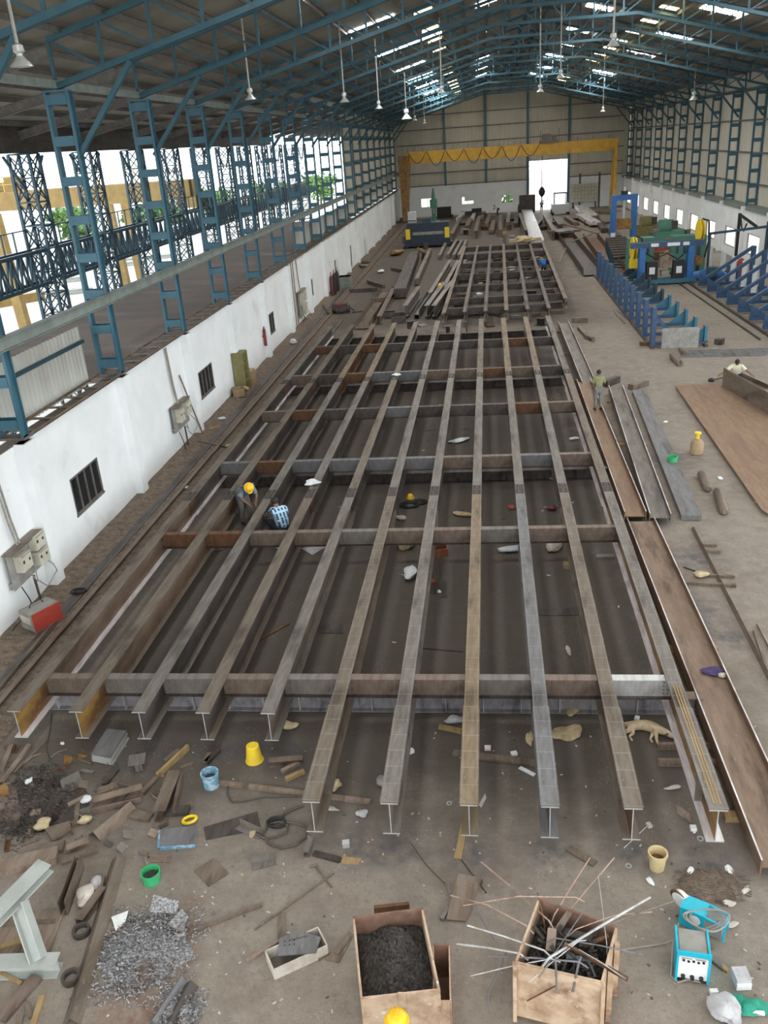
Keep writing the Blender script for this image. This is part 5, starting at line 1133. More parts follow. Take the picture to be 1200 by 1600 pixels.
elec(31.3, 33.1, .95, 1.95, [(-.6,-.1,1.3,1.85), (.2,.75,1.35,1.9)], 'grey switch panel with hanging cables on the white wall, between the first two windows')
elec(57.4, 59.6, .5, 2.2, [(-.7,-.1,1.3,2.1), (.1,.8,1.5,2.2), (.0,.7,.6,1.3)], 'cream switch boxes on the white wall between the third and fourth windows')
for k, (y, lab) in enumerate(((14.9, 'dark conduit at the frame edge on the white wall'), (33.9, 'long thin pole leaning on the white wall beside the second switch panel'), (57.1, 'tall conduit on the white wall before the third window'), (56.5, 'tall conduit on the white wall next to its twin before the fourth window'))):
    solo('wall_pipe', MB().tube([(XL+.35 if k == 1 else XL+.06, y, .06), (XL+.06, y-(.9 if k == 1 else 0), 2.9 if k == 1 else HW)], .035, 8), M['steel_scrap_light'], lab, 'pipe')
q = at(36,978,0); t = thing('welding_box', 'red and grey welding box standing on the soil below the nearest switch panel', 'welding set', (max(q.x, -11.55), q.y, .05), -.5)
MB().box(-.28, .28, -.42, .42, .05, .55).build('casing', M['board'], t); MB().box(.28, .30, -.42, .42, .05, .56).build('red_side', M['red'], t); MB().box(-.22, .2, -.44, -.42, .25, .45).build('label_plate', M['panel'], t)
MB().tube([(-.1,-.2,.55),(-.1,-.15,.66),(-.1,.15,.66),(-.1,.2,.55)], .015, 6).build('handle', M['black'], t)
for x in (-.22, .22): MB().lathe([(.05,-.32),(.05,.32)], 10, (x,0,.05), (0,1,0)).build('wheel_axle', M['black'], t)
MB().tube([(-.2,-.44,.3),(-.35,-.6,.1),(-.2,-.9,.0),(-.3,-1.3,0)], .015, 5).build('cable', M['black'], t)
def coil(px, py, r, th, m, lab, cat='cable', n=4, z=0.0, seed=1):
    q = at(px, py, z); rnd = random.Random(seed); pts = []
    for k in range(n*14): a = 2*PI*k/14; rr_ = r*(1+.18*math.sin(a*.37+seed)+rnd.uniform(-.05,.05)); pts.append((rr_*math.cos(a)+.1*r*math.sin(k*.13), rr_*.8*math.sin(a), th+.006*(k%14)/14+th*1.3*(k//14)*.5))
    return solo('cable_coil', MB().tube(pts, th, 6), M[m], lab, cat, (q.x, q.y, z), smooth=True)
coil(62,955,.22,.02,'black','black cable heap on the soil beside the red welding box', z=.06)
coil(124,925,.18,.018,'black','dark wire tangle on the soil by the nearest pilaster', seed=2, z=.06)
# olive shelf and cartons
t = thing('steel_shelf', 'olive steel shelf cupboard standing against the white wall', 'shelf', (-12.0, 41.0, .05))
MB().box(-.3, -.27, -.35, .45, 0, 1.95).build('back_panel', M['olive'], t); MB().box(-.3, .28, -.38, -.35, 0, 1.95).box(-.3, .28, .45, .48, 0, 1.95).build('side_panel', M['olive'], t)
for z in (.05, .5, .95, 1.4, 1.92): MB().box(-.3, .28, -.35, .45, z, z+.03).build('shelf', M['olive'], t)
t = thing('open_carton', 'open cardboard carton on the soil at the foot of the olive shelf', 'carton', (-11.95, 39.9, .06), .3)
MB().box(-.3,.3,-.3,.3,0,.03).box(-.3,-.27,-.3,.3,0,.4).box(.27,.3,-.3,.3,0,.4).box(-.3,.3,-.3,-.27,0,.4).box(-.3,.3,.27,.3,0,.4).build('carton_body', M['cardboard'], t); MB().plate([(.3,-.3,.4),(.3,.3,.4),(.5,.3,.3),(.5,-.3,.3)], .01).build('flap', M['cardboard'], t)
solo('carton', MB().box(-.25,.25,-.4,.4,0,.7), M['cardboard'], 'brown carton standing just past the olive shelf', 'carton', (-12.0, 42.3, .06))
solo('fire_extinguisher', MB().lathe([(.06,0),(.09,.02),(.09,.9),(.05,1.0),(.03,1.1)], 12, (0,0,0)).box(-.12,0,-.03,.03,.5,.6), M['crimson'], 'red extinguisher hanging on the white wall before the third window', 'extinguisher', (XL+.13, 47.3, .9))
for k in range(5):
    t = thing('gas_cylinder', 'dark red gas cylinder by the wall, %s of the row from the camera' % ORD[k], 'gas cylinder', (-11.85+.1*(k%2), 69.2+.75*k, .05), group='dark red gas cylinders by the wall')
    MB().lathe([(.12,0),(.15,.03),(.15,1.35),(.10,1.55),(.05,1.62)], 14).build('cylinder_body', M['dark_red'] if k % 2 == 0 else M['black'], t, True); MB().lathe([(.03,1.62),(.03,1.78),(.06,1.78),(.06,1.84)], 8).build('valve', M['copper'], t)
t = thing('crate', 'grey green crate on the soil past the gas cylinders', 'crate', (-11.4, 73.6, .05)); MB().box(-.5,.5,-.6,.6,0,.9).build('body', M['rail_green'], t); MB().box(-.53,.53,-.63,.63,.82,.9).build('rim', M['board'], t); MB().box(-.5,.5,-.62,-.6,.35,.45).build('slat', M['board'], t)
q = at(533,489,0); t = thing('welding_cart', 'dark red cable-strewn welding set by the rail before the gap', 'welding set', (q.x, q.y, .0), .6)
MB().box(-.55,.55,-.4,.4,.2,.55).build('casing', M['steel_dark'], t); MB().box(-.45,.3,-.42,.42,.55,.68).build('lid', M['dark_red'], t)
for x in (-.4,.4):
    for y in (-.38,.38): MB().lathe([(.14,-.05),(.14,.05)], 12, (x,y,.14), (0,1,0)).build('wheel', M['black'], t)
MB().tube([(.5,0,.6),(.8,.3,.3),(1.0,-.2,.05),(.6,-.7,.04),(1.3,-.9,.04)], .04, 6).build('cable', M['black'], t)
JUNK = [(347,655,.16,'cloth_white','white rag on the soil before the olive shelf'),(357,697,.13,'cloth_beige','pale scrap of paper by the rail'),(291,762,.10,'cloth_white','white rag by the rail opposite the second window'),(445,537,.30,'cloth_grey','pale sacks on the soil past the third window'),(457,533,.22,'cloth_white','white sack on the soil next to the pale sacks'),(487,447,.4,'cloth_beige','beige heap on the soil past the fourth window'),(553,418,.5,'steel_scrap','brown heap on the soil along the wall'),(568,412,.4,'steel_dark','dark heap on the soil by the far doorway'),(620,398,.9,'steel_orange','orange brown heap beside the rail, far side'),(596,425,.4,'cloth_white','white rag among the brown scrap beside the rail')]
for k, (px, py, r, m, lab) in enumerate(JUNK):
    q = at(px, py, .05); solo('rag' if r < .35 else 'heap', MB().crumple((0,0,0), r, r*.7, r*.35, k+30), M[m], lab, 'rag' if r < .35 else 'heap', (max(q.x, -11.9+r), min(q.y, 120), .04 if q.x < -10.3 else 0), .5*k, smooth=True)
for k, (a, b, w, h, m, lab) in enumerate((((285,672),(300,668),.12,.06,'wood','short wooden batten on the soil by the second switch panel'),((283,690),(330,700),.05,.05,'steel_scrap','rusty bar lying on the soil before the second window'),((55,990),(105,962),.05,.05,'steel_scrap','thin bar on the soil beside the red welding box'),((0,1075),(88,968),.07,.07,'steel_scrap','long rusty bar lying along the crane rail'),((468,478),(474,492),.1,.1,'steel_dark','dark bar leaning by the switch boxes'),((545,455),(590,452),.2,.3,'steel_dark','dark bar on the ground between the rail and the trough'),((520,520),(535,500),.1,.1,'steel_scrap','bar by the dark red welding set'),((580,470),(610,468),.3,.4,'steel_scrap','rusty beam lying across between the rail and the box girder'),((575,440),(600,448),.2,.3,'steel_scrap','rusty offcut between the rail and the box girder'),((612,420),(640,425),.2,.3,'steel_scrap','rusty offcut beside the box girder end'))):
    length('B', a, b, (.05 if a[0] < 480 else .003)+h/2, h, w, m, 'steel_bar', lab)
# ================================================================ the foreground
SG = None
def piece(kind, a, b, w, h, m, lab, z=None, za=None, cat='steel offcut', name='steel_offcut'):
    return length(kind, a, b, (h/2+.004 if kind not in ('L','A') else .004) if z is None else z, h, w, m, name, lab, None, None, cat, za)
def sheet(pts, t, m, lab, z=.004, cat='steel plate', name='steel_plate', zs=None):
    P = [at(p[0], p[1], (zs[i] if zs else z)) for i, p in enumerate(pts)]; c = sum(P, V(0,0,0))/len(P); lo = min(p.z for p in P); c.z = lo
    return solo(name, MB().plate([p-c for p in P], t), M[m], lab, cat, c)
def stack(pts, n, t, m, lab, cat='plate stack', edge=None):
    P = [at(*p, n*t) for p in pts]; c = sum(P, V(0,0,0))/4; c.z = 0; r = random.Random(n); tt = thing('plate_stack', lab, cat, c)
    for k in range(n):
        d = V(r.uniform(-.02,.02), r.uniform(-.03,.03), 0); MB().plate([V(p.x-c.x, p.y-c.y, .002+k*t)+d for p in P], t*.82).build('plate', M[m if k == n-1 or not edge else edge], tt)
    return tt
# --- buckets and cans
def bucket(px, py, r0, r1, h, m, lab, inverted=False, inside=None, handle=True, tilt=0, z=0):
    q = at(px, py, z); t = thing('bucket', lab, 'bucket', (q.x, q.y, z+.003))
    if inverted: prof = [(r1+.015,0),(r1+.015,.02),(r1,.025),(r0,h),(r0-.02,h+.012),(r0*.6,h+.012),(r0*.58,h-.004)]
    else: prof = [(r0,0),(r1,h-.03),(r1+.012,h-.03),(r1+.012,h),(r1-.01,h),(r0-.012,.02)]
    MB().lathe(prof, 28, cap=True).build('bucket_body', M[m], t, True)
    if inverted: MB().lathe([(r0*.45,h-.01),(r0*.45,h+.006),(r0*.15,h+.006)], 20).build('base_ring', M[m], t, True)
    if inside: MB().lathe([(r1-.03,h*.55),(.01,h*.57)], 20).build('contents', M[inside], t)
    if handle and not inverted: MB().tube([((r1+.014)*math.cos(a), (r1+.014)*math.sin(a)*-.5-.02, h-.04-.10*math.sin(a)) for a in [PI*k/10 for k in range(11)]], .006, 5).build('handle', M['cable'], t)
    return t
bucket(398,1188,.125,.165,.36,'bucket_yellow','yellow plastic bucket turned upside down before the fifth long girder', True)
bucket(331,1228,.145,.16,.33,'paint_blue','blue paint-smeared tin standing by the end of a long flat bar', inside='slag')
bucket(238,1376,.15,.15,.20,'paint_green','green tin with a pale torn rim by the metal swarf', inside='slag')
bucket(1026,1356,.115,.145,.33,'bucket_cream','cream bucket with brown water before the tenth long girder', inside='steel_rust')
# --- skips
def skip(rim, h, lab, m):                # an open bin whose four rim corners (front pair, back pair) are given at height h
    P = [at(*p, h) for p in rim]; c = sum(P, V(0,0,0))/4; c.z = 0; P = [V(p.x-c.x, p.y-c.y, 0) for p in P]; t = thing('scrap_bin', lab, 'bin', c)
    FL, FR_, BR, BL = [p*1.0 for p in P]
    def wall(a, b, name, mm, dz=0):
        d = (b-a).normalized(); n = V(-d.y, d.x, 0)*.03
        return MB().prism([(a.x,a.y),(b.x,b.y),(b.x+n.x,b.y+n.y),(a.x+n.x,a.y+n.y)], .04, h+dz).build(name, M[mm], t)
    wall(FL, FR_, 'front_panel', m); wall(FR_, BR, 'side_panel', m, .01); wall(BR, BL, 'back_panel', 'bin_in', .03); wall(BL, FL, 'side_panel', m, .01)
    MB().prism([(p.x,p.y) for p in P], .04, .07).build('bin_floor', M['bin_in'], t)
    for f_ in (.15, .85):
        a, b = FL.lerp(FR_, f_), BL.lerp(BR, f_); MB().bar(a.lerp(b,.08)+V(0,0,.02), a.lerp(b,.92)+V(0,0,.02), .1, .038).build('skid', M['steel_dark'], t)
    return t, P, c
t, P1, c1 = skip([(563,1561),(688,1547),(661,1420),(551,1434)], .92, 'rusty steel bin heaped with black slag at the frame edge', 'bin_tan')
fm = P1[0].lerp(P1[1], .52); MB().box(fm.x-.05, fm.x+.05, fm.y-.02, fm.y-.003, .74, .97).build('lifting_lug', M['bin_tan'], t)
def bil(P, u, v): return P[0].lerp(P[1], u).lerp(P[3].lerp(P[2], u), v)
sl = MB(); n = 44; rs = random.Random(4)
for j in range(n+1):
    for i in range(n+1):
        u, v = i/n*2-1, j/n*2-1; z = .62+.18*(1-u*u)*(1-v*v*.7)+.16*math.exp(-((u-.15)**2+(v-.62)**2)*9)+rs.uniform(-.028,.028)+.03*math.sin(u*7+v*3)*math.sin(v*8)
        q = bil(P1, .04+.92*i/n, .04+.92*j/n); sl.v.append((q.x, q.y, z))
for j in range(n):
    for i in range(n): q = j*(n+1)+i; sl.f.append([q,q+1,q+n+2,q+n+1]); sl.mi.append(0)
o = sl.build('slag_heap', M['slag'], None); o.location = c1; tag(o, 'black lumpy slag heaped in the rusty steel bin', 'slag', None, 'stuff')
HB = 1.08
t, P2, c2 = skip([(804,1504),(942,1536),(965,1449),(841,1404)], HB, 'tan steel bin bristling with scrap rods at the frame edge', 'bin_tan')
for p in P2[:2]: MB().bar((p.x,p.y-.03,.04), (p.x,p.y-.03,HB), .10, .05, (1,0,0)).build('corner_post', M['bin_tan'], t)
for f_ in (.3, .75):
    q = P2[1].lerp(P2[2], f_); MB().bar((q.x+.04,q.y,.05), (q.x+.04,q.y,HB-.05), .07, .07, (1,0,0)).build('side_post', M['bin_tan'], t)
MB().bar(P2[0]+V(0,-.03,HB-.04), P2[1]+V(0,-.03,HB-.04), .05, .08).build('top_rail', M['bin_tan'], t)
fa = P2[0].lerp(P2[1], .42); MB().tube([fa+V(.05,-.06,HB-.2), fa+V(-.3,0,.5)], .012, 6).build('loose_rod', M['steel_rust'], t)
o = MB(); rs = random.Random(8)
for k in range(170):
    q = bil(P2, rs.uniform(.12,.88), rs.uniform(.12,.88)); an = rs.uniform(0,PI); l = rs.uniform(.04,.11); z = rs.uniform(.62,1.0)
    o.bar((q.x-l*math.cos(an),q.y-l*math.sin(an),z), (q.x+l*math.cos(an),q.y+l*math.sin(an),z+rs.uniform(-.15,.15)), rs.uniform(.01,.05), rs.uniform(.01,.03))
b0 = [bil(P2, u, v) for u, v in ((.05,.05),(.95,.05),(.95,.95),(.05,.95))]
o.prism([(p.x,p.y) for p in b0], .08, .72)
oo = o.build('small_scrap', M['slag']); oo.location = c2; tag(oo, 'black tangle of small scrap filling the tan bin under the rods', 'scrap', None, 'stuff')
t2 = thing('narrow_box', 'narrow rusty steel box standing against the side of the slag bin', 'box', (at(690,1520,.62).x, at(690,1520,.62).y, 0), .05)
MB().box(-.11,.11,-.42,-.40,0,.62).build('front_panel', M['bin_tan'], t2); MB().box(-.11,.11,.40,.42,0,.66).build('back_panel', M['bin_in'], t2)
for s in (-1,1): MB().box(s*.11-.008, s*.11+.008, -.42,.42,0,.64).build('side_panel', M['bin_tan'], t2)
MB().box(-.11,.11,-.42,.42,0,.02).build('box_floor', M['bin_in'], t2)
for k, (u, v, L_, an, w, m, lab) in enumerate(((.35,.75,.5,.9,.09,'steel_scrap','brown flat bar leaning in the back of the tan bin'),(.55,.7,.45,-.5,.12,'steel_dark','dark angle in the back of the tan bin'),(.3,.5,.3,1.4,.12,'steel_scrap_light','pale brown plate in the middle of the tan bin'),(.7,.35,.4,-.3,.06,'steel_blue','grey pipe stub near the front of the tan bin'),(.8,.7,.35,.3,.05,'steel_rust','rusty bar in the far corner of the tan bin'))):
    q = bil(P2, u, v)+c2; d_ = V(math.cos(an), math.sin(an), .25)*L_/2; solo('scrap_bar', MB().bar(-d_, d_, w, .02), M[m], lab, 'bar', (q.x, q.y, 1.02))
# rods: (outer end pixel, height), (inner end pixel, height), radius, material, words
RODS = [((752,1347,.55),(858,1439,.80),.012,'rod_pink','rusty rod rising from the tan bin towards the eighth long girder'),((704,1399,.62),(822,1446,.80),.010,'rod_pink','rusty rod lying out over the bin edge, crossing a curved one'),((724,1415,.66),(900,1402,.95),.010,'rod_pink','curved rusty rod across the back of the tan bin'),
 ((730,1446,.70),(850,1485,.78),.012,'steel_cut','shiny flat strip sticking out of the bin on the slag bin side'),((714,1475,.62),(812,1490,.80),.013,'rod_grey','grey rod sticking out low on the slag bin side'),((735,1525,.55),(862,1498,.88),.008,'rod_grey','thin grey rod over the bin front corner'),((763,1494,.72),(905,1503,.90),.013,'steel_blue','dark bar across the front of the bin'),
 ((922,1340,1.05),(866,1430,.75),.010,'rod_pink','rod standing out of the bin towards the ninth long girder'),((960,1340,1.05),(872,1445,.70),.010,'rod_pink','long rod standing out of the bin beside its twin'),((935,1370,.9),(948,1475,.80),.006,'rod_grey','thin bent wire rod at the back corner of the bin'),
 ((1016,1402,1.0),(858,1497,.88),.018,'rod_grey','bright thick rod laid across the whole bin'),((1054,1407,.95),(925,1455,.80),.012,'steel_brown','brown rod reaching out towards the welding machine'),((1018,1425,.8),(900,1452,.82),.008,'rod_pink','curved thin rod reaching out below the brown one'),((1006,1492,.85),(868,1466,.86),.010,'steel_blue','grey rod lying over the far corner of the bin'),
 ((980,1534,.80),(880,1478,.90),.034,'steel_rust','thick rusty bar jutting over the front corner of the bin'),((978,1530,.85),(905,1484,.88),.008,'rod_grey','thin rod along the thick rusty bar'),((842,1528,.90),(912,1424,.88),.008,'steel_blue','grey rod leaning over the bin front'),((826,1535,.75),(905,1470,.95),.008,'rod_grey','thin rod slanting over the bin front edge'),
 ((870,1552,.75),(868,1500,.90),.014,'steel_blue','short pale strip hanging over the bin front'),((895,1550,.75),(905,1502,.90),.016,'steel_blue','pale curled strip hanging over the bin front'),((905,1512,.80),(895,1492,.90),.022,'black','short black pipe at the bin front'),((930,1526,.85),(918,1500,.9),.016,'black','short black pipe beside its twin at the bin front'),((840,1395,.9),(850,1440,.7),.012,'steel_rust','short rusty bar upright at the back corner of the bin')]
for k, ((x0,y0,z0),(x1,y1,z1),r,m,lab) in enumerate(RODS):
    z0, z1 = z0+.22, z1+.28; p, q = at(x0,y0,z0), at(x1,y1,z1); mid = (p+q)/2+V(0,0,.10 if 'curved' in lab else .02); ex = q+(q-p).normalized()*.12+V(0,0,-.10); c = q.copy()
    if r > .03: mb = MB().lbar(p-c, q-c, .07, .05, .01)
    else: mb = MB().tube([p-c, p.lerp(mid,.5)-c, mid-c, mid.lerp(q,.5)-c, q-c, ex-c], r, 6)
    solo('scrap_rod', mb, M[m], lab, 'rod', c)
q = at(800,1515,.0); 
for k, (a_, b_, c_, d_, lab) in enumerate((((743,1420),(790,1490),(760,1570),(762,1571),'dark strip bent down beside the bin, reaching the floor'),)):
    P = [at(740,1415,.55), at(770,1465,.5), at(790,1490,.45), at(778,1520,.3), at(764,1548,.12), at(762,1568,.02)]; c = P[-1].copy(); solo('bent_strip', MB().tube([p-c for p in P], .014, 6), M['steel_blue'], lab, 'strip', c)
# --- turquoise welding sets, cables
q = at(1081,1537,0); t = thing('welding_set', 'turquoise welding power source with a white front panel, nearest the frame edge', 'welding set', (q.x, q.y+.05, .0), math.radians(-8))
MB().box(-.20,.20,-.02,.42,.05,.50).build('casing', M['board'], t)
mb = MB().box(-.225,-.195,-.06,.44,.03,.53).box(.195,.225,-.06,.44,.03,.53).box(-.225,.225,-.06,-.03,.60,.53); mb.build('turquoise_frame', M['teal_welder'], t)
fp = MB().box(-.195,.195,-.04,-.02,.08,.48).build('front_panel', M['white'], t)
for k in range(5): MB().lathe([(.018,0),(.018,.015)], 10, (-.13+.065*k,-.04,.43-.01*(k%2)), (0,-1,0)).build('knob', M['black'], fp)
MB().box(-.16,-.02,-.045,-.04,.455,.475).box(.02,.16,-.045,-.04,.455,.475).build('display', M['board'], fp)
for k in range(3): MB().lathe([(.03,0),(.026,.05)], 12, (-.12+.12*k,-.04,.13), (0,-1,0)).build('socket', M['black'], fp)
MB().box(-.18,.18,0,.40,.50,.515).build('top_cover', M['board'], t)
for s in (-.15,.15): MB().box(s-.04,s+.04,-.02,.42,0,.05).build('foot', M['black'], t)
q = at(1097,1452,0); t = thing('wire_feeder', 'turquoise wire feeder with a handle lying behind the welding power source', 'wire feeder', (q.x, q.y+.05, 0), math.radians(-28))
MB().box(-.30,.06,-.14,.14,.02,.36).build('casing', M['teal_welder'], t); MB().box(.06,.30,-.12,.12,.02,.30).build('drive_case', M['board'], t)
mb = MB().bar((.06,-.13,.34), (.34,-.13,.30), .03, .03).bar((.06,.13,.34), (.34,.13,.30), .03, .03).bar((.34,-.14,.30), (.34,.14,.30), .03, .03).bar((.34,-.13,.3), (.34,-.13,.02), .03, .03, (1,0,0)).bar((.34,.13,.3), (.34,.13,.02), .03, .03, (1,0,0)); mb.build('handle_frame', M['teal_welder'], t)
MB().lathe([(.07,-.15),(.085,-.15),(.085,-.142)], 18, (-.08,0,.22), (0,1,0)).build('badge', M['white'], t)
MB().lathe([(.14,-.05),(.14,.05),(.05,.05)], 20, (-.34,.12,.25), (.4,1,.2)).build('wire_spool', M['white'], t, True); MB().lathe([(.15,-.07),(.15,-.05)], 20, (-.36,.16,.27), (.4,1,.2)).build('spool_cover', M['steel_rust'], t)
c = at(1100,1462,.05)
for k, (r, sd, lab) in enumerate(((.30,1,'grey welding cable coiled round the wire feeder, outermost loop'),(.25,2,'grey welding cable loop lying inside the outer one'),(.20,3,'small grey cable loop between the feeder and the power source'))):
    rnd = random.Random(sd); pts = [(r*(1+.1*math.sin(2*a+sd))*math.cos(a), r*.62*math.sin(a)+.03*k, .40-.06*k+.05*math.sin(a*2+sd)) for a in [2*PI*j/26 for j in range(26)]]
    solo('welding_cable', MB().tube(pts, .014, 7, True), M['cable'], lab, 'cable', (c.x, c.y, 0), smooth=True)
P = [at(1060,1442,.45), at(1052,1470,.3), at(1050,1500,.1), at(1048,1525,.02), at(1060,1535,.02), at(1075,1530,.05), at(1095,1535,.02)]; c = P[-1].copy()
solo('welding_cable', MB().tube([p-c for p in P], .014, 7), M['cable'], 'grey cable hanging down the side of the power source to the floor', 'cable', c, smooth=True)
P = [at(965,1485,.02), at(1000,1480,.016), at(1040,1474,.016), at(1062,1464,.016), at(1070,1475,.016), at(1060,1482,.016)]; c = P[0].copy()
solo('welding_cable', MB().tube([p-c for p in P], .013, 7), M['cable'], 'dark cable on the floor from the tan bin to the wire feeder', 'cable', c, smooth=True)
sheet([(1128,1505),(1140,1515),(1130,1527)], .01, 'wood', 'small orange triangular offcut by the welding set'); piece('B',(1110,1500),(1135,1520),.03,.02,'steel_dark','dark thin bar beside the orange triangular offcut')
q = at(1158,1538,0); t = thing('parcel', 'crumpled white parcel on the floor beside the turquoise welding set', 'parcel', (q.x, q.y, 0), .1); MB().box(-.10,.10,-.08,.14,.002,.18).build('wrapper', M['cloth_grey'], t); MB().box(-.10,.10,-.10,-.08,.01,.12).build('flap', M['white'], t)
sol = [(1115,1552,.05,'white','small pale block on the floor below the welding set'),]
q = at(1115,1552,0); solo('small_block', MB().box(-.055,.055,-.03,.03,.001,.06), M['white'], 'small pale block on the floor below the welding set', 'block', (q.x,q.y,0), .1)
def rag(px, py, rx, ry, h, m, lab, seed, name='rag', cat='rag', rz=0, z=0.0, amp=.35):
    q = at(px, py, z); return solo(name, MB().crumple((0,0,0), rx, ry, h, seed, 22, 12, amp), M[m], lab, cat, (q.x, q.y, z), rz, smooth=True)
rag(1134,1588,.20,.20,.13,'cloth_grey','crumpled grey sack at the frame corner',101,'sack','sack')
rag(1168,1575,.20,.13,.05,'cloth_green','green net cloth beside the grey sack',102,amp=.5)
q = at(1172,1586,0); solo('white_strip', MB().box(-.18,.18,-.02,.02,.002,.05), M['white'], 'white strip lying along the green net cloth', 'strip', (q.x,q.y,.02))
for k, (px,py,m,lab) in enumerate(((1140,1412,'glove','pale glove lying by the wire feeder'),(1145,1446,'glove','pale glove end beside the feeder handle'),(1165,1392,'glove','pale glove pair scraps below the last long girder'),(1078,1362,'white','white scrap beside the cream bucket'),(1140,1360,'white','white scrap below the last long girder'),(1016,1378,'cloth_white','white and blue scrap below the cream bucket'))):
    rag(px, py, .09, .05, .02, m, lab, 110+k, 'glove' if 'glove' in lab else 'scrap_of_paper', 'glove' if 'glove' in lab else 'scrap', .4*k)
hp = MB(); rs = random.Random(6); q0 = at(1110,1385,0)
for k in range(260):
    an, rr_ = rs.uniform(0,2*PI), rs.random()**.6*.55; x, y = rr_*math.cos(an)*1.1, rr_*math.sin(an)*.7; l = rs.uniform(.02,.09); b_ = rs.uniform(0,PI)
    z = .02+.05*max(0,1-rr_/.5); hp.bar((x-l*math.cos(b_),y-l*math.sin(b_)*.5,z), (x+l*math.cos(b_),y+l*math.sin(b_)*.5,z+rs.uniform(-.01,.03)), .012, .008)
hp.ball((0,0,0), .5, .33, .055, 16, 8); oh = hp.build('sweepings', M['steel_scrap']); oh.location = (q0.x,q0.y,0); tag(oh, 'heap of brown sweepings and turnings before the last long girder', 'sweepings', None, 'stuff')
# --- nuts and rings
for k, (px,py,r) in enumerate(((702,1256,.05),(982,1354,.05),(1094,1311,.055))):
    q = at(px,py,0); solo('steel_ring', MB().lathe([(r,.0),(r,.02),(r*.62,.02),(r*.62,0)], 18, cap=False), M['lamp'], ['pale steel ring on the floor before the seventh long girder','pale steel ring on the floor before the tenth long girder','pale steel ring on the floor before the last long girder'][k], 'ring', (q.x,q.y,.002), smooth=True)
# --- things under and between the front girder ends
length('B',(737,1232),(715,1342),.02,.03,.12,'wood','flat_bar','long tan flat bar lying on the floor along the eighth long girder',cat='flat bar')
length('B',(708,1176),(838,1193),.03,.05,.16,'steel_scrap','flat_bar','brown flat bar on the floor across the seventh, eighth and ninth girders',cat='flat bar')
length('B',(686,1135),(722,1143),.04,.07,.10,'wood','timber_block','short timber block on the floor beside the seventh long girder',cat='timber')
rag(712,1128,.22,.10,.06,'cloth_grey','grey wrapped bundle on the floor between the seventh and eighth girders',120,'bundle','bundle')
rag(828,1157,.07,.20,.05,'cloth_beige','torn beige sheet leaning beside the ninth long girder',121)
rag(884,1147,.30,.22,.03,'cloth_beige','crumpled beige paper sack on the floor, between the ninth and tenth girders',122,'paper_sack','sack',.2,amp=.5)
rag(452,1138,.16,.10,.07,'cloth_beige','crumpled beige paper bag beside the fifth long girder end',123,'paper_bag','bag')
rag(527,1230,.09,.13,.08,'cloth_beige','beige rag beside the sixth long girder end',124); rag(600,1226,.15,.15,.08,'board','grey brown lump of paper before the seventh long girder',125,'paper_lump','paper')
for k, (px,py,m,lab) in enumerate(((762,1171,'white','small white box on the floor right behind the flat bar'),(803,1180,'white','small white cup beside the flat bar, between eighth and ninth girders'),(642,1176,'white','white chip on the floor beside the seventh girder'),(350,1112,'cloth_white','white scrap beside the fourth girder'),(995,1125,'white','small grey block at the support girder foot'))):
    q = at(px,py,0); solo('small_box', MB().box(-.06,.06,-.045,.045,.001,.07), M[m], lab.replace('right behind','just behind'), 'box', (q.x,q.y,0), .3*k)
length('B',(812,1199),(835,1211),.02,.02,.08,'cloth_white','cardboard_strip','white flat strip on the floor by the ninth girder',cat='strip')
q = at(757,1243,0); sheet([(748,1258),(758,1240),(760,1247),(752,1262)], .008, 'lamp', 'small bright curled plate beside the eighth girder')
rag(1052,1232,.15,.05,.025,'glove','pale glove on the floor between the tenth and last long girders',126,'glove','glove',.2)
sheet([(1056,1257),(1078,1272),(1080,1287),(1058,1272)], .012, 'steel_scrap_light', 'small square plate on the floor beside the last long girder')
q = at(1083,1296,0); solo('small_fitting', MB().box(-.05,.05,-.05,.05,.001,.06).box(-.02,.02,-.09,-.05,.001,.03), M['white'], 'small white fitting beside the last long girder end', 'fitting', (q.x,q.y,0)); q = at(1014,1291,0); solo('small_block', MB().box(-.04,.04,-.05,.05,.001,.05), M['glove'], 'small pale block before the tenth long girder', 'block', (q.x,q.y,0), .4)
for k, yp in enumerate((1164,1189)): piece('C',(1028,yp),(1142,yp),.07,.14,'steel_scrap_light',['channel packer below the last girder, by the sleeping dog','channel packer below the last girder, nearer the camera of two'][k].replace('nearer the camera of two','farther from the sleeping dog'),cat='packer',name='channel_packer')
sheet([(1103,1125),(1118,1140),(1117,1151),(1101,1139)], .02, 'steel_dark', 'dark plate between the last girder and the long brown plate girder')
q = at(1155,1247,.0); rag(1158,1248,.10,.22,.05,'cloth_white','white plastic scrap against the long brown plate girder',127)
piece('B',(975,1325),(1012,1290),.012,.012,'steel_cut','bright thin rod before the tenth long girder',cat='rod',name='thin_rod'); piece('B',(888,1325),(930,1350),.14,.03,'steel_scrap','brown bent plate before the ninth girder')
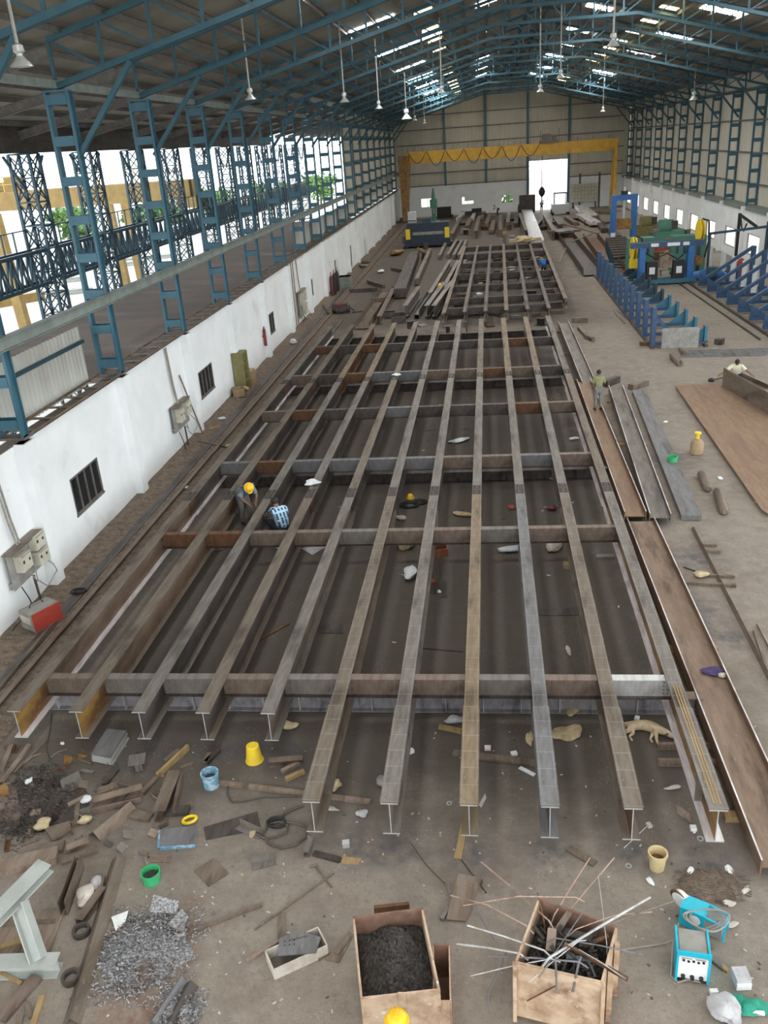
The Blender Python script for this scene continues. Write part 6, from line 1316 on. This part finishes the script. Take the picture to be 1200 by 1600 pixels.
# --- between the girders farther back
BAG = [(642,900,.12,.24,.10,'cloth_white','white plastic bag beside the seventh long girder, mid grid'),(797,861,.22,.10,.06,'cloth_white','white plastic bag between the eighth and ninth girders'),(718,690,.30,.14,.05,'cloth_white','white paper on the floor between the seventh and eighth girders, past the second splice'),(632,856,.16,.18,.10,'cloth_beige','beige sack on the floor before the second cross row'),(866,856,.28,.14,.06,'glove','pale rags on the floor between the ninth and tenth girders'),(676,911,.06,.06,.05,'red','red scrap beside the seventh long girder'),(686,926,.06,.05,.03,'white','white scrap beside the dark plates, mid grid'),
 (860,747,.20,.08,.03,'cloth_beige','beige scrap between the ninth and tenth girders, past the splice'),(627,811,.14,.10,.04,'glove','pale coiled rag beside the yellow helmet on the floor'),(725,806,.22,.10,.05,'cloth_beige','beige bag beside the eighth girder, before the splice'),(800,795,.10,.10,.05,'red','dark red scrap near the tenth girder before the splice'),(863,797,.16,.12,.06,'dark_red','dark red lump between the ninth and tenth girders'),(897,686,.15,.08,.03,'cloth_white','white scrap between the tenth and last girders, far back'),(612,722,.10,.08,.03,'cloth_white','white scrap between the fifth and sixth girders'),(437,858,.10,.10,.06,'cloth_grey','grey lump beside the third girder, behind the nearest cross row'),(896,1108,.2,.1,.03,'cloth_beige','beige scrap close behind the nearest cross row'),(888,1017,.14,.04,.02,'glove','pale ring of rag between the tenth and last girders')]
for k, (px,py,rx,ry,h,m,lab) in enumerate(BAG):
    kk_ = 1.45 if m in ('cloth_white','cloth_beige','glove') else 1.1
    rag(px,py,rx*kk_,ry*kk_,h*1.2,m,lab,140+k,'plastic_bag' if 'bag' in lab else ('sack' if 'sack' in lab else 'rag'),'bag' if 'bag' in lab else ('sack' if 'sack' in lab else 'scrap'),.3*k)
sheet([(471,857),(494,847),(509,855),(488,867)], .006, 'cloth_grey', 'sheet of newspaper on the floor between the fourth and fifth girders', cat='newspaper', name='newspaper')
rag(487,757,.24,.20,.06,'cloth_white','white cloth draped on the fifth long girder by the workers',161,'cloth','cloth',.4,1.053,.5)
rag(619,587,.18,.16,.05,'cloth_white','pale rag on the sixth long girder, far back',162,'cloth','cloth',0,1.065)
q = at(688,866,0); t = thing('copper_box', 'open copper coloured box on the floor between the seventh and eighth girders', 'box', (q.x,q.y,0), .15)
MB().box(-.2,.2,-.2,.2,0,.02).build('box_floor', M['copper'], t)
for s in (-1,1): MB().box(s*.2-.01,s*.2+.01,-.2,.2,0,.26).build('side_panel', M['copper'], t); MB().box(-.2,.2,s*.2-.01,s*.2+.01,0,.26).build('end_panel', M['copper'], t)
q = at(641,778,0); solo('hard_hat', MB().lathe([(.15,0),(.14,.015),(.12,.02),(.11,.09),(.06,.14),(.01,.15)], 18), M['helmet'], 'yellow hard hat lying on the floor beside black hoses', 'hard hat', (q.x,q.y,.0), smooth=True)
coil(640,790,.28,.03,'black','black hose coil on the floor below the yellow hard hat','hose',2,seed=4); coil(655,786,.2,.03,'black','small black hose coil beside the larger one on the floor','hose',2,seed=5)
for k, (pts, lab) in enumerate((([(672,885),(686,885),(686,928),(672,928)],'dark rectangular plate on the floor beside the seventh girder'),([(687,878),(698,880),(699,934),(687,934)],'dark narrow plate on the floor next to the rectangular one'),([(497,978),(538,976),(537,990),(498,990)],'dark flat plate on the floor between the fifth and sixth girders'),([(842,952),(905,950),(905,962),(842,962)],'dark flat bar on the floor between the ninth and tenth girders'),([(932,866),(960,866),(960,871),(932,871)],'pale flat bar on the floor between the tenth and last girders'))): sheet(pts, .012, 'steel_dark' if k < 4 else 'steel_grey', lab)
length('B',(405,1000),(452,974),.02,.03,.06,'steel_rust','steel_bar','rusty bar on the floor between the fourth and fifth girders'); length('B',(660,1013),(724,1018),.01,.02,.03,'steel_dark','steel_bar','thin dark bar on the floor behind the nearest cross row')
q = at(886,886,0); solo('timber_block', MB().box(-.1,.1,-.12,.12,0,.12), M['cardboard'], 'small timber block against the tenth girder', 'timber', (q.x,q.y,0))
q = at(341,857,0); t = thing('steel_disc', 'brown round disc on the floor below the second girder', 'disc', (q.x,q.y,0)); MB().lathe([(.25,0),(.25,.04),(.06,.04),(.05,.07)], 22).build('disc', M['steel_scrap'], t); MB().lathe([(.05,.07),(.05,.12)], 10).build('hub', M['steel_dark'], t)
# --- right-hand floor
q = at(1090,712,0); t = thing('canister', 'tan canister with a yellow tap standing on the floor by the brown plate', 'canister', (q.x,q.y+.2,0)); MB().lathe([(.20,0),(.23,.03),(.23,.42),(.17,.52),(.06,.58)], 18).build('canister_body', M['cardboard'], t, True); MB().lathe([(.06,.55),(.06,.75),(.12,.76),(.12,.82)], 10).build('tap', M['yellow_bright'], t)
for k, (a_, b_) in enumerate((((1094,738),(1107,764)),((1119,765),(1132,800)))):
    p, q = at(*a_,.13), at(*b_,.13); c = q.copy(); c.z = 0; d = p-q; t = thing('gas_cylinder', ['grey brown gas cylinder lying on the floor, touching the tan canister','grey brown gas cylinder lying on the floor, farther from the tan canister'][k], 'gas cylinder', c)
    L_ = d.length; MB().lathe([(.08,0),(.125,.04),(.13,.10),(.13,L_-.2),(.09,L_-.06),(.04,L_)], 16, (0,0,.131), d).build('cylinder_body', M['steel_scrap'], t, True); MB().lathe([(.06,-.02),(.06,.0)], 12, (0,0,.131), d).build('base_ring', M['steel_scrap_light'], t)
bucket(1050,722,.16,.17,.22,'paint_green','green tin on the grey plate girder web beside the tan canister',inside='slag',z=.14)
coil(1049,738,.14,.015,'steel_dark','dark ring of wire beside the green tin',n=2,seed=7,z=.14)
for a_, b_, w, h, m, lab in (((1083,827),(1210,1075),.12,.10,'steel_scrap','long brown angle bar lying askew on the floor'),((1178,985),(1200,1050),.05,.05,'steel_scrap','thin brown bar beside the far end of the long angle bar'),((1184,975),(1215,1035),.05,.05,'steel_scrap_light','second thin bar beside the long angle bar'),((1098,851),(1120,852),.08,.08,'steel_scrap','short bar under the long angle bar, first from its head'),((1104,861),(1126,862),.08,.08,'steel_scrap','short bar under the long angle bar, second from its head'),((1108,899),(1148,901),.08,.07,'steel_scrap','short timber under the long angle bar near the rag'),((1070,910),(1150,915),.10,.08,'steel_scrap','longer timber across under the long angle bar'),((1068,886),(1098,896),.03,.03,'steel_dark','thin dark rod by the crumpled rag'),((1010,800),(1030,800),.05,.05,'wood','short batten below the end of the rust brown plate girder')):
    piece('B' if 'angle' not in lab or 'under' in lab or 'beside' in lab else 'A', a_, b_, w, h, m, lab, cat='bar', name='steel_bar')
rag(1095,901,.20,.14,.07,'cloth_beige','crumpled beige rag on the timbers by the long angle bar',170)
rag(1112,1051,.22,.14,.05,'cloth_purple','purple cloth on the long brown plate girder',171,'cloth','cloth',0,.29,.5)
rag(1128,1057,.09,.07,.04,'glove','pale glove beside the purple cloth',172,'glove','glove',0,.29)
sheet([(1086,1022),(1104,1020),(1108,1029),(1090,1031)], .004, 'cloth_white', 'white paper on the floor beside the long brown plate girder', cat='paper', name='paper_sheet')
for k, (px,py,m,lab) in enumerate(((1040,735,'cloth_white','white scrap on the flat blue grey plate'),(1185,785,'cloth_white','white scrap near the edge of the brown plate'),(1040,660,'cloth_white','white scrap on the bare floor beside the flat plate'),(880,435,'cloth_white','white scrap on the floor beyond the second grid'),(1125,748,'cloth_white','white scrap by the lying gas cylinders'))): rag(px,py,.12,.07,.03,m,lab,180+k,'scrap_of_paper','scrap',.4*k)
q = at(1112,597,0); t = thing('angle_grinder', 'black hand tool with a long bar lying at the edge of the brown plate', 'tool', (q.x,q.y+.1,0)); MB().lathe([(.14,.02),(.14,.10),(.06,.16)], 14).build('tool_head', M['black'], t); MB().bar((.1,0,.10), (.9,.25,.14), .06, .06).build('tool_bar', M['steel_scrap'], t)
t = thing('mesh_sheets', 'blue grey bundle of thin bars on the floor before the jig', 'bars', at(1125,552,0))
for k in range(9): MB().bar((-2.2+.1*k,-.6+.16*k,.03+.01*(k%3)), (2.0+.12*k,-.9+.17*k,.03+.01*(k%3)), .05, .03).build('bar', M['steel_blue'], t)
for k, (a_,b_,w,h,m,lab) in enumerate((((1050,555),(1062,568),.3,.28,'steel_scrap','brown tube lying on the floor before the jig'),((1062,545),(1070,552),.2,.3,'steel_scrap','short brown stub beside the tube before the jig'),((918,525),(927,530),.25,.25,'steel_scrap','brown roll end on the floor beside the far plate girder'),((905,512),(920,528),.25,.2,'steel_scrap','brown offcut on the floor beside the far plate girder'),((893,500),(918,500),.2,.3,'steel_scrap','brown bar across the far end of the far plate girder'),((1000,537),(1080,533),.3,.2,'steel_rust','rusty sill of offcuts at the near end of the small jig frames'),((1118,533),(1130,534),.4,.3,'steel_dark','dark block on the floor between the two jig rows'),((960,488),(976,505),.06,.05,'steel_scrap','thin bar on the floor beside the small jig frames'),((966,486),(985,503),.06,.05,'steel_scrap','thin bar next to its twin beside the small jig frames'),((985,605),(1010,598),.3,.25,'steel_scrap','brown offcut at the far end of the flat blue grey plate'),((945,600),(965,592),.3,.3,'steel_dark','dark offcut behind the standing man'))): piece('R' if 'tube' in lab or 'roll' in lab else 'B', a_, b_, w, h, m, lab, cat='offcut')
# --- scrap heap on the near floor, white wall side
stack([(167,1139),(198,1142),(172,1184),(142,1178)], 6, .035, 'steel_blue', 'stack of thin blue grey plates before the second long girder', edge='lamp')
stack([(249,1296),(303,1290),(303,1318),(247,1322)], 5, .022, 'steel_blue', 'stack of plates with blue edges on the floor below the scrap heap', edge='paint_blue')
sheet([(100,1180),(120,1186),(101,1197)], .02, 'steel_orange', 'orange triangular plate beside the thin blue grey plates'); sheet([(121,1178),(138,1182),(124,1186)], .02, 'steel_orange', 'small orange chip next to the orange triangular plate'); piece('B',(116,1184),(143,1194),.05,.02,'steel_scrap','narrow brown strip behind the orange triangular plate')
q = at(218,1205,0); t = thing('post_stub', 'steel stub post with a square cap plate in the scrap heap', 'post stub', (q.x,q.y,0), .3); MB().box(-.16,.16,-.16,.16,.28,.30).build('cap_plate', M['steel_grey'], t); MB().box(-.07,.07,-.01,.01,0,.28).box(-.01,.01,-.07,.07,0,.28).build('stub', M['steel_grey'], t)
SC = [('B',(2,1205),(18,1165),.10,.06,'steel_scrap_light','pale brown bar at the frame edge, beside a thinner one'),('B',(0,1228),(46,1164),.10,.06,'steel_scrap_light','pale brown bar at the frame edge, second from it'),('B',(22,1208),(72,1157),.05,.04,'steel_scrap','thin bar slanting at the frame edge of the scrap heap'),
 ('L',(97,1232),(126,1216),.22,.20,'steel_grey','short grey angle piece in the scrap heap by the rag'),('B',(106,1258),(138,1243),.10,.04,'steel_scrap_light','pale edge strip below the short grey angle piece'),('C',(146,1250),(222,1229),.16,.16,'steel_scrap_light','brown channel in the middle of the scrap heap'),('B',(145,1268),(221,1250),.04,.12,'steel_pink','pink brown flat bar before the middle channel'),
 ('A',(148,1310),(206,1262),.34,.16,'steel_scrap','big brown angle lying with its ridge up in the scrap heap'),('I',(250,1276),(274,1212),.24,.26,'steel_scrap','short rusty I-section lying in the scrap heap'),('B',(272,1270),(284,1212),.06,.16,'steel_scrap','flat bar beside the short rusty I-section'),('C',(104,1325),(138,1312),.14,.14,'steel_scrap_light','small channel offcut at the lower edge of the heap'),('B',(96,1346),(153,1326),.16,.06,'steel_scrap','brown bar at the lower edge of the heap'),
 ('B',(222,1240),(246,1214),.10,.08,'steel_scrap','short bar rising towards the curved bar'),('B',(246,1212),(294,1167),.07,.12,'wood','long curved tan bar at the top of the scrap heap'),('B',(258,1190),(280,1172),.10,.06,'steel_scrap','short bar beside the long curved tan bar'),('B',(163,1226),(182,1202),.12,.06,'steel_dark','dark bar behind the middle channel'),('B',(205,1272),(236,1278),.20,.06,'steel_scrap','flat brown plate offcut below the short I-section'),('B',(262,1268),(296,1266),.20,.08,'steel_dark','dark plate offcut beside the short I-section'),('B',(118,1290),(122,1255),.08,.05,'steel_scrap','narrow bar standing between the rag and the big angle'),
 ('B',(0,1356),(90,1336),.30,.14,'steel_scrap_light','broad pale brown flat at the frame edge under the heap'),('B',(56,1330),(100,1322),.24,.08,'steel_scrap','curved brown plate strip under the heap'),
 ('U',(98,1420),(124,1346),.12,.30,'steel_scrap','open brown channel lying beside the long angle iron'),('A',(112,1602),(186,1345),.26,.16,'steel_brown','very long brown angle iron lying along the swarf'),('C',(118,1440),(156,1388),.14,.14,'steel_scrap','small channel between the open channel and the long angle iron'),('B',(148,1420),(160,1370),.10,.06,'steel_scrap','bar tucked under the long angle iron'),
 ('B',(0,1594),(58,1526),.20,.06,'steel_pink','pink brown board-like plate at the frame corner'),('B',(52,1602),(66,1556),.08,.05,'wood','narrow tan batten at the frame corner'),('B',(28,1602),(32,1586),.10,.05,'steel_scrap','short brown block at the frame corner'),('B',(40,1566),(48,1590),.06,.05,'steel_scrap','short bar beside the narrow tan batten'),('B',(0,1520),(34,1537),.05,.04,'wood','thin tan stick below the grey painted bracket'),
 ('A',(268,1602),(300,1540),.22,.12,'steel_dark','dark angle at the frame edge by the swarf'),('A',(240,1602),(286,1532),.16,.10,'steel_blue','blue grey angle half buried in swarf'),('B',(0,1480),(40,1470),.08,.05,'wood','tan stick by the grey painted bracket'),
 ('B',(334,1222),(579,1253),.10,.06,'steel_scrap_light','long pale flat bar on the floor passing below the sixth girder'),('C',(421,1188),(473,1184),.14,.14,'steel_pink','short pink grey channel beside the yellow bucket'),('B',(440,1206),(468,1192),.08,.08,'steel_scrap_light','short pale block beside the yellow bucket, nearer the channel'),('B',(446,1218),(475,1205),.08,.08,'wood','short tan block beside the yellow bucket, farther from the channel'),('B',(322,1192),(342,1172),.10,.08,'steel_dark','dark block before the fourth girder, by the bucket'),('B',(320,1192),(328,1178),.10,.08,'steel_scrap','brown block touching the dark block before the fourth girder'),
 ('L',(376,1288),(412,1304),.14,.14,'steel_grey','grey angle piece beside the hose coil'),('L',(393,1350),(430,1340),.16,.16,'steel_grey','grey angle piece standing alone below the hose coil'),('C',(474,1335),(482,1312),.10,.12,'steel_grey','grey channel piece below the sixth girder end'),('B',(490,1333),(532,1344),.10,.05,'steel_dark','dark flat piece pointing at the tan chip'),
 ('R',(398,1452),(522,1364),.03,.03,'steel_scrap','long thin rod lying on the bare floor'),('R',(484,1354),(496,1351),.04,.04,'steel_scrap','short rod end by the bent rod'),('R',(492,1353),(518,1386),.03,.03,'steel_scrap','bent rod crossing the long thin rod'),('B',(308,1452),(409,1414),.05,.05,'steel_scrap','straight brown bar lying on the bare floor'),('B',(385,1502),(436,1470),.05,.04,'steel_scrap_light','pale bar leading to the white box'),('B',(440,1468),(440,1426),.12,.02,'steel_scrap','narrow brown plate behind the white box'),
 ('B',(720,1342),(760,1395),.015,.015,'steel_dark','thin dark rod on the floor behind the tilted plate'),('B',(690,1437),(712,1400),.06,.06,'steel_grey','grey bar beside the tilted plate'),('B',(525,1490),(545,1462),.10,.03,'steel_scrap','narrow brown plate by the slag bin side'),('B',(498,1500),(515,1488),.03,.03,'steel_scrap','thin bar by the slag bin side'),('B',(585,1428),(640,1422),.06,.30,'steel_rust','rusty plate standing behind the slag bin')]
for kd, a_, b_, w, h, m, lab in SC: piece(kd, a_, b_, w, h, m, lab)
for pts, m, lab, t_ in (([(0,1226),(26,1232),(33,1282),(0,1285)],'steel_pink','bent pink brown plate at the frame edge of the scrap heap',.03),([(0,1224),(12,1228),(16,1245),(0,1246)],'steel_orange','orange edge of a plate at the frame edge',.06),([(70,1298),(110,1286),(112,1300),(84,1318)],'steel_scrap','curled brown plate beside the beige rag',.06),([(318,1293),(402,1268),(408,1296),(322,1313)],'steel_dark','thin dark plate lying flat beside the hose coil',.006),([(303,1361),(334,1341),(358,1365),(326,1386)],'steel_scrap','square brown plate lying on the bare floor',.012),([(535,1338),(565,1342),(558,1352),(532,1349)],'wood','tan chip at the point of the dark flat piece',.01),([(508,1500),(545,1455),(553,1462),(530,1505)],'steel_scrap','brown plate leaning beside the slag bin',.012),([(0,1428),(102,1422),(78,1490),(0,1492)],'steel_scrap_light','broad brown plate under the grey painted bracket',.02),([(0,1440),(88,1438),(86,1444),(0,1450)],'steel_scrap','bar-like rib on the broad brown plate',.03),([(283,1255),(300,1252),(304,1262),(288,1266)],'steel_scrap','small brown plate by the blue tin',.01)): sheet(pts, t_, m, lab)
pz = [at(697,1437,.02), at(716,1365,.30), at(753,1372,.30), at(728,1440,.02)]; c = at(705,1438,0); t = thing('tilted_plate', 'grey brown plate tilted against offcuts beside the tan bin', 'steel plate', c); MB().plate([p-c for p in pz], .015).build('plate', M['steel_scrap'], t); MB().bar(V(.02,.02,.02), at(700,1380,.02)-c, .05, .05).bar(at(752,1380,.0)-c+V(0,0,.12), at(752,1380,.0)-c, .05, .05, (1,0,0)).build('prop', M['steel_grey'], t)
# hose coil and cables on the floor
P = [at(x,y,.02) for x,y in ((357,1222),(355,1240),(362,1253),(380,1252),(410,1245),(445,1244),(475,1244))]; c = P[0].copy(); c.z = 0; solo('hose', MB().tube([p-c for p in P], .016, 7), M['hose'], 'dark hose running over the floor from the blue tin', 'hose', c, smooth=True)
P = [at(x,y,.03) for x,y in ((475,1258),(455,1265),(440,1275),(442,1285),(460,1286),(480,1292),(478,1308),(462,1320),(440,1325),(420,1318),(412,1303),(420,1288),(436,1284),(450,1290),(448,1300),(430,1308),(412,1310),(400,1302))]; c = P[0].copy(); c.z = 0; solo('hose', MB().tube([p-c for p in P], .022, 8), M['hose'], 'thick dark hose lying in loops before the sixth girder', 'hose', c, smooth=True)
coil(433,1288,.14,.02,'black','black tangled cable inside the hose loops','cable',3,seed=9)
P = [at(x,y,.01) for x,y in ((75,1210),(80,1195),(72,1170),(78,1140),(80,1115))]; c = P[0].copy(); c.z = 0; solo('cable', MB().tube([p-c for p in P], .012, 6), M['hose'], 'thin dark cable on the floor by the first girder end', 'cable', c)
P = [at(x,y,.01) for x,y in ((66,1210),(100,1212),(150,1207),(182,1202))]; c = P[0].copy(); c.z = 0; solo('cable', MB().tube([p-c for p in P], .012, 6), M['hose'], 'thin dark cable across the swarf below the scrap heap top', 'cable', c)
P = [at(x,y,.01) for x,y in ((640,1315),(665,1350),(680,1366),(695,1380))]; c = P[0].copy(); c.z = 0; solo('cable', MB().tube([p-c for p in P], .008, 6), M['hose'], 'thin dark wire on the floor before the seventh girder', 'cable', c)
q = at(297,1284,0); solo('strap', MB().tube([(.13*math.cos(a_), .09*math.sin(a_), .05+.03*math.cos(a_)) for a_ in [2*PI*k/20 for k in range(20)]], .03, 6, True), M['yellow_bright'], 'yellow strap loop beside the blue-edged plates', 'strap', (q.x,q.y,0), smooth=True)
q = at(541,1322,0); solo('small_box', MB().box(-.06,.06,-.05,.05,.001,.10), M['lamp'], 'small shiny metal box before the seventh girder', 'box', (q.x,q.y,0), .2)
q = at(566,1272,0); rag(566,1274,.09,.08,.05,'cloth_grey','pale crumpled foil before the seventh girder',190); rag(517,1265,.16,.05,.03,'glove','pale glove below the sixth girder end',191,'glove','glove',-.2); rag(395,1303,.05,.09,.015,'cloth_beige','pale yellow paper by the grey angle piece',192,'paper_scrap','paper')
rag(68,1293,.14,.14,.08,'cloth_beige','beige rag in the scrap heap',193); rag(134,1286,.12,.10,.08,'cloth_beige','tan lump in the scrap heap beside the beige rag',194); rag(138,1405,.16,.18,.10,'glove','pale gloves and rags between the channels',195); rag(152,1383,.08,.14,.06,'cloth_grey','grey crumpled film above the pale gloves',196); rag(136,1252,.10,.08,.05,'cloth_white','pale crumpled foil under the middle channel',197); rag(45,1222,.06,.09,.03,'cloth_white','white flake on the swarf at the frame edge',198)
rag(185,1155,.02,.02,.02,'white','tiny white pebble before the second girder',199); rag(98,1163,.04,.04,.03,'white','small white pebble before the first girder',200)
sheet([(174,1433),(201,1423),(196,1440),(181,1455)], .006, 'white', 'white card lying at the top of the swarf', z=.05, cat='card', name='card')
for k, (px,py) in enumerate(((128,1458),(112,1531))):
    q = at(px,py,0); solo('bearing_ring', MB().lathe([(.14,0),(.14,.09),(.10,.09),(.10,0)], 20, cap=False), M['steel_dark'], ['dark bearing ring between the small channel and the long angle iron','dark bearing ring at the foot of the long angle iron'][k], 'ring', (q.x,q.y,.003), smooth=True)
# grey painted bracket
c = at(50,1515,0); t = thing('welded_bracket', 'grey painted welded steel bracket at the frame edge', 'bracket', c)
A_ = at(-30,1512,.12)-c; B_ = at(92,1508,.12)-c; MB().ibar(A_, B_, .24, .26, .02, .02).build('base_beam', M['grey_paint'], t)
K_ = at(60,1500,.25)-c; T_ = at(30,1412,.85)-c; MB().ibar(K_, T_, .20, .20, .02, .02, (1,0,0)).build('strut', M['grey_paint'], t)
a1 = at(-12,1438,.90)-c; b1 = at(72,1352,1.0)-c; MB().ibar(a1, b1, .16, .28, .02, .02).build('inclined_beam', M['grey_paint'], t)
# white box with plates
t = thing('white_box', 'white steel box with grey plates lying on it, on the bare floor', 'box', at(465,1496,0), math.radians(32)); 
for s in (-1,1): MB().box(-.42,.42,s*.18-.01,s*.18+.01,.0,.20).build('side_panel', M['glove'], t); MB().box(s*.42-.01,s*.42+.01,-.18,.18,0,.20).build('end_panel', M['glove'], t)
MB().box(-.42,.42,-.18,.18,0,.015).build('box_floor', M['steel_grey'], t)
p0 = t.location; tp = thing('loose_plate', 'grey plate with punched holes lying askew on the white box', 'steel plate', (p0.x+.02,p0.y+.06,.205), .2); MB().plate([(-.30,-.16,0),(.26,-.20,0),(.34,.06,.0),(.02,.24,.0),(-.28,.14,0)], .012).build('plate', M['steel_blue'], tp)
for k in range(6): MB().lathe([(.012,.012),(.012,.015)], 8, (-.2+.07*(k%3),.0+.07*(k//3),0)).build('hole', M['black'], tp)
sheet([(453,1452),(474,1450),(482,1462),(454,1468)], .012, 'steel_grey', 'small grey plate under the askew one on the white box', z=.225)
# swarf
def swarf(pts, h, seed, lab, n=1500, spread=.22):
    rs = random.Random(seed); P = [at(*p,0) for p in pts]; c = sum(P, V(0,0,0))/len(P); mb = MB()
    rad = max((p-c).length for p in P)
    def inside(x, y):
        ins = False; k = len(P); j = k-1
        for i in range(k):
            if (P[i].y > y) != (P[j].y > y) and x < (P[j].x-P[i].x)*(y-P[i].y)/(P[j].y-P[i].y)+P[i].x: ins = not ins
            j = i
        return ins
    done = 0
    while done < n:
        x, y = c.x+rs.uniform(-rad,rad), c.y+rs.uniform(-rad,rad)
        if not inside(x, y) and rs.random() > spread: continue
        done += 1; d = math.hypot(x-c.x, y-c.y)/rad; z = h*max(0,1-d*d)*rs.uniform(.3,1)
        p = V(x-c.x, y-c.y, z+.006); u = V(rs.gauss(0,1), rs.gauss(0,1), rs.gauss(0,.5)).normalized(); v = u.orthogonal().normalized(); l, w = rs.uniform(.015,.05), rs.uniform(.004,.012)
        mb.add([p-u*l-v*w, p+u*l*.1+V(0,0,.012)-v*w, p+u*l-v*w, p+u*l+v*w, p+u*l*.1+V(0,0,.012)+v*w, p-u*l+v*w], [(0,1,4,5),(1,2,3,4)])
    mb.v = [(x,y,max(z,.003)) for x, y, z in mb.v]
    # low mound below the flakes
    m = 18; k0 = len(mb.v)
    for r_ in range(7):
        for a_ in range(m): q = rad*.82*r_/6; mb.v.append((q*math.cos(2*PI*a_/m)*(1+rs.uniform(-.1,.1)), q*math.sin(2*PI*a_/m)*.72, .003+h*.8*max(0,1-(r_/6)**2)*rs.uniform(.7,1)))
    for r_ in range(6):
        for a_ in range(m): mb.f.append([k0+r_*m+a_, k0+r_*m+(a_+1)%m, k0+(r_+1)*m+(a_+1)%m, k0+(r_+1)*m+a_]); mb.mi.append(0)
    o = mb.build('metal_swarf', M['swarf']); o.location = (c.x,c.y,0); return tag(o, lab, 'swarf', None, 'stuff')
swarf([(160,1470),(200,1430),(290,1425),(292,1480),(262,1530),(215,1560),(165,1555)], .12, 1, 'silvery metal swarf heap beside the long angle iron', 2600)
swarf([(240,1600),(275,1560),(300,1560),(305,1605)], .07, 2, 'silvery metal swarf at the frame edge among dark angles', 700)
swarf([(0,1270),(30,1200),(90,1190),(120,1230),(90,1290),(30,1320),(0,1325)], .04, 3, 'dark grey swarf and dirt under the scrap heap', 1500, .1).data.materials[0] = M['steel_dark']
for k, (pts, zs, lab) in enumerate((([(234,1425),(240,1398),(280,1408),(276,1428)],(.08,.20,.16,.06),'perforated grey sheet at the top of the swarf heap'),([(250,1470),(290,1455),(291,1470),(250,1472)],(.05,.08,.02,.0),'perforated grey strip at the side of the swarf heap'),([(262,1445),(284,1420),(294,1432),(286,1458)],(.12,.12,.08,.08),'perforated grey sheet half buried in the swarf heap'))):
    sheet(pts, .008, 'swarf', lab, cat='perforated sheet', name='perforated_sheet', zs=zs)
rs = random.Random(77)
for k in range(270):
    px, py = rs.uniform(130,1195), rs.uniform(1135,1598)
    if 540 < px < 980 and py > 1395: continue
    q = at(px,py,0); solo('metal_chip', MB().box(-rs.uniform(.008,.035),rs.uniform(.008,.03),-.011,.011,.001,.011), M[rs.choice(['steel_cut','steel_dark','glove','steel_scrap','cloth_grey','cloth_beige'])], 'tiny metal chip lying loose on the front floor', 'chip', (q.x,q.y,0), rs.uniform(0,3), group='tiny metal chips on the front floor')

for k in range(70):                      # small scraps below the first grid
    i = rs.randrange(10); yy = rs.uniform(15.6, 45); 
    if min(abs(yy-r_) for r_ in ROWY) < .4: continue
    solo('floor_scrap', MB().box(-.05,.05,-.02,.02,.001,.014), M[rs.choice(['glove','cloth_grey','steel_cut','steel_dark'])], 'small scrap lying on the dark floor between the long girders', 'scrap', (bx(i,yy)+.65+rs.uniform(-.35,.35), yy, 0), rs.uniform(0,3), group='small scraps below the long girders')

for k in range(46):                      # small rusty pieces strewn through the heap
    px, py = rs.uniform(5,300), rs.uniform(1165,1345); q = at(px,py,0); w = rs.uniform(.06,.22); kd = k % 4; mb = MB()
    if kd == 0: mb.lbar((-w,0,.002), (w,0,.002), .08, .08, .01)
    elif kd == 1: mb.box(-w,w,-.04,.04,.001,.02)
    elif kd == 2: mb.tube([(-w,0,.02),(0,.03,.05),(w,0,.02)], .014, 6)
    else: mb.plate([(-w*.6,-.08,.002),(w*.6,-.06,.002),(w*.4,.09,.06),(-w*.5,.08,.05)], .01)
    solo('rusty_piece', mb, M[rs.choice(['steel_scrap','steel_dark','steel_rust','steel_scrap_light','steel_grey'])], 'small rusty piece strewn in the scrap heap by the white wall', 'scrap', (q.x,q.y,0), rs.uniform(0,3), group='small rusty pieces in the scrap heap')
